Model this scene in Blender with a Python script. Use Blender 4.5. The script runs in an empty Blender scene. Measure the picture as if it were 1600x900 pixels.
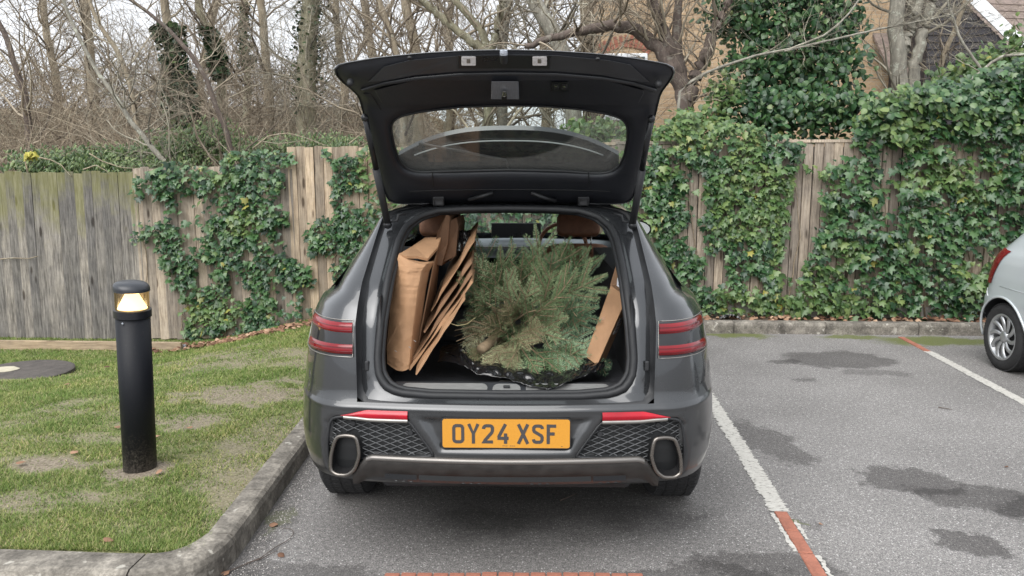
import bpy, math, random
import numpy as np
from mathutils import Vector, Matrix, noise as mnoise

random.seed(7)
rng = np.random.default_rng(7)
scene = bpy.context.scene
col = scene.collection

# ------------------------------------------------------------------ camera
F, YAW, PIT, CAMH = 1200.0, math.radians(2.77), math.radians(8.53), 1.70
cam_d = bpy.data.cameras.new('camera')
cam_d.sensor_width = 36.0
cam_d.lens = 36.0 * F / 1600.0
cam_d.clip_start, cam_d.clip_end = 0.05, 600.0
cam = bpy.data.objects.new('camera', cam_d)
cam.location = (0, 0, CAMH)
cam.rotation_euler = (math.pi / 2 - PIT, 0, YAW)
col.objects.link(cam)
scene.camera = cam

# ------------------------------------------------------------------ world: overcast sky
SUN_EL, SUN_AZ = math.radians(48), math.radians(205)
world = bpy.data.worlds.new('World')
scene.world = world
world.use_nodes = True
wt = world.node_tree
wt.nodes.clear()
w_out = wt.nodes.new('ShaderNodeOutputWorld')
w_bg = wt.nodes.new('ShaderNodeBackground')
w_sky = wt.nodes.new('ShaderNodeTexSky')
w_sky.sky_type = 'NISHITA'
w_sky.sun_disc = False
w_sky.sun_elevation = SUN_EL
w_sky.sun_rotation = SUN_AZ
w_sky.air_density, w_sky.dust_density, w_sky.ozone_density = 1.0, 6.0, 1.0
w_hsv = wt.nodes.new('ShaderNodeHueSaturation')
w_hsv.inputs['Saturation'].default_value = 0.16
w_mix = wt.nodes.new('ShaderNodeMix')
w_mix.data_type = 'RGBA'
w_mix.inputs[0].default_value = 0.62
w_mix.inputs[7].default_value = (9.6, 10.0, 10.6, 1)
w_bg.inputs['Strength'].default_value = 0.072
wt.links.new(w_sky.outputs[0], w_hsv.inputs['Color'])
wt.links.new(w_hsv.outputs[0], w_mix.inputs[6])
wt.links.new(w_mix.outputs[2], w_bg.inputs['Color'])
wt.links.new(w_bg.outputs[0], w_out.inputs[0])

sun_d = bpy.data.lights.new('sun', 'SUN')
sun_d.energy = 1.2
sun_d.angle = math.radians(60)
sun_d.color = (1.0, 0.97, 0.93)
sun = bpy.data.objects.new('sun', sun_d)
sdir = Vector((math.sin(SUN_AZ) * math.cos(SUN_EL), math.cos(SUN_AZ) * math.cos(SUN_EL), math.sin(SUN_EL)))
sun.rotation_euler = sdir.to_track_quat('Z', 'Y').to_euler()
sun.location = (0, -5, 12)
col.objects.link(sun)

scene.view_settings.view_transform = 'Standard'
scene.view_settings.look = 'None'
scene.view_settings.exposure = 1.35
scene.view_settings.gamma = 1.0
scene.render.engine = 'CYCLES'
scene.cycles.max_bounces = 8
scene.cycles.transparent_max_bounces = 12
scene.cycles.use_denoising = True

# ------------------------------------------------------------------ measuring helpers (photo pixel + real depth -> place)
_R = np.array([math.cos(YAW), math.sin(YAW), 0.0])
_F = np.array([-math.sin(YAW) * math.cos(PIT), math.cos(YAW) * math.cos(PIT), -math.sin(PIT)])
_U = np.cross(_R, _F)
_C = np.array([0, 0, CAMH])
def ray(px, py):
    return _F + _R * (px - 800) / F + _U * (450 - py) / F
def aty(px, py, y):
    d = ray(px, py)
    return _C + d * (y / d[1])
def atz(px, py, z):
    d = ray(px, py)
    return _C + d * ((z - CAMH) / d[2])

# ------------------------------------------------------------------ materials
MATS = {}
def nodes_of(name):
    m = bpy.data.materials.new(name)
    m.use_nodes = True
    t = m.node_tree
    b = t.nodes['Principled BSDF']
    return m, t, b
def N(t, typ, **kw):
    n = t.nodes.new(typ)
    for k, v in kw.items():
        if k.startswith('i_'):
            n.inputs[k[2:].replace('_', ' ')].default_value = v
        else:
            setattr(n, k, v)
    return n
def rgba(c):
    return (c[0], c[1], c[2], 1.0)
def ramp(t, stops):
    r = t.nodes.new('ShaderNodeValToRGB')
    e = r.color_ramp.elements
    while len(e) < len(stops):
        e.new(0.5)
    for el, (p, c) in zip(e, stops):
        el.position = p
        el.color = rgba(c)
    return r
def pmat(name, base, rough=0.6, metal=0.0, var=0.0, scale=6.0, bump=0.0, bscale=None, coat=0.0, spec=0.5, coords='Object', stretch=None, rvar=0.0, dark=None):
    """procedural principled material: base colour varied by noise, fine relief by bump"""
    if name in MATS:
        return MATS[name]
    m, t, b = nodes_of(name)
    b.inputs['Base Color'].default_value = rgba(base)
    b.inputs['Roughness'].default_value = rough
    b.inputs['Metallic'].default_value = metal
    b.inputs['Coat Weight'].default_value = coat
    b.inputs['Coat Roughness'].default_value = 0.06
    b.inputs['Specular IOR Level'].default_value = spec
    tc = N(t, 'ShaderNodeTexCoord')
    vec = tc.outputs[coords]
    if stretch:
        mp = N(t, 'ShaderNodeMapping')
        mp.inputs['Scale'].default_value = stretch
        t.links.new(vec, mp.inputs['Vector'])
        vec = mp.outputs[0]
    if var or rvar:
        nz = N(t, 'ShaderNodeTexNoise', i_Scale=scale, i_Detail=6.0, i_Roughness=0.65)
        t.links.new(vec, nz.inputs['Vector'])
        lo = dark or tuple(c * (1 - var) for c in base)
        hi = tuple(min(1, c * (1 + var)) for c in base)
        r = ramp(t, [(0.3, lo), (0.7, hi)])
        t.links.new(nz.outputs[0], r.inputs[0])
        t.links.new(r.outputs[0], b.inputs['Base Color'])
        if rvar:
            mr = N(t, 'ShaderNodeMapRange')
            mr.inputs[1].default_value, mr.inputs[2].default_value = 0.35, 0.7
            mr.inputs[3].default_value, mr.inputs[4].default_value = max(0.02, rough - rvar), min(1, rough + rvar)
            t.links.new(nz.outputs[0], mr.inputs[0])
            t.links.new(mr.outputs[0], b.inputs['Roughness'])
    if bump:
        n2 = N(t, 'ShaderNodeTexNoise', i_Scale=bscale or scale * 3, i_Detail=4.0)
        t.links.new(vec, n2.inputs['Vector'])
        bp = N(t, 'ShaderNodeBump', i_Strength=bump, i_Distance=0.02)
        t.links.new(n2.outputs[0], bp.inputs['Height'])
        t.links.new(bp.outputs[0], b.inputs['Normal'])
    MATS[name] = m
    return m
def leafmat(name, stops, rough=0.45, trans=0.25, spec=0.4, isl=1.0):
    """leaf colours picked per leaf (per island and per object)"""
    if name in MATS:
        return MATS[name]
    m, t, b = nodes_of(name)
    g = N(t, 'ShaderNodeNewGeometry')
    oi = N(t, 'ShaderNodeObjectInfo')
    ad = N(t, 'ShaderNodeMath', operation='ADD')
    fr = N(t, 'ShaderNodeMath', operation='FRACT')
    im = N(t, 'ShaderNodeMath', operation='MULTIPLY'); im.inputs[1].default_value = isl
    t.links.new(g.outputs['Random Per Island'], im.inputs[0])
    t.links.new(im.outputs[0], ad.inputs[0])
    t.links.new(oi.outputs['Random'], ad.inputs[1])
    t.links.new(ad.outputs[0], fr.inputs[0])
    r = ramp(t, stops)
    t.links.new(fr.outputs[0], r.inputs[0])
    t.links.new(r.outputs[0], b.inputs['Base Color'])
    b.inputs['Roughness'].default_value = rough
    b.inputs['Specular IOR Level'].default_value = spec
    out = t.nodes['Material Output']
    tr = N(t, 'ShaderNodeBsdfTranslucent')
    mx = N(t, 'ShaderNodeMixShader')
    mx.inputs[0].default_value = trans
    t.links.new(r.outputs[0], tr.inputs['Color'])
    t.links.new(b.outputs[0], mx.inputs[1])
    t.links.new(tr.outputs[0], mx.inputs[2])
    t.links.new(mx.outputs[0], out.inputs[0])
    MATS[name] = m
    return m
def glassmat(name, tint, refl=0.08, film=0.0, rough=0.0, wiped=None):
    if name in MATS:
        return MATS[name]
    m, t, b = nodes_of(name)
    out = t.nodes['Material Output']
    tr = N(t, 'ShaderNodeBsdfTransparent')
    tr.inputs['Color'].default_value = rgba(tint)
    gl = N(t, 'ShaderNodeBsdfGlossy', i_Roughness=rough + 0.02)
    lw = N(t, 'ShaderNodeLayerWeight', i_Blend=0.25)
    mr = N(t, 'ShaderNodeMapRange')
    mr.inputs[3].default_value, mr.inputs[4].default_value = refl * 0.4, min(1.0, refl * 2.2)
    t.links.new(lw.outputs['Fresnel'], mr.inputs[0])
    mx = N(t, 'ShaderNodeMixShader')
    t.links.new(mr.outputs[0], mx.inputs[0])
    t.links.new(tr.outputs[0], mx.inputs[1])
    t.links.new(gl.outputs[0], mx.inputs[2])
    last = mx
    if film:
        df = N(t, 'ShaderNodeBsdfDiffuse')
        df.inputs['Color'].default_value = (0.50, 0.50, 0.47, 1)
        tc = N(t, 'ShaderNodeTexCoord')
        nz = N(t, 'ShaderNodeTexNoise', i_Scale=60.0, i_Detail=8.0, i_Roughness=0.75)
        t.links.new(tc.outputs['Object'], nz.inputs['Vector'])
        mr2 = N(t, 'ShaderNodeMapRange')
        mr2.inputs[1].default_value, mr2.inputs[2].default_value = 0.3, 0.75
        mr2.inputs[3].default_value, mr2.inputs[4].default_value = film * 0.5, film * 1.6
        t.links.new(nz.outputs[0], mr2.inputs[0])
        fac = mr2.outputs[0]
        if wiped:      # road dirt everywhere but in the sector the wiper sweeps
            ds = N(t, 'ShaderNodeVectorMath', operation='DISTANCE'); ds.inputs[1].default_value = wiped[0]
            t.links.new(tc.outputs['Object'], ds.inputs[0])
            m3 = N(t, 'ShaderNodeMapRange'); m3.inputs[1].default_value, m3.inputs[2].default_value = wiped[1] - .006, wiped[1] + .006
            m3.inputs[3].default_value, m3.inputs[4].default_value = 0.18, 1.0
            t.links.new(ds.outputs['Value'], m3.inputs[0])
            mm = N(t, 'ShaderNodeMath', operation='MULTIPLY'); t.links.new(fac, mm.inputs[0]); t.links.new(m3.outputs[0], mm.inputs[1])
            fac = mm.outputs[0]
        m2 = N(t, 'ShaderNodeMixShader')
        t.links.new(fac, m2.inputs[0])
        t.links.new(mx.outputs[0], m2.inputs[1])
        t.links.new(df.outputs[0], m2.inputs[2])
        last = m2
    t.links.new(last.outputs[0], out.inputs[0])
    MATS[name] = m
    return m

# ------------------------------------------------------------------ mesh helpers
class MB:
    def __init__(self):
        self.v, self.f = [], []
    def add(self, vs, fs):
        o = len(self.v)
        self.v.extend([tuple(map(float, p)) for p in vs])
        self.f.extend([tuple(i + o for i in f) for f in fs])
        return self
    def box(self, c, s, M=None):
        hx, hy, hz = s[0] / 2, s[1] / 2, s[2] / 2
        vs = [Vector((x, y, z)) for x in (-hx, hx) for y in (-hy, hy) for z in (-hz, hz)]
        if M is not None:
            vs = [M @ p for p in vs]
        vs = [p + Vector(c) for p in vs]
        return self.add(vs, [(0, 1, 3, 2), (4, 6, 7, 5), (0, 4, 5, 1), (2, 3, 7, 6), (0, 2, 6, 4), (1, 5, 7, 3)])
    def grid(self, P, closed_u=False, closed_v=False):
        """P[i][j] -> point"""
        n, m = len(P), len(P[0])
        vs = [p for row in P for p in row]
        fs = []
        for i in range(n if closed_u else n - 1):
            for j in range(m if closed_v else m - 1):
                a, b = i * m + j, i * m + (j + 1) % m
                c, d = ((i + 1) % n) * m + (j + 1) % m, ((i + 1) % n) * m + j
                fs.append((a, b, c, d))
        return self.add(vs, fs)
    def tube(self, pts, rad, sides=6, caps=True, closed=False):
        pts = [Vector(p) for p in pts]
        n = len(pts)
        rad = rad if hasattr(rad, '__len__') else [rad] * n
        rows = []
        up = None
        for i, p in enumerate(pts):
            a = pts[(i - 1) % n] if (closed or i > 0) else p
            b = pts[(i + 1) % n] if (closed or i < n - 1) else p
            d = (b - a)
            d = d.normalized() if d.length > 1e-9 else Vector((0, 0, 1))
            if up is None:
                up = Vector((0, 0, 1)) if abs(d.z) < 0.9 else Vector((1, 0, 0))
            s = d.cross(up)
            s = s.normalized() if s.length > 1e-6 else Vector((1, 0, 0))
            up = s.cross(d).normalized()
            rows.append([p + (s * math.cos(k * 2 * math.pi / sides) + up * math.sin(k * 2 * math.pi / sides)) * rad[i] for k in range(sides)])
        self.grid(rows, closed_u=closed, closed_v=True)
        if caps and not closed:
            o = len(self.v) - n * sides
            self.f.append(tuple(o + k for k in range(sides))[::-1])
            self.f.append(tuple(o + (n - 1) * sides + k for k in range(sides)))
        return self
    def lathe(self, prof, sides=32, M=None):
        """prof: (radius, height) about z"""
        rows = []
        for r, h in prof:
            row = [Vector((r * math.cos(k * 2 * math.pi / sides), r * math.sin(k * 2 * math.pi / sides), h)) for k in range(sides)]
            rows.append([M @ p for p in row] if M is not None else row)
        return self.grid(rows, closed_v=True)
    def prism(self, poly, d):
        """poly: 3-D outline, extruded by vector d"""
        n = len(poly)
        vs = [Vector(p) for p in poly] + [Vector(p) + Vector(d) for p in poly]
        fs = [tuple(range(n))[::-1], tuple(range(n, 2 * n))]
        fs += [(i, (i + 1) % n, n + (i + 1) % n, n + i) for i in range(n)]
        return self.add(vs, fs)
    def mesh(self, name, mat, smooth=False):
        me = bpy.data.meshes.new(name)
        me.from_pydata(self.v, [], self.f)
        if mat is not None:
            me.materials.append(mat)
        if smooth:
            me.polygons.foreach_set('use_smooth', [True] * len(me.polygons))
        me.update()
        return me
    def build(self, name, mat, parent=None, smooth=False, bevel=0.0, loc=None):
        o = bpy.data.objects.new(name, self.mesh(name, mat, smooth))
        col.objects.link(o)
        if parent is not None:
            o.parent = parent
        if loc is not None:
            o.location = loc
        if bevel:
            bv = o.modifiers.new('bevel', 'BEVEL')
            bv.width, bv.segments, bv.limit_method = bevel, 2, 'ANGLE'
            bv.angle_limit = math.radians(40)
        return o
def np_mesh(name, V, Fc, mat, smooth=False):
    """V (n,3), Fc (m,k) arrays -> mesh"""
    me = bpy.data.meshes.new(name)
    m, k = Fc.shape
    me.vertices.add(len(V)); me.loops.add(m * k); me.polygons.add(m)
    me.vertices.foreach_set('co', np.ascontiguousarray(V, dtype=np.float32).ravel())
    me.loops.foreach_set('vertex_index', np.ascontiguousarray(Fc, dtype=np.int32).ravel())
    me.polygons.foreach_set('loop_start', np.arange(0, m * k, k, dtype=np.int32))
    me.polygons.foreach_set('loop_total', np.full(m, k, dtype=np.int32))
    if smooth:
        me.polygons.foreach_set('use_smooth', np.ones(m, dtype=bool))
    me.materials.append(mat)
    me.update(); me.validate()
    return me
def link(name, me, parent=None):
    o = bpy.data.objects.new(name, me)
    col.objects.link(o)
    if parent is not None:
        o.parent = parent
    return o
def empty(name, loc=(0, 0, 0), rz=0.0):
    o = bpy.data.objects.new(name, None)
    o.empty_display_size = 0.1
    col.objects.link(o)
    o.location = loc
    o.rotation_euler = (0, 0, rz)
    return o
def tag(o, label, cat, group=None):
    o['label'] = label
    o['category'] = cat
    if group:
        o['group'] = group
    return o
def kind(o, k):
    o['kind'] = k
    return o
def lerp(a, b, t):
    return a + (b - a) * t
def smooth01(t):
    t = min(1.0, max(0.0, t))
    return t * t * (3 - 2 * t)
def in_poly(x, y, P):
    c, n = False, len(P)
    j = n - 1
    for i in range(n):
        if (P[i][1] > y) != (P[j][1] > y) and x < (P[j][0] - P[i][0]) * (y - P[i][1]) / (P[j][1] - P[i][1]) + P[i][0]:
            c = not c
        j = i
    return c
def poly_dist(x, y, P):
    """signed distance, positive inside"""
    d = 1e9
    n = len(P)
    for i in range(n):
        ax, ay = P[i]; bx, by = P[(i + 1) % n]
        dx, dy = bx - ax, by - ay
        t = max(0, min(1, ((x - ax) * dx + (y - ay) * dy) / (dx * dx + dy * dy + 1e-12)))
        d = min(d, math.hypot(x - ax - t * dx, y - ay - t * dy))
    return d if in_poly(x, y, P) else -d

# ================================================================== SETTING
def vnoise(x, y, seed=0):
    x = np.asarray(x, float); y = np.asarray(y, float)
    xi, yi = np.floor(x).astype(np.int64), np.floor(y).astype(np.int64)
    fx, fy = x - xi, y - yi
    fx = fx * fx * (3 - 2 * fx); fy = fy * fy * (3 - 2 * fy)
    def h(a, b):
        n = (a * 374761393 + b * 668265263 + seed * 1442695) & 0x7fffffff
        n = ((n ^ (n >> 13)) * 1274126177) & 0x7fffffff
        return ((n ^ (n >> 16)) & 0xffff) / 65535.0
    return (h(xi, yi) * (1 - fx) + h(xi + 1, yi) * fx) * (1 - fy) + (h(xi, yi + 1) * (1 - fx) + h(xi + 1, yi + 1) * fx) * fy
def fbm(x, y, seed=0, o=4):
    s, a, t = 0, 0.5, 0
    for k in range(o):
        s = s + a * vnoise(x * 2 ** k, y * 2 ** k, seed + k); t += a; a *= 0.55
    return s / t
def np_s(t):
    t = np.clip(t, 0, 1)
    return t * t * (3 - 2 * t)

# ---- asphalt with oil and damp stains that have shapes of their own
def asphalt_material():
    m, t, b = nodes_of('asphalt')
    tc = N(t, 'ShaderNodeTexCoord')
    P = tc.outputs['Object']
    big = N(t, 'ShaderNodeTexNoise', i_Scale=0.9, i_Detail=5.0, i_Roughness=0.6)
    fine = N(t, 'ShaderNodeTexNoise', i_Scale=150.0, i_Detail=4.0, i_Roughness=0.75)
    vor = N(t, 'ShaderNodeTexVoronoi', i_Scale=95.0)
    for n in (big, fine, vor):
        t.links.new(P, n.inputs['Vector'])
    c1 = ramp(t, [(0.30, (0.050, 0.049, 0.049)), (0.44, (0.130, 0.126, 0.124)), (0.54, (0.205, 0.199, 0.195)), (0.68, (0.46, 0.45, 0.44))])
    t.links.new(fine.outputs[0], c1.inputs[0])
    c2 = ramp(t, [(0.3, (0.78, 0.77, 0.76)), (0.72, (1.18, 1.17, 1.16))])
    t.links.new(big.outputs[0], c2.inputs[0])
    mid = N(t, 'ShaderNodeTexNoise', i_Scale=46.0, i_Detail=6.0, i_Roughness=0.8)
    t.links.new(P, mid.inputs['Vector'])
    c3 = ramp(t, [(0.34, (0.55, 0.55, 0.55)), (0.5, (1.0, 1.0, 1.0)), (0.66, (1.5, 1.48, 1.46))])
    t.links.new(mid.outputs[0], c3.inputs[0])
    m23 = N(t, 'ShaderNodeMix', data_type='RGBA', blend_type='MULTIPLY'); m23.inputs[0].default_value = 1.0
    t.links.new(c2.outputs[0], m23.inputs[6]); t.links.new(c3.outputs[0], m23.inputs[7])
    mul = N(t, 'ShaderNodeMix', data_type='RGBA', blend_type='MULTIPLY')
    mul.inputs[0].default_value = 1.0
    t.links.new(c1.outputs[0], mul.inputs[6]); t.links.new(m23.outputs[2], mul.inputs[7])
    # pale stones of the aggregate
    vc = ramp(t, [(0.0, (1, 1, 1)), (0.3, (1, 1, 1)), (0.42, (0, 0, 0))])
    wn = N(t, 'ShaderNodeMath', operation='GREATER_THAN'); wn.inputs[1].default_value = 0.90
    sepv = N(t, 'ShaderNodeSeparateColor')
    t.links.new(vor.outputs['Color'], sepv.inputs[0]); t.links.new(sepv.outputs[0], wn.inputs[0])
    t.links.new(vor.outputs['Distance'], vc.inputs[0])
    mm = N(t, 'ShaderNodeMath', operation='MULTIPLY')
    t.links.new(vc.outputs[0], mm.inputs[0]); t.links.new(wn.outputs[0], mm.inputs[1])
    st = N(t, 'ShaderNodeMix', data_type='RGBA')
    st.inputs[7].default_value = (0.46, 0.45, 0.44, 1)
    t.links.new(mm.outputs[0], st.inputs[0]); t.links.new(mul.outputs[2], st.inputs[6])
    # stains and other darker areas: wobbly ellipses on the ground
    wob = N(t, 'ShaderNodeTexNoise', i_Scale=3.6, i_Detail=9.0, i_Roughness=0.72)
    t.links.new(P, wob.inputs['Vector'])
    wsub = N(t, 'ShaderNodeVectorMath', operation='SUBTRACT'); wsub.inputs[1].default_value = (0.5, 0.5, 0.5)
    t.links.new(wob.outputs['Color'], wsub.inputs[0])
    wsc = N(t, 'ShaderNodeVectorMath', operation='SCALE'); wsc.inputs['Scale'].default_value = 0.55
    t.links.new(wsub.outputs[0], wsc.inputs[0])
    pv = N(t, 'ShaderNodeVectorMath', operation='ADD')
    t.links.new(P, pv.inputs[0]); t.links.new(wsc.outputs[0], pv.inputs[1])
    last = st.outputs[2]
    total = None
    def stain(px, py, rx, ry, strength, colr=(0.35, 0.34, 0.34), rot=0.0, soft=0.14):
        nonlocal last
        c = atz(px, py, 0)
        sb = N(t, 'ShaderNodeVectorMath', operation='SUBTRACT'); sb.inputs[1].default_value = (c[0], c[1], 0)
        t.links.new(pv.outputs[0], sb.inputs[0])
        mp = N(t, 'ShaderNodeMapping'); mp.vector_type = 'TEXTURE'
        mp.inputs['Rotation'].default_value = (0, 0, rot)
        mp.inputs['Scale'].default_value = (rx, ry, 1e6)
        t.links.new(sb.outputs[0], mp.inputs['Vector'])
        ln = N(t, 'ShaderNodeVectorMath', operation='LENGTH')
        t.links.new(mp.outputs[0], ln.inputs[0])
        mr = N(t, 'ShaderNodeMapRange', interpolation_type='SMOOTHSTEP')
        mr.inputs[1].default_value, mr.inputs[2].default_value = 1.0 + soft, 1.0 - soft
        mr.inputs[3].default_value, mr.inputs[4].default_value = 0.0, strength
        t.links.new(ln.outputs['Value'], mr.inputs[0])
        mx = N(t, 'ShaderNodeMix', data_type='RGBA', blend_type='MULTIPLY')
        mx.inputs[7].default_value = rgba(colr)
        t.links.new(mr.outputs[0], mx.inputs[0]); t.links.new(last, mx.inputs[6])
        last = mx.outputs[2]
    stain(1310, 562, 0.50, 0.34, 0.8)
    stain(1228, 566, 0.16, 0.10, 0.75)
    stain(1258, 594, 0.10, 0.08, 0.65)
    stain(1370, 583, 0.30, 0.08, 0.5)
    stain(1420, 752, 0.26, 0.20, 0.8)
    stain(1530, 778, 0.34, 0.17, 0.8, rot=-0.2)
    stain(1640, 800, 0.30, 0.16, 0.7)
    stain(1530, 848, 0.15, 0.13, 0.85)
    stain(1200, 690, 0.17, 0.42, 0.65, rot=0.25)
    stain(1265, 822, 0.06, 0.05, 0.4)
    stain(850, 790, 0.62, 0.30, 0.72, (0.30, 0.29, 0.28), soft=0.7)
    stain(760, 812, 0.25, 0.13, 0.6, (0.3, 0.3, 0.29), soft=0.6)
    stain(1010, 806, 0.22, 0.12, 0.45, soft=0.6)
    stain(800, 700, 1.2, 1.9, 0.35, soft=0.5)  # broad soft darkening of the ground below the car
    stain(1200, 888, 0.30, 0.13, 0.72)
    stain(1080, 902, 0.40, 0.06, 0.7)
    stain(470, 905, 0.45, 0.12, 0.6)
    stain(395, 850, 0.10, 0.5, 0.55, soft=0.5)
    stain(480, 720, 0.12, 0.8, 0.5, soft=0.5)
    # moss against the far kerb
    def moss(px, py, rx, ry, s):
        nonlocal last
        c = atz(px, py, 0)
        sb = N(t, 'ShaderNodeVectorMath', operation='SUBTRACT'); sb.inputs[1].default_value = (c[0], c[1], 0)
        t.links.new(pv.outputs[0], sb.inputs[0])
        mp = N(t, 'ShaderNodeMapping'); mp.vector_type = 'TEXTURE'
        mp.inputs['Scale'].default_value = (rx, ry, 1e6)
        t.links.new(sb.outputs[0], mp.inputs['Vector'])
        ln = N(t, 'ShaderNodeVectorMath', operation='LENGTH')
        t.links.new(mp.outputs[0], ln.inputs[0])
        mr = N(t, 'ShaderNodeMapRange', interpolation_type='SMOOTHSTEP')
        mr.inputs[1].default_value, mr.inputs[2].default_value = 1.25, 0.7
        mr.inputs[3].default_value, mr.inputs[4].default_value = 0.0, s
        t.links.new(ln.outputs['Value'], mr.inputs[0])
        mx = N(t, 'ShaderNodeMix', data_type='RGBA')
        mx.inputs[7].default_value = (0.095, 0.115, 0.018, 1)
        mr_ = N(t, 'ShaderNodeMapRange'); mr_.inputs[1].default_value, mr_.inputs[2].default_value = 0.34, 0.48
        t.links.new(mid.outputs[0], mr_.inputs[0])
        mq = N(t, 'ShaderNodeMath', operation='MULTIPLY'); t.links.new(mr.outputs[0], mq.inputs[0]); t.links.new(mr_.outputs[0], mq.inputs[1])
        t.links.new(mq.outputs[0], mx.inputs[0]); t.links.new(last, mx.inputs[6])
        last = mx.outputs[2]
    moss(1150, 524, 0.34, 0.14, 0.9)
    moss(1330, 527, 0.36, 0.10, 0.85)
    moss(1470, 533, 0.62, 0.22, 0.9)
    moss(1247, 819, 0.03, 0.03, 0.6)
    moss(425, 815, 0.04, 0.2, 0.35)
    t.links.new(last, b.inputs['Base Color'])
    b.inputs['Roughness'].default_value = 0.85
    bp = N(t, 'ShaderNodeBump', i_Strength=0.4, i_Distance=0.004)
    t.links.new(fine.outputs[0], bp.inputs['Height'])
    t.links.new(bp.outputs[0], b.inputs['Normal'])
    return m
g = MB()
g.add([(-90, -60, 0), (90, -60, 0), (90, 2.88, 0), (-90, 2.88, 0)], [(0, 1, 2, 3)])
g.add([(-1.74, 2.88, 0), (90, 2.88, 0), (90, 8.2, 0), (-1.74, 8.2, 0)], [(0, 1, 2, 3)])
kind(g.build('car_park_asphalt', asphalt_material()), 'structure')

# ---- lawn
def lawn_z(x, y):
    return 0.105 - 0.335 * np_s((y - 4.0) / 4.4) * np_s((-x - 2.0) / 2.3) + 0.03 * (fbm(x * 1.3, y * 1.3, 3) - 0.5) * np_s((-1.6 - x) / 0.4) * np_s((y - 3.0) / 0.4)
def bare_at(x, y):
    n = fbm(x * 0.9 + 3.1, y * 1.3 + 7.7, 11, 4)
    v = 0.62 * np_s((n - 0.50) / 0.16)
    # worn patches around the bollard and towards the kerb corner
    for cx, cy, rx, ry, s in ((-2.15, 3.85, 0.26, 0.16, 0.95), (-2.15, 5.35, 0.50, 0.32, 0.85), (-2.75, 3.95, 0.45, 0.13, 0.9), (-1.95, 6.3, 0.45, 0.25, 0.6), (-2.35, 4.75, 0.40, 0.16, 0.8), (-2.55, 3.45, 0.35, 0.13, 0.7), (-2.9, 4.35, 0.4, 0.10, 0.5)):
        d = np.hypot((x - cx) / rx, (y - cy) / ry) + (fbm(x * 4, y * 6, 5) - 0.5) * 1.9 + (fbm(x * 15, y * 22, 6) - 0.5) * 1.2
        v = np.maximum(v, s * np_s((1.25 - d) / 0.75))
    green = np_s((-3.0 - x) / 1.2) * np_s((y - 4.3) / 0.8)
    return np.clip(v * (1 - 0.75 * green), 0, 1)
def lawn_material():
    m, t, b = nodes_of('lawn')
    at = N(t, 'ShaderNodeAttribute', attribute_name='bare')
    tc = N(t, 'ShaderNodeTexCoord')
    nz = N(t, 'ShaderNodeTexNoise', i_Scale=22.0, i_Detail=8.0, i_Roughness=0.7)
    n2 = N(t, 'ShaderNodeTexNoise', i_Scale=90.0, i_Detail=4.0)
    t.links.new(tc.outputs['Object'], nz.inputs['Vector']); t.links.new(tc.outputs['Object'], n2.inputs['Vector'])
    g_ = ramp(t, [(0.3, (0.075, 0.085, 0.035)), (0.5, (0.17, 0.175, 0.075)), (0.72, (0.27, 0.245, 0.135))])
    s_ = ramp(t, [(0.3, (0.085, 0.066, 0.047)), (0.5, (0.19, 0.155, 0.118)), (0.72, (0.32, 0.27, 0.215))])
    t.links.new(nz.outputs[0], g_.inputs[0]); t.links.new(n2.outputs[0], s_.inputs[0])
    mx = N(t, 'ShaderNodeMix', data_type='RGBA')
    t.links.new(at.outputs['Fac'], mx.inputs[0]); t.links.new(g_.outputs[0], mx.inputs[6]); t.links.new(s_.outputs[0], mx.inputs[7])
    t.links.new(mx.outputs[2], b.inputs['Base Color'])
    b.inputs['Roughness'].default_value = 0.95
    bp = N(t, 'ShaderNodeBump', i_Strength=0.7, i_Distance=0.015)
    t.links.new(nz.outputs[0], bp.inputs['Height']); t.links.new(bp.outputs[0], b.inputs['Normal'])
    return m
nx, ny = 170, 120
gx = -1.48 - (np.linspace(0, 1, nx) ** 1.6) * 24.0
gy = np.linspace(2.90, 8.75, ny)
def kerb_x(y):          # back of the left kerb
    return -1.37 - (y - 3.0) * 0.06
X, Y = np.meshgrid(gx, gy, indexing='ij')
X = X + (kerb_x(Y) - 0.10 + 1.48)
Z = lawn_z(X, Y)
V = np.stack([X, Y, Z], -1).reshape(-1, 3)
ii = (np.arange(nx - 1)[:, None] * ny + np.arange(ny - 1)[None, :]).ravel()
Fq = np.stack([ii, ii + 1, ii + ny + 1, ii + ny], -1)
me = np_mesh('lawn', V, Fq, lawn_material(), True)
a = me.attributes.new('bare', 'FLOAT', 'POINT')
a.data.foreach_set('value', bare_at(X, Y).ravel().astype(np.float32))
kind(link('lawn', me), 'structure')

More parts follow.
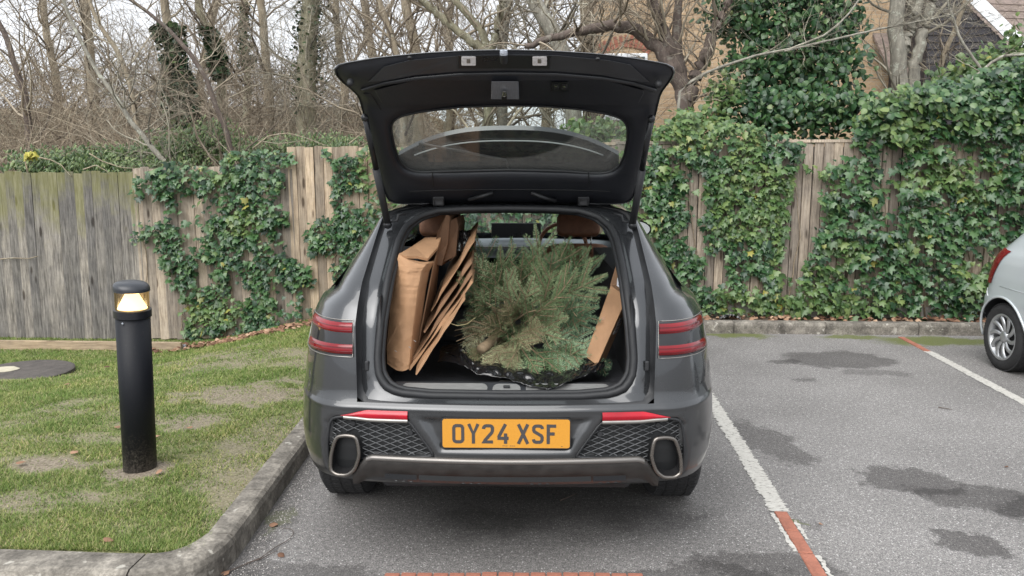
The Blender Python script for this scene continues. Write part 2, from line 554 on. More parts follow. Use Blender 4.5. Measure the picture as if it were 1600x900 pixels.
def grass_blades():
    n = 380000
    u = rng.random(n)
    y = 2.98 + (u ** 1.25) * 5.7
    x = kerb_x(y) - 0.112 - rng.random(n) * (0.4 + 0.72 * y)
    b = bare_at(x, y)
    clump = fbm(x * 5, y * 5, 21, 3)
    keep = rng.random(n) > np.clip(b * 0.9 - 0.03 + (0.54 - clump) * 1.3, 0.04, 0.94)
    # the manhole cover and the bollard foot stay clear
    mc = atz(30, 577, -0.06)
    keep &= np.hypot((x - mc[0]), (y - mc[1])) > 0.44
    keep &= np.hypot(x + 2.16, y - 3.86) > 0.10
    x, y, clump, b = x[keep], y[keep], clump[keep], b[keep]
    n = len(x)
    z = lawn_z(x, y) - 0.003
    h = (0.009 + 0.021 * rng.random(n) * (0.3 + 1.1 * clump)) * (1 - 0.5 * b) * (0.85 + 0.04 * y)
    ang = rng.random(n) * 2 * np.pi
    lean = 0.45 + 1.25 * rng.random(n)
    wdt = (0.0016 + 0.0016 * rng.random(n)) * (0.6 + 0.13 * y)
    dx, dy = np.cos(ang), np.sin(ang)
    base = np.stack([x, y, z], -1)
    side = np.stack([-dy, dx, np.zeros(n)], -1) * wdt[:, None]
    tip = base + np.stack([dx * h * lean, dy * h * lean, h], -1)
    V = np.stack([base - side, base + side, tip], 1).reshape(-1, 3)
    Fc = np.arange(3 * n).reshape(-1, 3)
    m = leafmat('grass_blade', [(0.0, (0.07, 0.12, 0.022)), (0.35, (0.13, 0.205, 0.040)), (0.68, (0.215, 0.28, 0.070)), (0.9, (0.34, 0.34, 0.14)), (1.0, (0.44, 0.38, 0.22))], 0.6, 0.3)
    tt = m.node_tree                     # broad yellowish and deep green areas
    tcn = N(tt, 'ShaderNodeTexCoord'); nzn = N(tt, 'ShaderNodeTexNoise', i_Scale=1.6, i_Detail=5.0)
    tt.links.new(tcn.outputs['Object'], nzn.inputs['Vector'])
    rmp = ramp(tt, [(0.35, (0.72, 0.86, 0.65)), (0.5, (1.0, 1.0, 1.0)), (0.66, (1.35, 1.18, 1.25))])
    tt.links.new(nzn.outputs[0], rmp.inputs[0])
    bs_ = tt.nodes['Principled BSDF']; src = bs_.inputs['Base Color'].links[0].from_socket
    mu_ = N(tt, 'ShaderNodeMix', data_type='RGBA', blend_type='MULTIPLY'); mu_.inputs[0].default_value = 1
    tt.links.new(src, mu_.inputs[6]); tt.links.new(rmp.outputs[0], mu_.inputs[7]); tt.links.new(mu_.outputs[2], bs_.inputs['Base Color'])
    o = link('lawn_grass', np_mesh('lawn_grass', V, Fc, m))
    kind(o, 'stuff')
    o['label'] = 'short patchy green grass growing on the lawn left of the car'
grass_blades()

# ---- hillside and gardens behind the fences
def hill_z(x, y):
    left = np_s((3.0 - x) / 9.0)
    return 0.05 - 0.25 * np_s((-x - 2.0) / 2.3) * np_s((14 - y) / 5) + 4.4 * np_s((y - 11.0) / 22.0) * left
hx = np.linspace(-90, 90, 61); hy = 8.66 + (np.linspace(0, 1, 40) ** 1.5) * 140
X, Y = np.meshgrid(hx, hy, indexing='ij')
Z = hill_z(X, Y)
V = np.stack([X, Y, Z], -1).reshape(-1, 3)
ii = (np.arange(60)[:, None] * 40 + np.arange(39)[None, :]).ravel()
kind(link('hillside', np_mesh('hillside', V, np.stack([ii, ii + 1, ii + 41, ii + 40], -1),
     pmat('hill_soil', (0.13, 0.115, 0.075), 0.95, var=0.4, scale=1.5, bump=0.5, dark=(0.05, 0.05, 0.03)), True)), 'structure')
sb = MB()
P = [[(x, y, 0.085 + 0.03 * float(vnoise(x * 5, y * 7, 4)) + 0.04 * (y - 8.27)) for y in np.linspace(8.24, 8.70, 6)] for x in np.linspace(-1.8, 9.5, 80)]
sb.grid([list(r) for r in P])
kind(sb.build('soil_bed', pmat('soil', (0.115, 0.085, 0.06), 0.95, var=0.45, scale=25, bump=0.8), smooth=True), 'structure')

# ---- kerbs, each stone its own piece
m_kerb = None
def kerb_material():
    m, t, b = nodes_of('kerb_concrete')
    tc = N(t, 'ShaderNodeTexCoord'); oi = N(t, 'ShaderNodeObjectInfo')
    n1 = N(t, 'ShaderNodeTexNoise', i_Scale=7.0, i_Detail=8.0, i_Roughness=0.7)
    n2 = N(t, 'ShaderNodeTexNoise', i_Scale=70.0, i_Detail=5.0)
    n3 = N(t, 'ShaderNodeTexNoise', i_Scale=16.0, i_Detail=3.0)
    for n in (n1, n2, n3):
        t.links.new(tc.outputs['Object'], n.inputs['Vector'])
    r1 = ramp(t, [(0.32, (0.065, 0.058, 0.049)), (0.5, (0.165, 0.15, 0.128)), (0.66, (0.30, 0.275, 0.235))])
    t.links.new(n1.outputs[0], r1.inputs[0])
    r2 = ramp(t, [(0.3, (0.7, 0.7, 0.7)), (0.7, (1.25, 1.25, 1.25))])
    t.links.new(n2.outputs[0], r2.inputs[0])
    mu = N(t, 'ShaderNodeMix', data_type='RGBA', blend_type='MULTIPLY'); mu.inputs[0].default_value = 1
    t.links.new(r1.outputs[0], mu.inputs[6]); t.links.new(r2.outputs[0], mu.inputs[7])
    # pale lichen spots on top
    r3 = ramp(t, [(0.64, (0, 0, 0)), (0.70, (1, 1, 1))])
    t.links.new(n3.outputs[0], r3.inputs[0])
    mx = N(t, 'ShaderNodeMix', data_type='RGBA'); mx.inputs[7].default_value = (0.44, 0.42, 0.37, 1)
    sc = N(t, 'ShaderNodeMath', operation='MULTIPLY'); sc.inputs[1].default_value = 0.7
    t.links.new(r3.outputs[0], sc.inputs[0]); t.links.new(sc.outputs[0], mx.inputs[0]); t.links.new(mu.outputs[2], mx.inputs[6])
    t.links.new(mx.outputs[2], b.inputs['Base Color'])
    b.inputs['Roughness'].default_value = 0.92
    bp = N(t, 'ShaderNodeBump', i_Strength=0.5, i_Distance=0.008)
    t.links.new(n2.outputs[0], bp.inputs['Height']); t.links.new(bp.outputs[0], b.inputs['Normal'])
    return m
m_kerb = kerb_material()
def kerb_stone(A, B, width, back, parent, top=0.12, gap=0.004):
    """stone from A to B along its front face, 'back' the unit normal into the verge"""
    A, B, back = Vector(A), Vector(B), Vector(back)
    d = (B - A).normalized()
    A = A + d * gap; B = B - d * gap
    ch = 0.018
    prof = [(0.0, -0.12), (0.0, top - ch * 2), (ch * 0.5, top - ch * 0.7), (ch * 1.6, top), (width, top), (width, -0.12)]
    mb = MB()
    n = 9
    rows = []
    for i in range(n):
        p = A.lerp(B, i / (n - 1))
        rows.append([p + back * (s + 0.0025 * (mnoise.noise(Vector((p.x * 9, p.y * 9, h * 30))))) + Vector((0, 0, h + 0.002 * mnoise.noise(Vector((p.x * 7, p.y * 7, s * 40))))) for s, h in prof])
    mb.grid(rows)
    k = len(prof)
    mb.f.append(tuple(range(k))[::-1]); mb.f.append(tuple((n - 1) * k + j for j in range(k)))
    return mb.build('kerb_stone', m_kerb, parent)
lk = empty('lawn_kerb', (0, 0, 0)); kind(lk, 'structure')
ys = [3.14, 3.62, 4.53, 5.44, 6.35, 7.26, 8.14]
bk = Vector((-1, -0.06, 0)).normalized()
for a_, b_ in zip(ys[:-1], ys[1:]):
    kerb_stone((kerb_x(a_), a_, 0), (kerb_x(b_), b_, 0), 0.125, bk, lk)
xs = [-1.68 - 0.915 * k for k in range(9)]
for a_, b_ in zip(xs[:-1], xs[1:]):
    kerb_stone((a_, 2.785 + (a_ + 1.68) * -0.012, 0), (b_, 2.785 + (b_ + 1.68) * -0.012, 0), 0.16, (0, 1, 0), lk)
# rounded corner stone
cb = MB()
def arc(p0, p1, pc, n=9):
    p0, p1, pc = Vector(p0), Vector(p1), Vector(pc)
    return [p0 * (1 - t) ** 2 + pc * 2 * t * (1 - t) + p1 * t * t for t in [i / (n - 1) for i in range(n)]]
outer = arc((-1.378, 3.135), (-1.676, 2.785), (-1.372, 2.80))
inner = arc((-1.505, 3.135), (-1.676, 2.945), (-1.53, 2.95))
rows = []
for o_, i_ in zip(outer, inner):
    w_ = (i_ - o_); wl = w_.length; w_ = w_ / wl
    ch = 0.018
    rows.append([Vector((*(o_ + w_ * s), h)) for s, h in ((0, -0.12), (0, 0.12 - ch * 2), (ch * .5, 0.12 - ch * .7), (ch * 1.6, 0.12), (wl, 0.12), (wl, -0.12))])
cb.grid(rows); cb.f.append((0, 1, 2, 3, 4, 5)[::-1]); cb.f.append(tuple(8 * 6 + j for j in range(6)))
cb.build('kerb_stone', m_kerb, lk)
fk = empty('far_kerb', (0, 0, 0)); kind(fk, 'structure')
x_ = 1.98 - 0.965 * 4
while x_ < 9.2:
    kerb_stone((x_, 8.155, 0), (x_ + 0.965, 8.155, 0), 0.12, (0, 1, 0), fk, top=0.125)
    x_ += 0.965

# ---- painted bay lines (worn) and red brick markers
def line_paint():
    m, t, b = nodes_of('line_paint')
    out = t.nodes['Material Output']
    tc = N(t, 'ShaderNodeTexCoord')
    mp = N(t, 'ShaderNodeMapping'); mp.inputs['Scale'].default_value = (14, 30, 1)
    mp.inputs['Rotation'].default_value = (0, 0, 0.3)
    t.links.new(tc.outputs['Object'], mp.inputs['Vector'])
    nz = N(t, 'ShaderNodeTexNoise', i_Scale=2.0, i_Detail=6.0, i_Roughness=0.75)
    t.links.new(mp.outputs[0], nz.inputs['Vector'])
    r = ramp(t, [(0.3, (0.34, 0.32, 0.29)), (0.6, (0.50, 0.49, 0.455))])
    t.links.new(nz.outputs[0], r.inputs[0]); t.links.new(r.outputs[0], b.inputs['Base Color'])
    b.inputs['Roughness'].default_value = 0.8
    tr = N(t, 'ShaderNodeBsdfTransparent')
    mr = N(t, 'ShaderNodeMapRange'); mr.inputs[1].default_value, mr.inputs[2].default_value = 0.38, 0.43
    t.links.new(nz.outputs[0], mr.inputs[0])
    mx = N(t, 'ShaderNodeMixShader')
    t.links.new(mr.outputs[0], mx.inputs[0]); t.links.new(tr.outputs[0], mx.inputs[1]); t.links.new(b.outputs[0], mx.inputs[2])
    t.links.new(mx.outputs[0], out.inputs[0])
    return m
m_line = line_paint()
def bay_line(A, B, wdt, seed, fray=0.014):
    A, B = Vector(A), Vector(B)
    d = (B - A); L = d.length; d /= L
    s = Vector((d.y, -d.x, 0))
    n = int(L / 0.012)
    rnd = random.Random(seed)
    mb = MB(); rows = []
    for i in range(n + 1):
        p = A + d * (L * i / n)
        l = wdt / 2 + 0.008 * mnoise.noise(Vector((i * 0.11, seed, 0))) + rnd.uniform(-fray, fray) * 0.5
        r = wdt / 2 + 0.008 * mnoise.noise(Vector((i * 0.13, seed + 9, 0))) + rnd.uniform(-fray, fray) * 0.5
        rows.append([p - s * l, p + s * r])
    mb.grid(rows)
    return kind(mb.build('bay_line', m_line), 'structure')
P1 = atz(1219, 800, 0); P0 = atz(1111, 626, 0)
dl = (P0 - P1) / (P0[1] - P1[1])
bay_line((P1[0], P1[1], .004), (P1[0] + dl[0] * 3.65, 7.39, .004), 0.098, 1, 0.022)
Q1 = atz(1450, 549.5, 0); Q0 = atz(1600, 629, 0)
dq = (Q1 - Q0) / (Q1[1] - Q0[1])
bay_line((Q0[0] - dq[0] * 2.0, Q0[1] - 2.0, .004), (Q1[0], Q1[1], .004), 0.088, 2, 0.012)
# thin leftovers of paint beside the near bricks
for off, l0, l1, sd in ((-0.045, 0.02, 0.42, 3), (0.045, 0.10, 0.30, 4), (0.045, 0.45, 0.75, 5)):
    bay_line((P1[0] + off - dl[0] * l0, P1[1] - l0, .004), (P1[0] + off - dl[0] * l1, P1[1] - l1, .004), 0.018, sd, 0.012)
m_brick = pmat('red_paver', (0.30, 0.118, 0.078), 0.85, var=0.25, scale=18, bump=0.4, bscale=90)
bb = MB().box((0, 0, 0), (0.064, 0.211, 0.06))
brick_me = bb.mesh('brick', m_brick)
def brick(x, y, rz, parent, z=-0.022, sx=1.0):
    o = link('brick', brick_me, parent)
    o.location = (x, y, z + random.uniform(-.002, .001)); o.rotation_euler = (random.uniform(-.01, .01), random.uniform(-.01, .01), rz + random.uniform(-.012, .012)); o.scale = (sx, 1, 1)
    bv = o.modifiers.new('bevel', 'BEVEL'); bv.width, bv.segments = 0.004, 1
    return o
bs = empty('brick_strip'); kind(bs, 'structure')
for k in range(14):
    y = P1[1] - 0.108 - 0.218 * k
    brick(P1[0] - dl[0] * (0.108 + 0.218 * k), y, -math.atan(dl[0]), bs)
for k in range(4):
    y = Q1[1] + 0.108 + 0.218 * k
    if y < 8.1:
        brick(Q1[0] + dq[0] * (0.108 + 0.218 * k), y, -math.atan(dq[0]), bs, sx=0.95)
br = empty('brick_edging'); kind(br, 'structure')
for k in range(16):
    x = -0.655 + 0.069 * k
    brick(x, 3.056 - 0.107 + 0.040 * (x + 0.65) - 0.02 * abs(x - 0.1) ** 2, 0.03, br, z=-0.022, sx=1.0)

# ================================================================== FENCES
FY = 8.60
def wood_material(name, stops, green=0.0):
    m, t, b = nodes_of(name)
    tc = N(t, 'ShaderNodeTexCoord'); oi = N(t, 'ShaderNodeObjectInfo')
    ofs = N(t, 'ShaderNodeVectorMath', operation='SCALE'); ofs.inputs[0].default_value = (37, 11, 23)
    t.links.new(oi.outputs['Random'], ofs.inputs['Scale'])
    av = N(t, 'ShaderNodeVectorMath', operation='ADD')
    t.links.new(tc.outputs['Object'], av.inputs[0]); t.links.new(ofs.outputs[0], av.inputs[1])
    mp = N(t, 'ShaderNodeMapping'); mp.inputs['Scale'].default_value = (34, 34, 2.6)
    t.links.new(av.outputs[0], mp.inputs['Vector'])
    n1 = N(t, 'ShaderNodeTexNoise', i_Scale=1.6, i_Detail=9.0, i_Roughness=0.72)
    n2 = N(t, 'ShaderNodeTexNoise', i_Scale=3.4, i_Detail=7.0, i_Roughness=0.7)
    t.links.new(mp.outputs[0], n1.inputs['Vector']); t.links.new(av.outputs[0], n2.inputs['Vector'])
    r = ramp(t, stops)
    t.links.new(n1.outputs[0], r.inputs[0])
    # board-to-board tone
    r2 = ramp(t, [(0.0, (0.60, 0.60, 0.61)), (0.5, (0.95, 0.93, 0.91)), (1.0, (1.28, 1.23, 1.16))])
    t.links.new(oi.outputs['Random'], r2.inputs[0])
    mu = N(t, 'ShaderNodeMix', data_type='RGBA', blend_type='MULTIPLY'); mu.inputs[0].default_value = 1
    t.links.new(r.outputs[0], mu.inputs[6]); t.links.new(r2.outputs[0], mu.inputs[7])
    r4 = ramp(t, [(0.35, (0.7, 0.7, 0.72)), (0.65, (1.1, 1.08, 1.04))])
    t.links.new(n2.outputs[0], r4.inputs[0])
    mu2 = N(t, 'ShaderNodeMix', data_type='RGBA', blend_type='MULTIPLY'); mu2.inputs[0].default_value = 0.9
    t.links.new(mu.outputs[2], mu2.inputs[6]); t.links.new(r4.outputs[0], mu2.inputs[7])
    last = mu2.outputs[2]
    mpk = N(t, 'ShaderNodeMapping'); mpk.inputs['Scale'].default_value = (9, 9, 2.2)
    t.links.new(av.outputs[0], mpk.inputs['Vector'])
    vk = N(t, 'ShaderNodeTexVoronoi', i_Scale=1.0); t.links.new(mpk.outputs[0], vk.inputs['Vector'])
    rk = ramp(t, [(0.10, (0.30, 0.27, 0.25)), (0.17, (1, 1, 1))]); t.links.new(vk.outputs['Distance'], rk.inputs[0])
    mk = N(t, 'ShaderNodeMix', data_type='RGBA', blend_type='MULTIPLY'); mk.inputs[0].default_value = 1
    t.links.new(last, mk.inputs[6]); t.links.new(rk.outputs[0], mk.inputs[7]); last = mk.outputs[2]
    if green:      # algae stain grown on the upper ends of the boards
        sep = N(t, 'ShaderNodeSeparateXYZ')
        t.links.new(tc.outputs['Object'], sep.inputs[0])
        ad = N(t, 'ShaderNodeMath', operation='MULTIPLY_ADD'); ad.inputs[1].default_value = 1.3; 
        t.links.new(n2.outputs[0], ad.inputs[0]); t.links.new(sep.outputs['Z'], ad.inputs[2])
        o2 = N(t, 'ShaderNodeMath', operation='MULTIPLY_ADD'); o2.inputs[1].default_value = 0.6
        t.links.new(oi.outputs['Random'], o2.inputs[0]); t.links.new(ad.outputs[0], o2.inputs[2])
        mr = N(t, 'ShaderNodeMapRange'); mr.inputs[1].default_value, mr.inputs[2].default_value = 2.30, 2.75
        mr.inputs[4].default_value = green
        t.links.new(o2.outputs[0], mr.inputs[0])
        mx = N(t, 'ShaderNodeMix', data_type='RGBA'); mx.inputs[7].default_value = (0.15, 0.15, 0.035, 1)
        t.links.new(mr.outputs[0], mx.inputs[0]); t.links.new(last, mx.inputs[6])
        last = mx.outputs[2]
    t.links.new(last, b.inputs['Base Color'])
    b.inputs['Roughness'].default_value = 0.9
    bp = N(t, 'ShaderNodeBump', i_Strength=0.5, i_Distance=0.006)
    t.links.new(n1.outputs[0], bp.inputs['Height']); t.links.new(bp.outputs[0], b.inputs['Normal'])
    return m
m_grey = wood_material('weathered_board', [(0.32, (0.07, 0.066, 0.06)), (0.5, (0.21, 0.20, 0.185)), (0.68, (0.36, 0.345, 0.32))], 0.6)
m_tan = wood_material('tan_board', [(0.3, (0.17, 0.13, 0.095)), (0.5, (0.41, 0.335, 0.25)), (0.7, (0.55, 0.47, 0.375))], 0.0)
m_pale = wood_material('pale_board', [(0.3, (0.14, 0.115, 0.092)), (0.5, (0.37, 0.32, 0.262)), (0.7, (0.50, 0.445, 0.375))], 0.0)
m_conc = pmat('gravel_board', (0.30, 0.285, 0.255), 0.9, var=0.3, scale=14, bump=0.3)
m_gap_shade = pmat('gap_shade', (0.035, 0.030, 0.026), .95)
def board_mesh(h, mat, w=0.118, i=0):
    """feather-edge board: thick edge left, thin edge right, foot at z=0"""
    mb = MB()
    n = 6
    rows = []
    rnd = random.Random(int(h * 1000) + i)
    top = [rnd.uniform(-.004, .004) for _ in range(4)]
    for k in range(n):
        z = h * k / (n - 1)
        t = 0.0012 * math.sin(k * 2.1 + i)
        prof = [(-w / 2, 0.0), (-w / 2 + .002, -0.022 + t), (0.0, -0.015 + t), (w / 2 - .001, -0.006), (w / 2, 0.0)]
        rows.append([Vector((x, y, z + (top[min(j, 3)] if k == n - 1 else 0))) for j, (x, y) in enumerate(prof)])
    mb.grid(rows, closed_v=True)
    mb.f.append((0, 1, 2, 3, 4)); mb.f.append(tuple((n - 1) * 5 + j for j in range(5))[::-1])
    return mb.mesh('board', mat)
def fence_panel(x0, x1, zb, zt, mat, label, lean=0.0, cap=True, gravel=False, tilt=None, cut=None):
    t = empty('fence_panel', ((x0 + x1) / 2, FY, zb))
    tag(t, label, 'fence', 'garden fence panels along the car park')
    w = x1 - x0
    pitch = 0.102
    n = int(round(w / pitch))
    pitch = w / n
    h0 = 0.0
    if gravel:
        MB().box((0, 0.0, 0.075), (w - 0.02, 0.05, 0.15)).build('gravel_board', m_conc, t, bevel=0.004)
        h0 = 0.15
    h = zt - zb - h0 - (0.035 if cap else 0)
    meshes = [board_mesh(h + d, mat, pitch - 0.0055, i) for i, d in enumerate((0.0, 0.004, -0.006))]
    for i in range(n):
        o = link('board', meshes[i % 3], t)
        dz = random.uniform(-0.012, 0.012) if not cap else 0
        o.location = (-w / 2 + pitch * (i + 0.5), -0.012 + random.uniform(-.003, .003), h0 + dz)
        o.rotation_euler = (random.uniform(-.003, .003), lean + random.uniform(-.003, .003) + (tilt(i / n) if tilt else 0), random.uniform(-.02, .03))
    MB().box((0, 0.004, h0 + h / 2 - .01), (w, 0.006, h - .06)).build('gap_shade_sheet', m_gap_shade, t)  # added dark sheet, paints shade into the gaps between boards
    if cap:
        MB().box((0, -0.01, zt - zb - 0.017), (w, 0.062, 0.032)).build('cap_rail', mat, t, bevel=0.003)
    for hz in (0.25, 0.55, 0.85):
        MB().box((0, 0.028, h0 + h * hz), (w, 0.045, 0.075)).build('rail', mat, t)
    MB().box((w / 2 + 0.001, 0.02, (zt - zb) / 2 + 0.015), (0.095, 0.10, zt - zb + 0.03 - 0.1 * (not cap))).build('post', mat, t, bevel=0.004)
    return t
fence_panel(-10.35, -8.45, -0.235, 1.68, m_grey, 'weathered grey board fence panel just outside the left of the photo', cap=False, lean=0.01)
fence_panel(-8.45, -6.55, -0.235, 1.69, m_grey, 'weathered grey board fence panel cut by the left edge of the photo', cap=False, lean=0.02)
fence_panel(-6.55, -4.72, -0.235, 1.71, m_grey, 'weathered grey board fence panel with green algae behind the lit bollard', cap=False, lean=0.015)
fence_panel(-4.72, -2.93, -0.21, 1.76, m_pale, 'fence panel half hidden by dark ivy left of the car', cap=False)
fence_panel(-2.93, -1.12, 0.0, 1.985, m_tan, 'pale tan board fence panel with an ivy strip beside the open tailgate', cap=False)
fence_panel(-1.12, 0.72, 0.05, 2.03, m_tan, 'fence panel hidden behind the grey car', cap=True)
fence_panel(0.72, 2.54, 0.085, 2.04, m_pale, 'ivy covered fence panel just right of the grey car', gravel=True)
fence_panel(2.54, 4.42, 0.085, 2.055, m_pale, 'fence panel with bare boards showing between ivy and a thin top rail', gravel=True)
fence_panel(4.42, 6.30, 0.085, 2.05, m_pale, 'fence panel under thick ivy beside the silver car', gravel=True)
fence_panel(6.30, 8.15, 0.085, 2.05, m_pale, 'ivy covered fence panel behind the silver car', gravel=True)

# low timber rail in front of the left fence
rt = aty(0, 531, 8.02); rb = aty(0, 553, 8.02)
tr_ = empty('timber_rail', (-5.6, 8.02, lawn_z(np.array(-5.6), np.array(8.02)).item()))
tag(tr_, 'long low sawn timber rail lying along the foot of the left fence', 'timber rail')
zr = tr_.location.z
m_rail = wood_material('rail_timber', [(0.3, (0.16, 0.12, 0.08)), (0.5, (0.30, 0.24, 0.17)), (0.7, (0.42, 0.345, 0.255))], 0.0)
m_railh = bpy.data.materials['rail_timber']
rl = MB().box((0, 0, 0), (0.048, 0.15, 3.9))
o = rl.build('plank', m_rail, tr_, bevel=0.004)
o.rotation_euler = (math.pi / 2, 0, math.pi / 2); o.location = (-0.35, 0, (rt[2] + rb[2]) / 2 - zr)
m_galv = pmat('galvanised_steel', (0.42, 0.45, 0.50), 0.45, metal=0.7, var=0.15, scale=20)
for px in (107, 285):
    pp = aty(px, 552, 8.02)
    MB().box((pp[0] + 5.6, 0.040, -0.02), (0.055, 0.03, 0.16)).build('bracket', m_galv, tr_, bevel=0.003)

# ================================================================== BOLLARD LIGHT
bp_ = atz(216, 747, 0.085)
BX, BY = float(bp_[0]) - 0.033, float(bp_[1] + 0.085)
BZ = float(lawn_z(np.array(BX), np.array(BY)))
bt = empty('bollard_light', (BX, BY, BZ))
tag(bt, 'black cylindrical bollard lamp glowing warm white on the lawn', 'bollard')
bt.rotation_euler = (math.radians(2.0), math.radians(2.6), 0)
m_blk = pmat('bollard_black', (0.008, 0.009, 0.012), 0.42, var=0.3, scale=9, rvar=0.12, bump=0.05, bscale=60)
def bollard_post_material():
    m, t, b = nodes_of('bollard_post')
    tc = N(t, 'ShaderNodeTexCoord'); sep = N(t, 'ShaderNodeSeparateXYZ')
    t.links.new(tc.outputs['Object'], sep.inputs[0])
    nz = N(t, 'ShaderNodeTexNoise', i_Scale=90.0, i_Detail=6.0, i_Roughness=0.8)
    t.links.new(tc.outputs['Object'], nz.inputs['Vector'])
    # mud splash dried on the foot
    mr = N(t, 'ShaderNodeMapRange'); mr.inputs[1].default_value, mr.inputs[2].default_value = 0.26, 0.0
    mr.inputs[3].default_value, mr.inputs[4].default_value = 0.0, 0.30
    t.links.new(sep.outputs['Z'], mr.inputs[0])
    ad = N(t, 'ShaderNodeMath', operation='ADD'); t.links.new(nz.outputs[0], ad.inputs[0]); t.links.new(mr.outputs[0], ad.inputs[1])
    r = ramp(t, [(0.60, (0.007, 0.008, 0.011)), (0.74, (0.05, 0.046, 0.042)), (0.9, (0.17, 0.155, 0.14))])
    t.links.new(ad.outputs[0], r.inputs[0]); t.links.new(r.outputs[0], b.inputs['Base Color'])
    b.inputs['Roughness'].default_value = 0.5
    b.inputs['Specular IOR Level'].default_value = 0.22
    return m
R0 = 0.0845
top_px = aty(207, 438, BY)
HB = float(top_px[2] - BZ)            # overall height
zc = HB - 0.155                        # underside of the collar
MB().lathe([(0, -0.05), (R0, -0.05), (R0, zc), (0, zc)], 48).build('post', bollard_post_material(), bt, smooth=False)
for p in bt.children[0].data.polygons: p.use_smooth = abs(p.normal.z) < 0.5
MB().lathe([(R0, zc - 0.035), (R0 + 0.007, zc - 0.03), (R0 + 0.007, zc + 0.008), (R0 - 0.004, zc + 0.012), (0.02, zc + 0.012)], 48).build('collar', m_blk, bt, smooth=False)
m_lens = glassmat('bollard_lens', (0.93, 0.80, 0.58), 0.12)
MB().lathe([(R0 - 0.002, zc + 0.010), (R0 - 0.002, HB - 0.045)], 48).build('lens', m_lens, bt, smooth=True)
m_em, t_, b_ = nodes_of('lamp_glow')
b_.inputs['Base Color'].default_value = (0.9, 0.8, 0.6, 1)
b_.inputs['Emission Color'].default_value = (1.0, 0.80, 0.47, 1); b_.inputs['Emission Strength'].default_value = 1.1
MB().lathe([(R0 - 0.012, zc + 0.014), (R0 - 0.018, zc + 0.028), (0.045, zc + 0.068), (0.026, HB - 0.05), (0, HB - 0.05)], 40).build('reflector_cone', m_em, bt, smooth=True)
m_refl = pmat('reflector', (0.75, 0.62, 0.40), 0.3, metal=0.5)
MB().lathe([(0.0, HB - 0.046), (R0 - 0.006, HB - 0.046)], 40).build('reflector_plate', m_refl, bt)
cap = MB()
rows = []
for k in range(8):
    f = k / 7
    rows.append([Vector(((R0 + 0.004) * math.cos(a) * math.cos(f * 1.45) ** 0.6, (R0 + 0.004) * math.sin(a) * math.cos(f * 1.45) ** 0.6, HB - 0.030 + 0.032 * math.sin(f * 1.5) - (0.012 * math.cos(a + 0.4)) * (1 - f))) for a in [2 * math.pi * j / 48 for j in range(48)]])
rows = [[Vector((p.x, p.y, HB - 0.048)) for p in rows[0]]] + rows
cap.grid(rows, closed_v=True); cap.f.append(tuple(8 * 48 + j for j in range(48)))
cap.build('cap', pmat('cap_black', (0.022, 0.025, 0.031), 0.38, rvar=0.1, var=0.2, scale=12), bt, smooth=True)
MB().lathe([(0.0, 0.004), (0.005, 0.003), (0.006, 0.0)], 10, Matrix.Translation((-0.008, -R0 - 0.001, zc - 0.05)) @ Matrix.Rotation(math.pi / 2, 4, 'X')).build('screw', m_galv, bt)

# ================================================================== MANHOLE COVER
mc = atz(32, 577, -0.055)
mh = empty('manhole_cover', (float(mc[0]), float(mc[1]), float(lawn_z(np.array(mc[0]), np.array(mc[1]))) - 0.005))
tag(mh, 'round dark manhole cover with a pale patch set in the lawn', 'manhole cover')
MB().lathe([(0.43, -0.05), (0.43, 0.028), (0.415, 0.034), (0.0, 0.036)], 56).build('cover', pmat('manhole_iron', (0.075, 0.066, 0.06), 0.85, var=0.35, scale=14, bump=0.5, bscale=60), mh)
pt = MB(); n_ = 13
pt.prism([(-0.18 + 0.15 * math.cos(2 * math.pi * k / n_) * random.uniform(.85, 1.1), 0.02 + 0.11 * math.sin(2 * math.pi * k / n_) * random.uniform(.8, 1.1), 0.0365) for k in range(n_)], (0, 0, 0.004))
pt.build('pale_patch', pmat('pale_mortar', (0.42, 0.39, 0.30), 0.9, var=0.2, scale=20), mh)

# ================================================================== GREY CAR (tailgate open)
CAR_O, CAR_YAW = Vector((-0.175, 2.99, 0)), math.radians(1.7)
MCAR = Matrix.Translation(CAR_O) @ Matrix.Rotation(CAR_YAW, 4, 'Z')
MINV = MCAR.inverted()
_CL = MINV @ Vector(_C)
def cray(px, py):
    return MINV.to_3x3() @ Vector(ray(px, py))
def cl(px, py, y):
    """photo pixel at car-local depth y -> car-local point"""
    d = cray(px, py)
    return _CL + d * ((y - _CL.y) / d.y)
car = empty('parked_car', CAR_O, CAR_YAW)
tag(car, 'dark grey SUV with its tailgate raised and boot full', 'car')

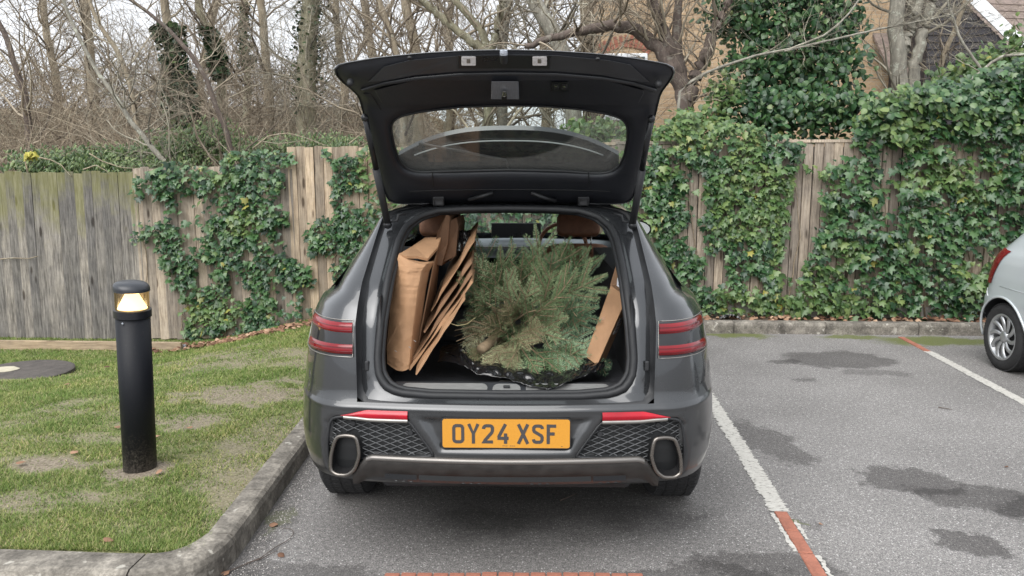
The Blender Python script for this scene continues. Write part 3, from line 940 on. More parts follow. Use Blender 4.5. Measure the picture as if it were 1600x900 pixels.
def paint_material(name, base, dirt=0.35, metal=0.55, rough=0.30):
    m, t, b = nodes_of(name)
    tc = N(t, 'ShaderNodeTexCoord')
    sep = N(t, 'ShaderNodeSeparateXYZ'); t.links.new(tc.outputs['Object'], sep.inputs[0])
    n1 = N(t, 'ShaderNodeTexNoise', i_Scale=3.5, i_Detail=7.0, i_Roughness=0.65)
    n2 = N(t, 'ShaderNodeTexNoise', i_Scale=120.0, i_Detail=2.0)
    t.links.new(tc.outputs['Object'], n1.inputs['Vector']); t.links.new(tc.outputs['Object'], n2.inputs['Vector'])
    # road film, thicker low down
    mr = N(t, 'ShaderNodeMapRange'); mr.inputs[1].default_value, mr.inputs[2].default_value = 1.0, 0.35
    mr.inputs[3].default_value, mr.inputs[4].default_value = 0.06, dirt
    t.links.new(sep.outputs['Z'], mr.inputs[0])
    mm = N(t, 'ShaderNodeMath', operation='MULTIPLY'); t.links.new(n1.outputs[0], mm.inputs[0]); t.links.new(mr.outputs[0], mm.inputs[1])
    mx = N(t, 'ShaderNodeMix', data_type='RGBA'); mx.inputs[6].default_value = rgba(base); mx.inputs[7].default_value = (0.13, 0.122, 0.112, 1)
    t.links.new(mm.outputs[0], mx.inputs[0]); t.links.new(mx.outputs[2], b.inputs['Base Color'])
    r = N(t, 'ShaderNodeMath', operation='MULTIPLY_ADD'); r.inputs[1].default_value = 0.9; r.inputs[2].default_value = rough - 0.04
    t.links.new(mm.outputs[0], r.inputs[0]); t.links.new(r.outputs[0], b.inputs['Roughness'])
    b.inputs['Metallic'].default_value = metal
    fl_ = N(t, 'ShaderNodeBump', i_Strength=0.03, i_Distance=0.001); t.links.new(n2.outputs[0], fl_.inputs['Height']); t.links.new(fl_.outputs[0], b.inputs['Normal'])
    cw = N(t, 'ShaderNodeMapRange'); cw.inputs[1].default_value, cw.inputs[2].default_value = 0.0, 0.4
    cw.inputs[3].default_value, cw.inputs[4].default_value = 1.0, 0.35
    t.links.new(mm.outputs[0], cw.inputs[0]); t.links.new(cw.outputs[0], b.inputs['Coat Weight'])
    b.inputs['Coat Roughness'].default_value = 0.05
    return m
m_paint = paint_material('grey_paint', (0.034, 0.037, 0.041), 0.26, 0.5, 0.26)
m_blackp = pmat('black_plastic', (0.016, 0.017, 0.019), 0.55, var=0.2, scale=10, rvar=0.08)
m_trim = pmat('black_trim', (0.010, 0.011, 0.013), 0.32, rvar=0.06, scale=8)
m_rubber = pmat('rubber', (0.012, 0.013, 0.015), 0.6, var=0.2, scale=30)
m_lin = pmat('boot_carpet', (0.026, 0.028, 0.034), 0.95, var=0.35, scale=120, bump=0.3)
m_chrome = pmat('satin_chrome', (0.62, 0.61, 0.58), 0.25, metal=1.0, rvar=0.08, scale=20)
m_silver = pmat('dull_silver', (0.34, 0.33, 0.31), 0.38, metal=0.8, rvar=0.1, scale=12, var=0.15)
m_diff = pmat('bronze_grey_diffuser', (0.032, 0.029, 0.027), 0.5, metal=0.15, var=0.35, scale=14, rvar=0.15)
m_glass = glassmat('clear_glass', (0.85, 0.89, 0.87), 0.05)
m_priv = glassmat('privacy_glass', (0.55, 0.58, 0.58), 0.30)
def lamp_material(name, c, rough=0.12, emis=0.0):
    m, t, b = nodes_of(name)
    tc = N(t, 'ShaderNodeTexCoord')
    wv = N(t, 'ShaderNodeTexNoise', i_Scale=9.0, i_Detail=2.0)
    t.links.new(tc.outputs['Object'], wv.inputs['Vector'])
    r = ramp(t, [(0.3, tuple(x * 0.6 for x in c)), (0.7, c)])
    t.links.new(wv.outputs[0], r.inputs[0]); t.links.new(r.outputs[0], b.inputs['Base Color'])
    b.inputs['Roughness'].default_value = rough
    b.inputs['Coat Weight'].default_value = 0.3; b.inputs['Specular IOR Level'].default_value = 0.35; b.inputs['Coat Roughness'].default_value = 0.04
    return m
m_red = lamp_material('red_lens', (0.20, 0.004, 0.009))
m_red2 = lamp_material('red_reflector', (0.45, 0.008, 0.022))
m_smoke = lamp_material('smoked_lens', (0.022, 0.022, 0.025))

def tab(pairs):
    xs, ys = zip(*pairs)
    return lambda z: float(np.interp(z, xs, ys))
W = tab([(.24, .86), (.33, .90), (.40, .925), (.50, .945), (.60, .953), (.75, .955), (.85, .952), (.95, .944), (1.05, .928), (1.10, .912), (1.14, .885), (1.175, .842), (1.20, .800), (1.30, .742), (1.40, .682), (1.46, .648), (1.50, .622)])
XE = tab([(.24, .60), (1.08, .624), (1.233, .618), (1.329, .611), (1.428, .603), (1.50, .594)])
RE = tab([(.24, .16), (.40, .105), (.45, .075), (.50, .062), (.56, .055), (.65, .055), (.72, .06), (.78, .085), (.90, .10), (1.0, .115), (1.08, .13), (1.15, .17), (1.233, .25), (1.329, .40), (1.428, .55), (1.50, .66)])
LC = tab([(.24, .50), (.6, .55), (.8, .62), (1.0, .72), (1.10, .74), (1.2, .62), (1.3, .5), (1.5, .4)])
FF = tab([(.24, 4.50), (.4, 4.62), (.7, 4.66), (.86, 4.62), (.92, 4.56), (.96, 4.45), (1.0, 4.25), (1.04, 4.0), (1.08, 3.70), (1.10, 3.66), (1.50, 3.02)])
def corner_xy(z, s, off=0.0):
    th = s * math.pi / 2
    n = 2.25
    sx, cx = max(0, math.sin(th)) ** (2 / n), max(0, math.cos(th)) ** (2 / n)
    xe, w = XE(z), W(z)
    return xe + (w + off - xe) * sx, RE(z) + LC(z) * (1 - cx) - off * (cx if s < 1 else 0)
# ---- shapes of the rear fascia, measured on the left half, in (x>0, z)
def half(pts, y=0.07):
    out = []
    for px, py in pts:
        p = cl(px, py, y)
        x = abs(p.x)
        yy = y
        for _ in range(4):
            yy = rear_y0(x, p.z)
            p = cl(px, py, yy); x = abs(p.x)
        out.append((x, p.z))
    return out
def rear_y0(x, z):
    """rear surface without recesses"""
    xe = XE(z)
    x = abs(x)
    if x <= xe:
        return RE(z) - 0.045 * (1 - (x / xe) ** 2)
    w = W(z)
    t = min(0.999, (x - xe) / (w - xe))
    n = 2.25
    return RE(z) + LC(z) * (1 - (1 - t ** n) ** (1 / n))
GRILLE = half([(513, 659), (527, 650), (575, 654), (636, 657), (646, 668), (676, 709), (677, 715), (581, 714), (573, 721), (553, 741), (521, 738), (511, 716)])
REFL = half([(533, 648), (573, 640), (634, 642), (637, 655), (577, 653)])
EXH = half([(527, 682), (540, 680), (556.5, 681.5), (560.5, 695), (562.5, 711), (556, 731), (545, 739), (529, 738), (519, 731), (518, 711), (522, 693)])
RECESS = [(-x, z) for x, z in half([(642, 644), (683, 713)])]
RECESS = [RECESS[0], RECESS[1], (-RECESS[1][0], RECESS[1][1]), (-RECESS[0][0], RECESS[0][1])]
def rear_y(x, z):
    y = rear_y0(x, z)
    d = poly_dist(abs(x), z, GRILLE)
    y += 0.034 * smooth01((d + 0.004) / 0.016)
    if abs(x) < 0.45:
        d2 = poly_dist(x, z, RECESS)
        y += 0.018 * smooth01((d2 - 0.012) / 0.03)
    # soft crease below the lip
    y -= 0.010 * math.exp(-((z - 0.742) / 0.012) ** 2)
    return y
ARCH = [(0.985, 0.362, 0.425), (3.86, 0.362, 0.425)]
def side_pts(z):
    """half plan line from the quarter edge round the corner to the nose: (x, y)"""
    w, ys = W(z), RE(z) + LC(z)
    ff = FF(z)
    lf = 0.62 if z < 1.09 else 0.30
    pts = [corner_xy(z, i / 22) for i in range(23)]
    ye = ff - lf
    pts += [(w, lerp(ys, ye, i / 70)) for i in range(1, 71)]
    n = 2.3
    pts += [(w * max(0, math.cos(a)) ** (2 / n), ye + lf * math.sin(a) ** (2 / n)) for a in [math.pi / 2 * i / 14 for i in range(1, 15)]]
    return pts
def body_parts():
    zs = list(np.linspace(.24, .40, 6)) + list(np.linspace(.415, .76, 44)) + list(np.linspace(.785, 1.06, 12)) + [1.08, 1.10, 1.12, 1.14, 1.158, 1.175, 1.19, 1.20, 1.22] + list(np.linspace(1.25, 1.46, 9)) + [1.50]
    names = ('body', 'rear_bumper', 'side_window', 'windscreen')
    for s in (-1, 1):
        mbs = {k: MB() for k in names}
        P = []
        for z in zs:
            row = []
            for j, (x, y) in enumerate(side_pts(z)):
                if j < 23 and z < 0.77 and x < W(z) * 0.97:
                    y = rear_y(x, z)
                # pull the skin onto the wheel arches
                for ay, az, ar in ARCH:
                    d = math.hypot(y - ay, z - az)
                    if ar - 0.045 < d < ar + 0.02 and x > 0.6:
                        k = ar / d
                        y, zz = ay + (y - ay) * k, az + (z - az) * k
                row.append((s * x, y, z))
            P.append(row)
        m = len(P[0])
        faces = {k: [] for k in names}
        for i in range(len(zs) - 1):
            for j in range(m - 1):
                q = [P[i][j], P[i][j + 1], P[i + 1][j + 1], P[i + 1][j]]
                cx = sum(abs(p[0]) for p in q) / 4; cyy = sum(p[1] for p in q) / 4; cz = sum(p[2] for p in q) / 4
                if any(math.hypot(cyy - ay, cz - az) < ar for ay, az, ar in ARCH) and cx > 0.55:
                    continue
                if cz < 0.41 and cyy < 0.62:
                    continue
                k = 'body'
                if cz < 0.765 and cyy < 0.60:
                    k = 'rear_bumper'
                if 1.20 < cz < 1.455:
                    zz = (cz - 1.20) / 0.255
                    if cyy > 0.92 + 0.42 * zz and cyy < FF(cz) - 0.36 and not (2.13 < cyy < 2.22):
                        k = 'side_window'
                    elif cyy > FF(cz) - 0.22 and cx < W(cz) * 0.90:
                        k = 'windscreen'
                faces[k].append(q)
        mat = {'body': m_paint, 'rear_bumper': m_paint, 'side_window': m_priv, 'windscreen': m_glass}
        for k in names:
            mb = mbs[k]
            idx = {}
            for q in faces[k]:
                f = []
                for p in q:
                    key = (round(p[0], 5), round(p[1], 5), round(p[2], 5))
                    if key not in idx:
                        idx[key] = len(mb.v); mb.v.append(p)
                    if idx[key] not in f:
                        f.append(idx[key])
                if len(f) > 2:
                    mb.f.append(tuple(f if s > 0 else f[::-1]))
        yield s, mbs, mat
BODY = {}
for s, mbs, mat in body_parts():
    for k, mb in mbs.items():
        if k == 'body':
            BODY.setdefault('body', []).append(mb); continue
        if k == 'rear_bumper':
            BODY.setdefault('bumper', []).append(mb); continue
        if k == 'windscreen':
            BODY.setdefault('ws', []).append(mb); continue
        mb.build(k, mat[k], car, smooth=True)
# centre of the bumper
cb = MB()
zs = list(np.linspace(.415, .76, 44))
xsn = np.linspace(-0.6225, 0.6225, 111)
cb.grid([[(x * XE(z) / 0.6225, rear_y(x * XE(z) / 0.6225, z), z) for x in xsn] for z in zs])
for mb in BODY['bumper']:
    cb.add(mb.v, mb.f)
# bottom return
cb.grid([[(x, rear_y0(x, .415) + d, .415 - dz) for x in np.linspace(-0.62, 0.62, 40)] for d, dz in ((0, 0), (.03, .02), (.12, .03), (.5, .03))])
def merge_build(mb, name, mat, parent, dist=0.0015):
    import bmesh
    me = mb.mesh(name, mat, True)
    bm = bmesh.new(); bm.from_mesh(me)
    bmesh.ops.remove_doubles(bm, verts=bm.verts, dist=dist)
    bmesh.ops.recalc_face_normals(bm, faces=bm.faces)
    bm.to_mesh(me); bm.free()
    me.polygons.foreach_set('use_smooth', [True] * len(me.polygons))
    o = link(name, me, parent)
    return o
bumper = merge_build(cb, 'rear_bumper', m_paint, car)
bd = MB()
for mb in BODY['body']:
    bd.add(mb.v, mb.f)
# roof skin
ZR = tab([(.68, 1.548), (.8, 1.562), (1.0, 1.583), (1.4, 1.612), (2.0, 1.63), (2.6, 1.62), (3.02, 1.585)])
roof = MB()
rows = []
for yv in np.linspace(0.0, 1.0, 24):
    row = []
    for u in np.linspace(-1, 1, 33):
        x = u * 0.622
        y_r = 0.66 + 0.075 * (1 - abs(u) ** 3) * 1.0
        y = lerp(y_r, 3.02, yv)
        zc_ = ZR(y)
        row.append((x, y, 1.50 + (zc_ - 1.50) * (1 - abs(u) ** 3.4) ** 0.62))
    rows.append(row)
roof.grid(rows)
bd.add(roof.v, roof.f)
body = merge_build(bd, 'body', m_paint, car)
ws = MB()
for mb in BODY['ws']:
    ws.add(mb.v, mb.f)
merge_build(ws, 'windscreen', m_glass, car)
# headlining under the roof
hl = MB()
hl.grid([[(x * 0.97, y, z - 0.035) for x, y, z in r] for r in rows])
hl.build('headlining', pmat('headlining_cloth', (0.22, 0.22, 0.215), 0.95), car, smooth=True)
# bright strip round the side windows
for s in (-1, 1):
    pts = []
    for k in range(14):      # bottom edge from front to back
        y = lerp(3.3, 0.93, k / 13); pts.append((s * (W(1.2) + 0.004), y, 1.198))
    for k in range(1, 10):    # up the raked rear edge
        z = lerp(1.2, 1.455, k / 9); y = 0.92 + 0.42 * (z - 1.2) / 0.255
        x = W(z) if y > RE(z) + LC(z) else W(z) * 0.995
        pts.append((s * (x + 0.004), y, z))
    MB().tube(pts, 0.006, 6).build('window_trim', m_chrome, car, smooth=True)

# ---- the boot frame: gap, painted gutter, rubber seal
def YS(z):
    return float(np.interp(z, [.75, .78, .94, 1.08, 1.163, 1.233, 1.329, 1.428, 1.5, 1.534, 1.56], [.075, .09, .13, .165, .22, .285, .43, .58, .69, .745, .755]))
seal_half = [(0, 1.530), (.2, 1.527), (.33, 1.519), (.41, 1.495), (.462, 1.450), (.482, 1.40), (.492, 1.30), (.499, 1.16), (.508, 1.05), (.515, .94), (.510, .875), (.485, .825), (.43, .797), (.3, .785), (0, .782)]
edge_half = [(0, 1.560), (.30, 1.556), (.45, 1.547), (.55, 1.530), (.59, 1.505), (.603, 1.428), (.611, 1.329), (.618, 1.233), (.624, 1.08), (.624, .95), (.624, .80), (.615, .768), (.58, .757), (.3, .757), (0, .757)]
seal_half = [(x * 1.036, z) for x, z in seal_half]
def by_angle(path, n=120, c=(0, 1.14)):
    full = path + [(-x, z) for x, z in path[-2:0:-1]]
    # dense resample then pick by angle
    d = []
    for i in range(len(full)):
        a, b = full[i], full[(i + 1) % len(full)]
        for k in range(24):
            d.append((lerp(a[0], b[0], k / 24), lerp(a[1], b[1], k / 24)))
    an = np.array([math.atan2(p[0] - c[0], p[1] - c[1]) for p in d]) % (2 * math.pi)
    o = np.argsort(an); d = np.array(d)[o]; an = an[o]
    q = np.linspace(0, 2 * math.pi, n, endpoint=False)
    return [(float(np.interp(a, an, d[:, 0], period=2 * math.pi)), float(np.interp(a, an, d[:, 1], period=2 * math.pi))) for a in q]
E_ = by_angle(edge_half); S_ = by_angle(seal_half)
def YE(x, z):
    if z < 0.772:
        return rear_y0(x, 0.757)
    if z > 1.50:
        u = min(1, abs(x) / 0.622)
        return 0.66 + 0.075 * (1 - u ** 3)
    return RE(z)
L0 = [(x, YE(x, z), z) for x, z in E_]
L1 = [(lerp(x, sx, .06), YE(x, z) + .03 * (z > .78), lerp(z, sz, .06)) for (x, z), (sx, sz) in zip(E_, S_)]
L2 = [(lerp(x, sx, .2), lerp(YE(x, z), YS(sz), .3) + .036 * (z > .78), lerp(z, sz, .2)) for (x, z), (sx, sz) in zip(E_, S_)]
L3 = [(lerp(x, sx, .62), lerp(YE(x, z), YS(sz), .6) + .004, lerp(z, sz, .62)) for (x, z), (sx, sz) in zip(E_, S_)]
L4 = [(sx, YS(sz), sz) for sx, sz in S_]
L5 = [(sx * .985, YS(sz) + .05, lerp(sz, 1.14, .015)) for sx, sz in S_]
MB().grid([L0, L1, L2], closed_v=True).build('drain_channel', m_blackp, car, smooth=True)
MB().grid([L2, L3, L4, L5], closed_v=True).build('boot_frame', m_paint, car, smooth=True)
MB().tube([(x, y - 0.004, z) for x, y, z in L4], 0.016, 8, closed=True).build('boot_seal', m_rubber, car, smooth=True)
MB().tube([(lerp(x, 0, .03), y + 0.016, lerp(z, 1.14, .03)) for x, y, z in L4], 0.012, 8, closed=True).build('inner_seal', m_rubber, car, smooth=True)
# lock-side catches on the frame
for px in (573, 1011):
    p = cl(px, 572, 0.115)
    MB().box((p.x, p.y + 0.004, p.z), (0.018, 0.012, 0.042)).build('gate_stop', m_blackp, car, bevel=0.005)

# ---- boot lining, floor, sill
FZ = 0.765
bl = MB()
bl.grid([[(x, y, FZ) for x in np.linspace(-.56, .56, 3)] for y in (.13, 2.0)])
bl.build('boot_floor', m_lin, car)
wl = MB()
for s in (-1, 1):
    wl.grid([[(s * .52, .14, z), (s * .545, .4, z), (s * .55, 2.3, z)] for z in (FZ - .01, 1.0, 1.19)])
    wl.grid([[(s * .545, .35, 1.19), (s * .55, 2.3, 1.19)], [(s * .79, .8, 1.197), (s * .79, 2.3, 1.197)]])
    wl.grid([[(s * x, YS(z) + d, z) for z in np.linspace(.80, 1.50, 14)] for x, d in ((.515, .03), (.54, .18), (.56, .42))])
    wl.grid([[(s * W(z) * .97, lerp(RE(z) + .2, RE(z) + LC(z) + .22, k), z) for z in (1.19, 1.3, 1.4, 1.5)] for k in (0, .5, 1)])
wl.build('side_lining', pmat('lining_plastic', (0.024, 0.025, 0.029), 0.7, var=0.25, scale=20), car, smooth=False)
sp = MB()
sp.grid([[(x, y, z) for x in np.linspace(-.47, .47, 24)] for y, z in ((.100, .778), (.112, .784), (.175, .815), (.20, .815), (.235, FZ))])
sp.build('sill_panel', pmat('sill_plastic', (0.022, 0.024, 0.028), 0.5, var=0.2, scale=15), car, smooth=True)
def pill(x0, x1, y0, y1, z, mat, name, parent, th=0.006, tilt=0.0):
    r = (y1 - y0) / 2; yc_ = (y0 + y1) / 2
    pts = [(x0 + r - r * math.cos(a), yc_ + r * math.sin(a), z) for a in np.linspace(-math.pi / 2, math.pi / 2, 8)]
    pts = [(x0 + r + r * math.cos(a), yc_ + r * math.sin(a), z) for a in np.linspace(math.pi / 2, 3 * math.pi / 2, 8)] + [(x1 - r + r * math.cos(a), yc_ + r * math.sin(a), z) for a in np.linspace(-math.pi / 2, math.pi / 2, 8)]
    if tilt:
        pts = [(a, b, c + (b - y0) * tilt) for a, b, c in pts]
    return MB().prism(pts, (0, 0, th)).build(name, mat, parent, bevel=0.002)
m_sill = pmat('brushed_sill', (0.30, 0.30, 0.295), 0.45, metal=0.7, var=0.2, scale=30, rvar=0.1, stretch=(1, 30, 1))
pill(-.44, -.075, .118, .170, .785, m_sill, 'sill_strip', car, tilt=.5)
pill(-.055, .065, .114, .168, .783, m_sill, 'sill_strip', car, tilt=.5)
pill(.085, .44, .118, .170, .785, m_sill, 'sill_strip', car, tilt=.5)
pill(-.035, .06, .21, .245, .790, m_silver, 'floor_handle', car, tilt=.4)
MB().box((.005, .148, .808), (.028, .018, .008)).build('striker_slot', m_blackp, car, bevel=0.002)

# ---- rear lights
def light_bar(s, z0, z1, s1, mat, name, parent, off=0.006, zo=0.0):
    n, m = 30, 7
    rows = []
    for i in range(n + 1):
        q = i / n
        t = 0.015 + (s1 - 0.015) * q
        sh = 1.0 if q < 0.86 else math.sqrt(max(0.02, 1 - ((q - .86) / .14) ** 2))
        zc_ = (z0 + z1) / 2 + zo * q * q; hh = (z1 - z0) / 2 * (0.96 + 0.04 * q) * sh
        row = []
        for j in range(m + 1):
            v = j / m * 2 - 1
            z = zc_ + v * hh
            bulge = off * (1 - v ** 4) * min(1, (1 - q) * 9 + .2)
            x, y = corner_xy(z, t, 0.001 + bulge)
            row.append((s * x, y, z))
        rows.append(row)
    return MB().grid(rows).build(name, mat, parent, smooth=True)
m_redd = lamp_material('red_lens_deep', (0.11, 0.004, 0.008))
for s in (-1, 1):
    t = light_bar(s, .948, 1.09, .60, m_smoke, 'tail_light', car, 0.003, zo=-0.006)
    for z0, z1 in ((1.040, 1.084), (.954, .998)):
        lb = light_bar(s, z0, z1, .585, m_red, 'light_bar', t, 0.010, zo=0.004 if z0 > 1 else -0.010)
        for zz in (0.25, 0.62):
            h = z1 - z0
            light_bar(s, z0 + h * zz, z0 + h * (zz + .10), .55, m_redd, 'light_line', t, 0.0125, zo=0.004 if z0 > 1 else -0.010)
    # bright edge round the lamp
    pts = []
    for zb_, rev in ((.944, False), (1.094, True)):
        seg = []
        for k in range(25):
            tt = 0.015 + .60 * k / 24
            zz_ = zb_ - 0.006 * (k / 24) ** 2
            x, y = corner_xy(zz_, tt, 0.004)
            seg.append((s * x, y, zz_))
        pts += seg if not rev else seg[::-1]
    MB().tube(pts, 0.0022, 5, closed=True).build('lamp_edge', m_silver, t, smooth=True)

# ---- grille inserts, reflectors, exhausts
def ring_on_rear(poly, off, n=64, smooth=2, c=.25):
    P = list(poly)
    for _ in range(smooth):
        Q = []
        for i in range(len(P)):
            a, b = P[i], P[(i + 1) % len(P)]
            Q += [(a[0] * (1 - c) + b[0] * c, a[1] * (1 - c) + b[1] * c), (a[0] * c + b[0] * (1 - c), a[1] * c + b[1] * (1 - c))]
        P = Q
    return P
m_gback = pmat('grille_black', (0.009, 0.010, 0.011), 0.6)
m_gbar = pmat('grille_bar', (0.085, 0.088, 0.092), 0.38, metal=0.4, var=0.3, scale=25, rvar=0.1)
for s in (-1, 1):
    gr = MB()
    # back plate following the fascia
    gx0, gx1 = min(p[0] for p in GRILLE), max(p[0] for p in GRILLE)
    gz0, gz1 = min(p[1] for p in GRILLE), max(p[1] for p in GRILLE)
    n1, n2 = 64, 34
    for i in range(n1):
        for j in range(n2):
            q = [(lerp(gx0, gx1, (i + a) / n1), lerp(gz0, gz1, (j + b) / n2)) for a, b in ((0, 0), (1, 0), (1, 1), (0, 1))]
            if poly_dist(sum(p[0] for p in q) / 4, sum(p[1] for p in q) / 4, GRILLE) > 0.004:
                gr.add([(s * x, rear_y(x, z) - .003, z) for x, z in q], [(0, 1, 2, 3)])
    grille = gr.build('grille', m_gback, car)
    lat = MB()
    dx, dz = 0.059, 0.0225
    exh_big = [((x - .68) * 1.10 + .68, (z - .527) * 1.10 + .527) for x, z in EXH]
    for sgn in (-1, 1):
        for k in range(-24, 36):
            # arc-length-like coordinate so that the mesh keeps its size round the corner
            run = []
            for q in np.linspace(0, 1, 140):
                x = lerp(gx0 - .02, gx1 + .02, q)
                xa = x + 0.6 * max(0, x - .62) ** 1.5
                z = gz0 + k * 0.0245 + sgn * (xa - gx0) * 0.40
                ok = poly_dist(x, z, GRILLE) > 0.006 and not in_poly(x, z, exh_big)
                if ok:
                    run.append((s * x, rear_y(x, z) - .010, z))
                else:
                    if len(run) > 2:
                        lat.tube(run, 0.0026, 4)
                    run = []
            if len(run) > 2:
                lat.tube(run, 0.0026, 4)
    lat.build('lattice', m_gbar, grille, smooth=True)
    # dark lip round the insert
    P = ring_on_rear(GRILLE, 0)
    MB().tube([(s * x, rear_y0(x, z) + .006, z) for x, z in P], 0.0065, 6, closed=True).build('surround', m_blackp, grille, smooth=True)
    for px, py in ((550, 664), (640, 679)):
        x, z = half([(px, py)])[0]
        MB().lathe([(0, .004), (.010, .004), (.013, .0), (.013, -.02)], 18, Matrix.Translation((s * x, rear_y(x, z) - .013, z)) @ Matrix.Rotation(math.pi / 2, 4, 'X')).build('parking_sensor', m_blackp, car, smooth=False)
    # red reflector and the bright sill under it
    rf = MB()
    zt_ = lambda x: float(np.interp(x, [p[0] for p in sorted(REFL[0:3])], [p[1] for p in sorted(REFL[0:3])]))
    lo_ = sorted([REFL[3], REFL[4], REFL[0]])
    zb_ = lambda x: float(np.interp(x, [p[0] for p in lo_], [p[1] for p in lo_]))
    xsr = np.linspace(min(p[0] for p in REFL), max(p[0] for p in REFL), 26)
    rows = []
    for x in xsr:
        a, b = zb_(x), zt_(x)
        rows.append([(s * x, rear_y0(x, lerp(a, b, v)) - .006 - .006 * (1 - (2 * v - 1) ** 2), lerp(a, b, v)) for v in np.linspace(0, 1, 6)])
    rf.grid(rows)
    rf.build('reflector', m_red2, car, smooth=True)
    lp = MB()
    lp.grid([[(s * x, rear_y0(x, zb_(x) - d) - o, zb_(x) - d) for d, o in ((0.0, .006), (.002, .012), (.014, .008), (.019, -.012))] for x in xsr[0:25]])
    lp.build('reflector_lip', m_silver, car, smooth=True)
    # exhaust outlet
    P = ring_on_rear(EXH, 0, smooth=2, c=.2)
    c0 = (sum(p[0] for p in EXH) / len(EXH), sum(p[1] for p in EXH) / len(EXH))
    yb = rear_y0(c0[0], c0[1])
    def ring(k, y):
        return [(s * lerp(c0[0], x, k), y + 0.22 * (x - c0[0]), lerp(c0[1], z, k)) for x, z in P]
    ex = MB().tube(ring(1.0, yb - .004), 0.0085, 8, closed=True).build('exhaust_finisher', pmat('bronze_chrome', (0.19, 0.175, 0.16), .3, metal=.9, rvar=.08, scale=20), car, smooth=True)
    MB().grid([ring(0.98, yb), ring(0.86, yb + .05), ring(0.55, yb + .12)], closed_v=True).build('exhaust_funnel', pmat('funnel_grey', (0.012, 0.012, 0.013), .5), ex, smooth=True)
    pc = Matrix.Translation((s * (c0[0] - .004), yb + .045, c0[1] - .020)) @ Matrix.Rotation(-math.pi / 2, 4, 'X')
    MB().lathe([(.033, 0), (.040, .0), (.040, .10), (.033, .1), (.033, 0.0)], 26, pc).build('tail_pipe', pmat('sooty_steel', (0.02, 0.02, 0.021), 0.5, metal=0.6), ex, smooth=True)
    MB().lathe([(0, .008), (.037, .006)], 26, pc).build('pipe_bore', pmat('bore_black', (0.002, 0.002, 0.002), 1.0), ex)  # black disc filling the mouth of the pipe

# ---- diffuser with its bright upper edge and slot
dz0 = [(0.0, .512), (.53, .520), (.565, .540)]
ztop = lambda x: float(np.interp(abs(x), [0, .46, .555, .585, .64], [.540, .541, .541, .525, .452]))
df = MB()
xs_ = np.linspace(-.64, .64, 120)
prof = ((0.0, -.004), (.004, -.016), (.030, -.020), (.055, -.014), (.085, -.010), (1.0, .03))
rows = []
for x in xs_:
    zt_v = ztop(x)
    row = []
    for k, (d, o_) in enumerate(prof):
        z = zt_v - d if d < 1 else .402
        z = max(z, .402) if d < 1 else z
        row.append((x, rear_y0(x, max(z, .43)) + o_, z))
    rows.append(row)
df.grid(rows)
diff = df.build('diffuser', m_diff, car, smooth=True)
et = MB()
et.grid([[(x, rear_y0(x, ztop(x)) + o_, ztop(x) + d) for d, o_ in ((.003, -.002), (.004, -.020), (-.012, -.026), (-.017, -.020))] for x in np.linspace(-.575, .575, 90)])
et.build('diffuser_edge', pmat('diffuser_bright_edge', (0.17, 0.16, 0.15), 0.35, metal=0.7, rvar=.1, scale=10), diff, smooth=True)
zs0 = cl(630, 745, .03).z
for x0, x1, mt, nm, o_ in ((-.50, -.365, m_trim, 'lower_lamp', -.020), (.365, .50, m_trim, 'lower_lamp', -.020), (-.355, .355, m_gback, 'slot', -.019)):
    q = MB()
    q.grid([[(x, rear_y0(x, .46) + o_ - .001, zz) for zz in (zs0 - .011, zs0 + .011)] for x in np.linspace(x0, x1, 20)])
    q.build(nm, mt, diff)
# ---- underbody so that no daylight shows under the car
ub = MB().box((0, 2.3, .30), (1.5, 3.6, .10))
ub.build('underbody', m_blackp, car)
ub2 = MB().box((0, .5, .38), (1.1, .6, .10)); ub2.build('silencer', m_blackp, car, bevel=0.03)

# ---- number plate
PX0, PX1 = cl(692, 676, .03), cl(890, 676, .03)
pcx = (PX0.x + PX1.x) / 2; pz0 = cl(790, 697.5, .03).z; pz1 = cl(790, 653.5, .03).z
py_ = rear_y(pcx, (pz0 + pz1) / 2) - .010
def rrect(w, h, r, n=6):
    out = []
    for cx, cz, a0 in ((w / 2 - r, h / 2 - r, 0), (-w / 2 + r, h / 2 - r, 90), (-w / 2 + r, -h / 2 + r, 180), (w / 2 - r, -h / 2 + r, 270)):
        out += [(cx + r * math.cos(math.radians(a0 + 90 * k / n)), cz + r * math.sin(math.radians(a0 + 90 * k / n))) for k in range(n + 1)]
    return out
pw, ph = (PX1.x - PX0.x), (pz1 - pz0)
plate = MB().prism([(x, 0, z) for x, z in rrect(pw, ph, .010)], (0, -.005, 0)).build('number_plate', pmat('yellow_plate', (0.52, 0.235, 0.022), 0.5, var=0.06, scale=160), car)
plate.location = (pcx, py_, (pz0 + pz1) / 2)
MB().prism([(x, .004, z) for x, z in rrect(pw + .010, ph + .010, .014)], (0, -.005, 0)).build('plate_holder', m_blackp, plate)
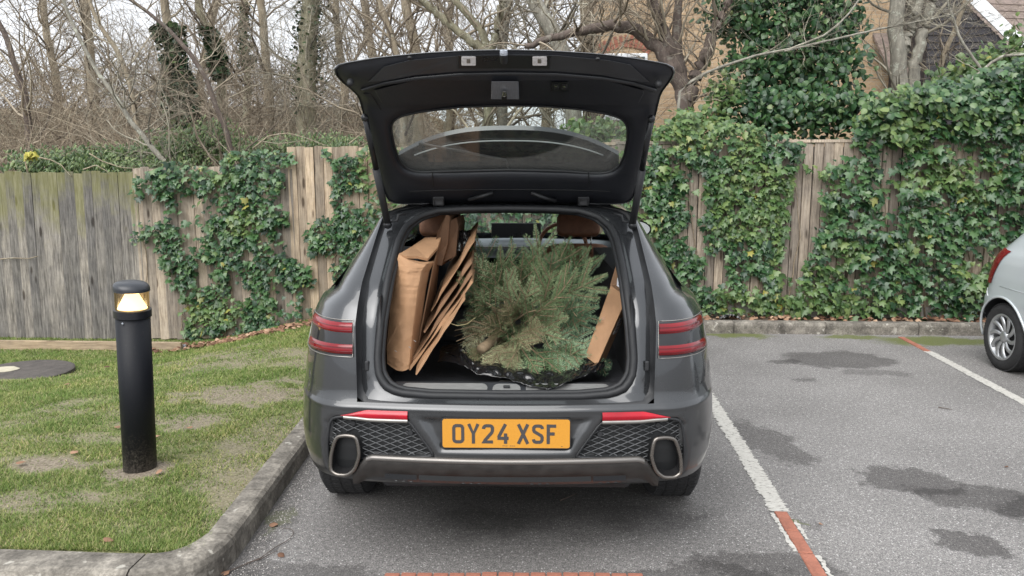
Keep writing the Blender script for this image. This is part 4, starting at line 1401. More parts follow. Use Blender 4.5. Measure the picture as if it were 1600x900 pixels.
def strokes(ch):
    """letter strokes in a 50 x 79 box"""
    a = 7
    O = [(a, 16), (a, 63), (10, 69), (16, 72), (34, 72), (40, 69), (43, 63), (43, 16), (40, 10), (34, 7), (16, 7), (10, 10), (a, 16)]
    S = [(43, 60), (42, 66), (37, 71), (32, 72), (18, 72), (12, 70), (8, 65), (8, 55), (11, 49), (18, 45), (32, 37), (39, 33), (42, 27), (42, 15), (38, 9), (32, 7), (17, 7), (11, 9), (8, 14), (7, 19)]
    T2 = [(7, 59), (8, 65), (12, 70), (18, 72), (32, 72), (38, 70), (42, 64), (42, 52), (39, 44), (14, 15), (9, 7), (44, 7)]
    return {'O': [O], 'Y': [[(6, 79), (25, 38), (44, 79)], [(25, 40), (25, 0)]], '2': [T2], '4': [[(36, 79), (8, 26)], [(4, 22), (48, 22)], [(36, 42), (36, 0)]],
            'X': [[(6, 79), (44, 0)], [(44, 79), (6, 0)]], 'S': [S], 'F': [[(44, 72), (13, 72)], [(13, 79), (13, 0)], [(13, 41), (38, 41)]]}[ch]
def ribbon(mb, pts, w, y):
    pts = [Vector(p) for p in pts]
    n = len(pts)
    closed = (pts[0] - pts[-1]).length < 1e-6
    L, Rr = [], []
    for i, p in enumerate(pts):
        a = pts[i - 1] if i > 0 else (pts[-2] if closed else None)
        b = pts[i + 1] if i < n - 1 else (pts[1] if closed else None)
        d1 = (p - a).normalized() if a is not None else (b - p).normalized()
        d2 = (b - p).normalized() if b is not None else d1
        m_ = (d1 + d2).normalized(); nn = Vector((-m_.y, m_.x))
        k = 1 / max(.55, nn.dot(Vector((-d1.y, d1.x))))
        L.append(p + nn * w / 2 * k); Rr.append(p - nn * w / 2 * k)
    o = len(mb.v)
    for l, r in zip(L, Rr):
        mb.v += [(l.x, y, l.y), (r.x, y, r.y)]
    for i in range(n - 1):
        mb.f.append((o + 2 * i, o + 2 * i + 1, o + 2 * i + 3, o + 2 * i + 2))
m_char = pmat('plate_black', (0.045, 0.043, 0.045), 0.5)
sc_ = ph * (168 / 240) / 79 * 0.99
kx = pw / 520.0
x = -pw / 2 + 78 / 1055 * pw * 1.0
# letter left edges measured on the plate zoom (plate spans 280..1335)
for ch, l0, l1 in (('O', 360, 463), ('Y', 486, 588), ('2', 606, 712), ('4', 728, 833), ('X', 897, 1000), ('S', 1020, 1122), ('F', 1140, 1245)):
    x0 = -pw / 2 + (l0 - 280) / 1055 * pw; w_ = (l1 - l0) / 1055 * pw
    if ch == 'F': x0 -= w_ * 0.10
    zb = -ph / 2 + (1 - (270 - 68) / 237) * ph
    mb = MB()
    for k, st_ in enumerate(strokes(ch)):
        ribbon(mb, st_, 13.0, -.0058 - k * .0003)
    mb.v = [(x0 + v[0] / 50 * w_, v[1], zb + v[2] * sc_) for v in mb.v]
    mb.build('character', m_char, plate)
sm = MB()
for k in range(7):
    if k in (3,): continue
    sm.box((-.012 + k * .0075, -.0053, -ph / 2 + .0085), (.0055, .0008, .0022))
sm.build('maker_line', m_char, plate)
MB().box((pw / 2 - .032, -.0053, -ph / 2 + .0075), (.006, .0008, .0022)).build('maker_mark', m_char, plate)

# ---- wheels
m_tyre = pmat('tyre_rubber', (0.018, 0.018, 0.019), 0.8, var=0.35, scale=25, bump=0.2)
m_alloy = pmat('alloy', (0.30, 0.31, 0.32), 0.3, metal=0.9, var=0.1, scale=8)
def wheel(parent, x, y, R, width, rimr, s, spokes=10, alloy=None, twist=0.0):
    w = empty('wheel', (x, y, R)); w.parent = parent
    M = Matrix.Rotation(math.pi / 2 * s, 4, 'Y')      # axle along x, outside = +s
    h = width / 2
    prof = [(rimr, -h + .01), (rimr + .02, -h), (R - .035, -h), (R - .012, -h + .018), (R, -h + .045), (R, h - .045), (R - .012, h - .018), (R - .035, h - .002), (rimr + .02, h - .004), (rimr, h - .014)]
    ty = MB().lathe(prof, 64, M).build('tyre', m_tyre, w, smooth=True)
    tr = MB()
    for k in range(70):                                 # tread blocks
        a = 2 * math.pi * k / 70
        for off, sk in ((-.075, .25), (-.027, -.2), (.027, .2), (.075, -.25)):
            Mk = M @ Matrix.Rotation(a, 4, 'Z')
            tr.box(Mk @ Vector((R - .002, 0, off * width / .245)), (.010, .024, .036 * width / .245), (Mk @ Matrix.Rotation(sk, 4, 'X')).to_3x3())
    tr.build('tread', m_tyre, ty)
    al = alloy or m_alloy
    rim = MB().lathe([(rimr + .012, h - .016), (rimr + .004, h - .006), (rimr - .012, h - .014), (rimr - .02, h - .06), (rimr - .02, -h + .02)], 48, M).build('rim', al, w, smooth=True)
    MB().lathe([(0, h - .10), (rimr - .02, h - .10)], 40, M).build('brake_disc', pmat('brake_dark', (0.02, 0.02, 0.022), 0.6, metal=0.3), w)
    for k in range(spokes):
        a = 2 * math.pi * k / spokes
        sp_ = MB(); rows = []
        for i in range(7):
            q = i / 6
            r = lerp(.045, rimr - .008, q); aa = a + twist * q * q
            hw = lerp(.016, .028, q) * rimr / .24
            zz = h - lerp(.030, .016, q) + .006 * math.sin(q * 3.1)
            rows.append([M @ Vector((r * math.cos(aa) - e * math.sin(aa), r * math.sin(aa) + e * math.cos(aa), zz - d)) for e, d in ((-hw, .012), (-hw * .7, 0), (hw * .7, 0), (hw, .012))])
        sp_.grid(rows); sp_.build('spoke', al, rim, smooth=True)
    MB().lathe([(0, h - .018), (.03, h - .020), (.05, h - .026), (.055, h - .05)], 24, M).build('hub_cap', al, rim, smooth=True)
    return w
for s in (-1, 1):
    for wy in (0.985, 3.86):
        wheel(car, s * .842, wy, .362, .245, .245, s)
for s in (-1, 1):
    for ay, az, ar in ARCH:
        pts = [(s * (W(az + ar * math.sin(a)) + .002), ay + ar * math.cos(a), az + ar * math.sin(a)) for a in np.linspace(-.32, math.pi - .16, 40)]
        MB().tube(pts, .016, 6).build('wheel_arch_trim', m_paint, car, smooth=True)
        ln = MB(); ln.grid([[(s * x, ay + (ar + .01) * math.cos(a), az + (ar + .01) * math.sin(a)) for x in (.52, .94)] for a in np.linspace(-.1, math.pi - .22, 30)])
        ln.build('arch_liner', m_blackp, car, smooth=True)

# ---- raised tailgate. Profile (y, z) of its inner face from hinge to lip
TGP = [(.80, 1.528), (.75, 1.571), (.58, 1.716), (.24, 1.975), (-.02, 2.060), (-.15, 2.135), (-.19, 2.160)]
def tg(px, py, off=0.0):
    """where the pixel's ray meets the inner face (offset outward by off)"""
    d = cray(px, py)
    best = None
    for (y0, z0), (y1, z1) in zip(TGP[:-1], TGP[1:]):
        dy, dz = y1 - y0, z1 - z0
        L = math.hypot(dy, dz)
        ny, nz = dz / L, -dy / L            # outward (up, forward)
        a0 = Vector((0, y0 + ny * off, z0 + nz * off)); e = (dy, dz)
        # solve CL + t d  = a0 + u e in (y, z)
        det = d.y * (-e[1]) - (-e[0]) * d.z
        if abs(det) < 1e-9: continue
        ry, rz = a0.y - _CL.y, a0.z - _CL.z
        t = (ry * (-e[1]) - (-e[0]) * rz) / det
        u = (d.y * rz - d.z * ry) / det
        pen = max(0, -u, u - 1)
        if t > 0 and (best is None or pen < best[0] - 1e-9):
            best = (pen, _CL + d * t)
    return best[1]
gate = empty('tailgate', (0, 0, 0)); gate.parent = car
OUT = [(795, 78), (860, 79.5), (930, 84), (990, 91), (1048, 101), (1055, 106), (1054, 118), (1046, 130), (1034, 141), (1029, 160), (1024, 182), (1014, 226), (1003, 262), (993, 300), (987, 315), (975, 319), (950, 319), (880, 317), (795, 316)]
OUT = OUT + [(1590 - x - 10 * 0, y) for x, y in OUT[-2:0:-1]]
OUT = [(x - 0 if x >= 795 else x - 12 * 0 , y) for x, y in OUT]
# the left half measured on its own
LEFT = [(795, 316), (700, 317), (640, 319), (616, 319), (606, 314), (597, 290), (585, 250), (574, 205), (566, 172), (560, 150), (553, 142), (538, 134), (526, 122), (520, 106), (524, 101), (590, 90), (660, 83), (730, 79)]
OUT = OUT[:19] + LEFT[1:]
WIN = [(795, 164.5), (850, 166), (900, 170), (945, 177), (968, 184), (976, 194), (977, 212), (972, 238), (964, 255), (950, 264), (930, 266), (880, 262), (795, 260), (710, 262), (660, 264), (640, 260), (628, 248), (620, 226), (615, 202), (616, 190), (627, 181), (660, 174), (720, 167)]
def dens(poly, c, n=144):
    d = []
    for i in range(len(poly)):
        a, b = poly[i], poly[(i + 1) % len(poly)]
        for k in range(30):
            d.append((lerp(a[0], b[0], k / 30), lerp(a[1], b[1], k / 30)))
    an = np.array([math.atan2(p[0] - c[0], -(p[1] - c[1]) * 2.2) for p in d]) % (2 * math.pi)
    o = np.argsort(an); d = np.array(d)[o]; an = an[o]
    q = np.linspace(0, 2 * math.pi, n, endpoint=False)
    P = [(float(np.interp(a, an, d[:, 0], period=2 * math.pi)), float(np.interp(a, an, d[:, 1], period=2 * math.pi))) for a in q]
    P = [((P[i - 1][0] + 2 * P[i][0] + P[(i + 1) % n][0]) / 4, (P[i - 1][1] + 2 * P[i][1] + P[(i + 1) % n][1]) / 4) for i in range(n)]
    return P
CC = (795, 212)
WIN = [(CC[0] + (x - CC[0]) * 1.022, CC[1] + 2.5 + (y - CC[1]) * 1.06) for x, y in WIN]
O_ = dens(OUT, CC); Wn = dens(WIN, CC)
def mixl(k, off=0.0):
    return [tg(lerp(a[0], b[0], k), lerp(a[1], b[1], k), off) for a, b in zip(Wn, O_)]
m_inner = pmat('tailgate_trim', (0.011, 0.0125, 0.017), 0.55, var=0.15, scale=8, rvar=0.06)
# inner trim: window surround dished, then the flat panel
ks = [0.0, .012, .05, .12, .22, .34, .5, .66, .8, .92, .985]
of = [.035, .018, .006, -.002, -.010, -.012, -.012, -.010, -.006, 0.0, .010]
MB().grid([mixl(k, o_) for k, o_ in zip(ks, of)], closed_v=True).build('inner_panel', m_inner, gate, smooth=True)
# painted outer skin, wrapping over the edge
MB().grid([mixl(.985, .012), mixl(1.0, .004), mixl(1.012, .012), mixl(1.012, .045), mixl(.97, .075), mixl(.6, .075), mixl(.10, .055), mixl(0, .05)], closed_v=True).build('outer_skin', m_paint, gate, smooth=True)
# rear glass, slightly bowed
gw = MB()
cen = tg(CC[0], CC[1], .042)
lay = [mixl(-0.0 - 0, .036)]
gl_rows = []
for k in np.linspace(0, 1, 8):
    gl_rows.append([tg(lerp(a[0], CC[0], k), lerp(a[1], CC[1], k), .036) for a in Wn])
gw.grid(gl_rows[:-1], closed_v=True)
o0 = len(gw.v) - len(Wn)
gw.f.append(tuple(o0 + k for k in range(len(Wn))))
wp = tg(795, 166, .036)
m_rglass = glassmat('rear_glass', (0.78, 0.83, 0.80), 0.05, film=0.24, wiped=(tuple(wp), (tg(795, 247, .036) - wp).length))
gw.build('rear_window', m_rglass, gate, smooth=True)
# seal line of the window and panel joint lines
MB().tube([tg(x, y, .012) for x, y in Wn], .006, 6, closed=True).build('window_seal', m_rubber, gate, smooth=True)
def gline(pts, r, name, mat, off=-.012):
    P = []
    for i in range(len(pts) - 1):
        for k in range(8):
            P.append(tg(lerp(pts[i][0], pts[i + 1][0], k / 8), lerp(pts[i][1], pts[i + 1][1], k / 8), off))
    P.append(tg(*pts[-1], off))
    return MB().tube(P, r, 6).build(name, mat, gate, smooth=True)
gline([(566, 141), (600, 130), (650, 122), (720, 116), (795, 114.5), (870, 116), (940, 122), (990, 130), (1024, 141)], .010, 'panel_edge', m_trim, -.012)
for sm in ([(676, 268), (676, 280), (677, 294)], [(920, 268), (920, 280), (921, 294)], [(640, 299), (700, 297), (795, 296), (890, 297), (955, 299)]):
    gline(sm, .0022, 'trim_seam', m_gback, -.0125)
# raised lower trim between edge line and window
def gpatch(outline, off0, off1, name, mat, parent=None, smooth=False):
    A = [tg(x, y, off0) for x, y in outline]; B = [tg(x, y, off1) for x, y in outline]
    mb = MB(); n = len(A)
    mb.v = [tuple(p) for p in A + B]
    mb.f = [tuple(range(n, 2 * n))] + [(i, (i + 1) % n, n + (i + 1) % n, n + i) for i in range(n)]
    return mb.build(name, mat, parent or gate, smooth=smooth, bevel=0.003)
gpatch([(585, 141), (650, 125), (720, 119), (795, 117.5), (870, 119), (945, 125), (1005, 141), (1006, 146), (998, 161), (990, 164), (900, 163), (795, 157), (690, 163), (606, 164), (596, 160)], .0, -.022, 'lower_trim', m_inner)
gpatch([(567, 146), (580, 146), (596, 172), (596, 165), (588, 160)], .0, -.01, 'side_trim', m_inner)
# inside face of the lip: panel with the two plate lamps and the camera
m_lip = pmat('lip_plastic', (0.034, 0.036, 0.040), 0.45, var=0.15, scale=8, rvar=0.06)
gpatch([(575, 128), (600, 104), (640, 94), (720, 86.5), (795, 84.5), (870, 86.5), (950, 94), (985, 101), (1015, 128), (1000, 128), (940, 117), (870, 111), (795, 109.5), (720, 111), (650, 117), (595, 127)], .0, -.014, 'lip_panel', m_lip)
lamp = gpatch([(715, 86.5), (860, 86.5), (859, 107), (716, 107)], -.010, -.019, 'lamp_housing', m_trim)
m_lampw = pmat('plate_lamp_lens', (0.72, 0.70, 0.70), 0.3, var=0.2, scale=60)
for x0 in (721, 832):
    lw_ = gpatch([(x0, 88.5), (x0 + 22.5, 88.5), (x0 + 22.5, 102.5), (x0, 102.5)], -.018, -.024, 'plate_lamp', m_lampw, lamp)
    gpatch([(x0 + 8, 92), (x0 + 14, 92), (x0 + 14, 99), (x0 + 8, 99)], -.023, -.0265, 'bulb', m_silver, lamp)
p = tg(787, 90, -.03)
MB().lathe([(0, .03), (.010, .03), (.014, .018), (.014, -.02)], 18, Matrix.Translation(p) @ Matrix.Rotation(math.radians(60), 4, 'X')).build('rear_camera', m_blackp, gate, smooth=False)
p = tg(787, 84, -.03)
MB().lathe([(0, .012), (.013, .012), (.014, 0.004), (.014, -.004), (0, -.004)], 18, Matrix.Translation(p) @ Matrix.Rotation(math.radians(20), 4, 'X')).build('camera_lens', m_galv, gate, smooth=False)
# latch
lt = gpatch([(768, 127), (810, 127), (811, 155), (767, 155)], -.010, -.040, 'latch_cover', pmat('latch_grey', (0.20, 0.21, 0.235), 0.45, metal=0.3, var=0.15, scale=30, stretch=(8, 1, 1)))
q = gpatch([(785, 144), (790, 141), (792, 147), (792, 157), (783, 157)], -.034, -.043, 'latch_mouth', m_gback, lt)
MB().tube([tg(787, 143, -.046), tg(786, 150, -.050), tg(790, 150, -.050), tg(789, 143, -.046)], .0035, 6).build('latch_hook', m_chrome, lt)
# switches
sw = gpatch([(861, 128.5), (888, 128.5), (888, 143), (861, 143)], -.020, -.028, 'switch_panel', m_trim)
for x0 in (864, 877):
    gpatch([(x0, 131), (x0 + 9, 131), (x0 + 9, 140), (x0, 140)], -.026, -.030, 'switch', m_blackp, sw)
    gpatch([(x0 + 2, 134.5), (x0 + 7, 134.5), (x0 + 7, 136.5), (x0 + 2, 136.5)], -.0295, -.0305, 'switch_symbol', m_chrome, sw)
for px, py in ((640, 92), (934, 94)):
    p = tg(px, py, -.016)
    MB().lathe([(0, .0), (.008, .0), (.009, -.006)], 14, Matrix.Translation(p) @ Matrix.Rotation(math.radians(150), 4, 'X')).build('trim_clip', m_gback, gate)
for px, py in ((548, 127), (1028, 129)):
    p = tg(px, py, -.02)
    MB().lathe([(0, .028), (.011, .026), (.013, 0)], 14, Matrix.Translation(p) @ Matrix.Rotation(math.radians(120), 4, 'X')).build('rubber_buffer', m_rubber, gate, smooth=True)
# hinges
for px in (685, 912):
    p0, p1 = tg(px, 305, -.012), cl(px, 318, .745)
    MB().box(((p0.x + p1.x) / 2, .735, 1.565), (.055, .03, .045)).build('hinge', m_blackp, gate, bevel=0.006)
    MB().tube([(p0.x - .022, .715, 1.55), (p0.x - .022, .70, 1.578), (p0.x + .022, .70, 1.578), (p0.x + .022, .715, 1.55)], .004, 6).build('hinge_pin', m_blackp, gate)
for a_, b_, c_ in (((733, 312), (755, 306), (770, 301)), ((830, 301), (850, 309), (868, 314))):
    MB().tube([tg(*a_, -.02), tg(*b_, -.035), tg(*c_, -.02)], .009, 8).build('wiring_gaiter', m_rubber, gate, smooth=True)
# spoiler over the top of the rear glass (outside)
spo = []
n = 28
for i in range(n + 1):
    u = i / n * 2 - 1
    px = 795 + u * 172
    yl = 203 + 40 * abs(u) ** 2.6
    spo.append([tg(px, lerp(yl, 302, k), lerp(.115, .075, k)) for k in (0, .15, .4, .7, 1)])
sb_ = MB().grid(spo)
sb_.grid([[p + Vector((0, .012, .020)) for p in r] for r in spo])
sb_.grid([[r[0], r[0] + Vector((0, .012, .020))] for r in spo])
sb_.build('spoiler', m_paint, gate, smooth=True)
MB().tube([r[1] - Vector((0, .003, .006)) for r in spo[2:-2]], .0035, 5).build('spoiler_edge', pmat('pale_edge', (0.45, 0.47, 0.48), 0.4), gate, smooth=True)  # thin pale line along the edge of the spoiler
# wiper arm over the glass
MB().tube([tg(795, 262, .06), tg(790, 250, .065), tg(720, 236, .06), tg(655, 224, .055)], .006, 6).build('wiper_arm', m_blackp, gate, smooth=True)
# gas struts between body and tailgate
for s_, pts in ((-1, ((606, 351), (588, 285), (570.5, 184))), (1, ((988, 352), (1002, 285), (1017.5, 186)))):
    b0 = cl(*pts[0], YS(1.45) - .03)
    t0 = tg(*pts[2], -.03)
    mid = b0.lerp(t0, .55)
    strut = MB().tube([b0, mid], .0165, 12).build('gas_strut', m_blackp, car, smooth=True)
    MB().tube([b0.lerp(t0, .52), t0], .0125, 12).build('strut_rod', m_trim, strut, smooth=True)
    for q_, r_ in ((b0, .021), (t0, .017)):
        MB().lathe([(0, r_), (r_ * .7, r_ * .7), (r_, 0), (r_ * .7, -r_ * .7), (0, -r_)], 12, Matrix.Translation(q_ + Vector((0, -.005, 0)))).build('strut_joint', m_trim, strut, smooth=True)
    MB().tube([b0 + Vector((-s_ * .01, -.01, .012)), b0 + Vector((-s_ * .045, -.01, .02)), b0 + Vector((-s_ * .05, .0, .045)), b0 + Vector((-s_ * .085, .02, .052))], .006, 6).build('strut_cable', m_rubber, strut, smooth=True)
# door mirrors
for s in (-1, 1):
    mm_ = empty('door_mirror', (s * .80, 3.02, 1.19)); mm_.parent = car
    hs = MB(); rows = []
    for i in range(9):
        q = i / 8; y = .12 * q - .02
        f = math.sin(math.acos(min(1, max(-1, q * 1.9 - .92)))) if 0 else (1 - q ** 2.2) ** .5
        rows.append([(s * (.155 + .105 * f * math.cos(a)), y, .075 + .07 * f * math.sin(a) * (1 - .15 * math.cos(a))) for a in np.linspace(0, 2 * math.pi, 28, endpoint=False)])
    hs.grid(rows, closed_v=True).build('mirror_housing', m_paint, mm_, smooth=True)
    g_ = MB(); g_.add([(s * (.155 + .094 * math.cos(a)), -.012, .075 + .061 * math.sin(a) * (1 - .15 * math.cos(a))) for a in np.linspace(0, 2 * math.pi, 28, endpoint=False)], [tuple(range(28))])
    g_.build('mirror_glass', pmat('mirror_glass', (0.75, 0.8, 0.82), 0.03, metal=1.0), mm_)
    MB().tube([(0, .02, 0), (s * .08, .04, .02)], .025, 8).build('mirror_arm', m_blackp, mm_, smooth=True)

# ---- cabin: front seats, dashboard, screen, steering wheel
m_leather = pmat('brown_leather', (0.32, 0.145, 0.082), 0.45, var=0.2, scale=30, bump=0.1, bscale=150)
m_cab = pmat('cabin_plastic', (0.032, 0.034, 0.038), 0.6, var=0.2, scale=20)
m_dash = pmat('dash_top', (0.16, 0.18, 0.20), 0.55, var=0.1, scale=20)
def rbox(mb, c, s, r=.04, M=None, seg=4):
    """rounded box as a super-ellipsoid shell"""
    rows = []
    n, m = 14, 22
    for i in range(n + 1):
        v = -math.pi / 2 + math.pi * i / n
        row = []
        for j in range(m):
            u = 2 * math.pi * j / m
            sg = lambda q, e: math.copysign(abs(q) ** e, q)
            p = Vector((s[0] / 2 * sg(math.cos(v), .38) * sg(math.cos(u), .38), s[1] / 2 * sg(math.cos(v), .38) * sg(math.sin(u), .38), s[2] / 2 * sg(math.sin(v), .38)))
            if M is not None: p = M @ p
            row.append(p + Vector(c))
        rows.append(row)
    mb.grid(rows, closed_v=True)
    return mb
hr = (cl(870, 333, 2.35), cl(937, 372, 2.35))
for sx in (1, -1):
    xx = sx * (hr[0].x + hr[1].x) / 2 if sx > 0 else -(hr[0].x + hr[1].x) / 2 - .06
    st = empty('front_seat', (xx, 2.35, FZ)); st.parent = car
    ti = Matrix.Rotation(math.radians(-14), 3, 'X')
    zh = (hr[0].z + hr[1].z) / 2 - FZ
    rbox(MB(), (0, 0, zh + .005), (.30, .11, .165), M=ti).build('headrest', m_leather, st, smooth=True)
    for dx in (-.09, .09):
        MB().tube([(dx, .0, zh - .06), (dx, .02, zh - .20)], .006, 8).build('headrest_post', m_chrome, st, smooth=True)
    rbox(MB(), (0, .05, zh - .36), (.50, .13, .46), M=ti).build('backrest', m_leather, st, smooth=True)
    rbox(MB(), (0, -.008, zh - .42), (.44, .10, .34), M=ti).build('backrest_shell', m_cab, st, smooth=True)
    rbox(MB(), (0, .34, -.32), (.52, .55, .20)).build('cushion', m_leather, st, smooth=True)
db = MB()
db.grid([[(x, y, z - .02 * abs(x)) for x in np.linspace(-.78, .78, 12)] for y, z in ((3.22, 1.02), (3.24, 1.12), (3.30, 1.155), (3.45, 1.16), (3.66, 1.11))])
db.build('dashboard', m_dash, car, smooth=True)
s0, s1 = cl(768, 348, 3.28), cl(845, 371, 3.28)
MB().box(((s0.x + s1.x) / 2, 3.27, (s0.z + s1.z) / 2), (s1.x - s0.x, .02, s0.z - s1.z)).build('screen', m_trim, car, bevel=0.006)
MB().box((-.05, 3.22, 1.10), (.9, .02, .016)).build('dash_strip', m_silver, car)
sw_c = cl(875, 378, 3.0)
MB().tube([(.37 + .185 * math.cos(a), 3.0 + .05 * math.sin(a), 1.13 + .175 * math.sin(a)) for a in np.linspace(0, 2 * math.pi, 36, endpoint=False)], .015, 8, closed=True).build('steering_wheel', m_leather, car, smooth=True)
MB().box((-.0, 2.3, .62), (1.1, .5, .28)).build('centre_tunnel', m_cab, car)
# folded rear bench
rbox(MB(), (0, 1.55, FZ + .015), (1.08, .75, .05)).build('folded_bench', m_cab, car, smooth=True)

# ================================================================== LOAD IN THE BOOT
def in_boot(name, label, cat, base, group=None):
    t = empty(name, MCAR @ Vector(base), CAR_YAW)
    return tag(t, label, cat, group)
def shifted(mb, base):
    mb.v = [(x - base[0], y - base[1], z - base[2]) for x, y, z in mb.v]
    return mb
def cardboard(name, c, seed):
    m, t, b = nodes_of(name)
    tc = N(t, 'ShaderNodeTexCoord')
    n1 = N(t, 'ShaderNodeTexNoise', i_Scale=6.0 + seed, i_Detail=7.0, i_Roughness=0.6)
    n2 = N(t, 'ShaderNodeTexWave', i_Scale=55.0, i_Distortion=1.5)
    n2.bands_direction = 'X'
    for n in (n1, n2): t.links.new(tc.outputs['Object'], n.inputs['Vector'])
    r = ramp(t, [(0.3, tuple(x * .72 for x in c)), (0.7, tuple(x * 1.12 for x in c))])
    t.links.new(n1.outputs[0], r.inputs[0]); t.links.new(r.outputs[0], b.inputs['Base Color'])
    b.inputs['Roughness'].default_value = 0.8
    ad = N(t, 'ShaderNodeMath', operation='MULTIPLY_ADD'); ad.inputs[1].default_value = 0.12
    t.links.new(n2.outputs['Fac'], ad.inputs[0]); t.links.new(n1.outputs[0], ad.inputs[2])
    bp = N(t, 'ShaderNodeBump', i_Strength=0.35, i_Distance=0.01)
    t.links.new(ad.outputs[0], bp.inputs['Height']); t.links.new(bp.outputs[0], b.inputs['Normal'])
    return m
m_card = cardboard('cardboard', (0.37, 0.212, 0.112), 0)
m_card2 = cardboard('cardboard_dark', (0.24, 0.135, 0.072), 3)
# -- the big crumpled carton at the left of the boot
base = (-.47, .3, FZ)
ct = in_boot('folded_carton', 'big crumpled brown carton standing at the left of the boot', 'cardboard box', base)
n, m = 40, 22
rows = []
Lp = [(605, 568), (604, 545), (608, 500), (613, 450), (618, 415), (623, 397)]
Rp = [(649, 568), (652, 545), (658, 500), (664, 455), (670, 425), (679, 410)]
def along(pl, q):
    i = min(len(pl) - 2, int(q * (len(pl) - 1))); f = q * (len(pl) - 1) - i
    return lerp(pl[i][0], pl[i + 1][0], f), lerp(pl[i][1], pl[i + 1][1], f)
for i in range(n + 1):
    q = i / n
    a, b = along(Lp, q), along(Rp, q)
    row = []
    for j in range(m + 1):
        u = j / m
        sag = 12 * math.sin(u * math.pi) * (1 - q) ** 4 + 8 * math.sin(u * math.pi) * q ** 6
        y = .30 + .12 * q - .055 * math.sin(u * math.pi * .9) + .10 * (u > .8) * (u - .8) / .2
        # horizontal buckles pressed into the board
        ph_ = q * 13 + .9 * math.sin(u * 2.2 + q * 9) + .8 * mnoise.noise(Vector((u * 2, q * 5, 9)))
        y += (.0035 + .005 * abs(mnoise.noise(Vector((int(ph_) * 3.7, 1.5, 0))))) * abs(math.sin(ph_ * math.pi)) ** .3 + .006 * mnoise.noise(Vector((u * 4, q * 9, 2.2)))
        row.append(cl(lerp(a[0], b[0], u), lerp(a[1], b[1], u) + sag, y))
    rows.append(row)
fr = MB().grid(rows)
back = [[p + Vector((.0, .05, .004)) for p in r] for r in rows]
fr.grid([r[::-1] for r in back]); fr.grid([rows[-1], back[-1]]); fr.grid([rows[0], back[0]]); fr.grid([[r[-1] for r in rows], [r[-1] for r in back]]); fr.grid([[r[0] for r in rows], [r[0] for r in back]])
shifted(fr, base).build('front_wall', m_card, ct, smooth=False)
fl = MB()
Ft = [cl(623, 397, .42), cl(636, 400, .40), cl(652, 400, .41), cl(668, 404, .43), cl(684, 386, .56), cl(689, 371, .66), cl(664, 371, .70), cl(645, 384, .58)]
fl.add(Ft + [p + Vector((0, .004, -.012)) for p in Ft], [tuple(range(8)), tuple(range(8, 16))[::-1]] + [(i, (i + 1) % 8, 8 + (i + 1) % 8, 8 + i) for i in range(8)])
shifted(fl, base).build('top_flap', m_card, ct)
sd = MB()
sd.prism([cl(649, 566, .42), cl(679, 411, .50), cl(690, 372, .70), cl(672, 560, .95)], (-.006, 0, 0))
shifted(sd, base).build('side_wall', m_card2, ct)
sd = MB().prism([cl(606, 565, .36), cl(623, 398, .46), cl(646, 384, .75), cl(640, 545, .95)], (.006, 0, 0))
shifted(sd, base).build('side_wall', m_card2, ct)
for px, py in ((618, 549), (648, 533), (640, 543)):
    p = cl(px, py, .245)
    shifted(MB().box((p.x, p.y + .005, p.z), (.012, .002, .003), Matrix.Rotation(.6, 3, 'Y')), base).build('staple', m_silver, ct)
# -- flat sheets leaning beside it
sheets = [((651, 586), (727, 468), .21, m_card, 'thin flat cardboard strip leaning in front of the other sheets', .006, .25),
          ((641, 579), (739, 441), .27, m_card, 'lowest large cardboard sheet leaning between carton and fir tree', .007, .6),
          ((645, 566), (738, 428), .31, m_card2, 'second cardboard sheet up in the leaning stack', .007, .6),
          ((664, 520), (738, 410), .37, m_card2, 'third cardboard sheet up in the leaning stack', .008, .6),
          ((674, 486), (742, 376), .45, m_card, 'topmost cardboard sheet with a torn pale upper edge', .007, .6)]
for k, (A, B, y, mt, lab, th, dep) in enumerate(sheets):
    n = 14
    top, low = [], []
    for i in range(n + 1):
        q = i / n
        p = cl(lerp(A[0], B[0], q) + 1.6 * mnoise.noise(Vector((q * 5, k * 3.3, 0))), lerp(A[1], B[1], q) + 1.2 * mnoise.noise(Vector((q * 6, k * 5.1, 4))), y + .06 * q)
        top.append(p)
    e = (top[-1] - top[0]).normalized()
    nrm = Vector((-e.z, 0, e.x)).normalized()
    base = tuple(top[0])
    mb = MB()
    dv = Vector((-.02, dep, .05))
    F0 = [p + nrm * (th + .006 * math.sin(i * .9 + k)) for i, p in enumerate(top)]
    G0 = [p + dv + Vector((0, 0, .01 * math.sin(i + k))) for i, p in enumerate(top)]
    G1 = [p + dv for p in F0]
    mb.grid([top, F0, G1, G0], closed_u=True)
    mb.f.append((0, n + 1, 2 * n + 2, 3 * n + 3)); mb.f.append((n, 2 * n + 1, 3 * n + 2, 4 * n + 3)[::-1])
    o = shifted(mb, base).build('cardboard_sheet', mt)
    o.location = MCAR @ Vector(base); o.rotation_euler = (0, 0, CAR_YAW)
    tag(o, lab, 'cardboard', 'flattened cardboard sheets in the boot')
# a dark carton standing further in, folded flat
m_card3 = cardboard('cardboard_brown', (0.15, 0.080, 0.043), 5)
base = tuple(cl(680, 412, .62))
ut = in_boot('upright_carton', 'dark folded carton standing behind the crumpled carton near the headrest', 'cardboard box', base)
for pl, dv in (([(672, 412, .62), (684, 362, .64), (697, 336, .70), (703, 337, .72), (700, 380, .70), (690, 415, .64)], (.012, .35, -.01)), ([(692, 410, .70), (703, 345, .76), (713, 340, .80), (716, 352, .80), (712, 400, .74)], (.01, .3, 0))):
    shifted(MB().prism([cl(*p) for p in pl], dv), base).build('panel', m_card3, ut)
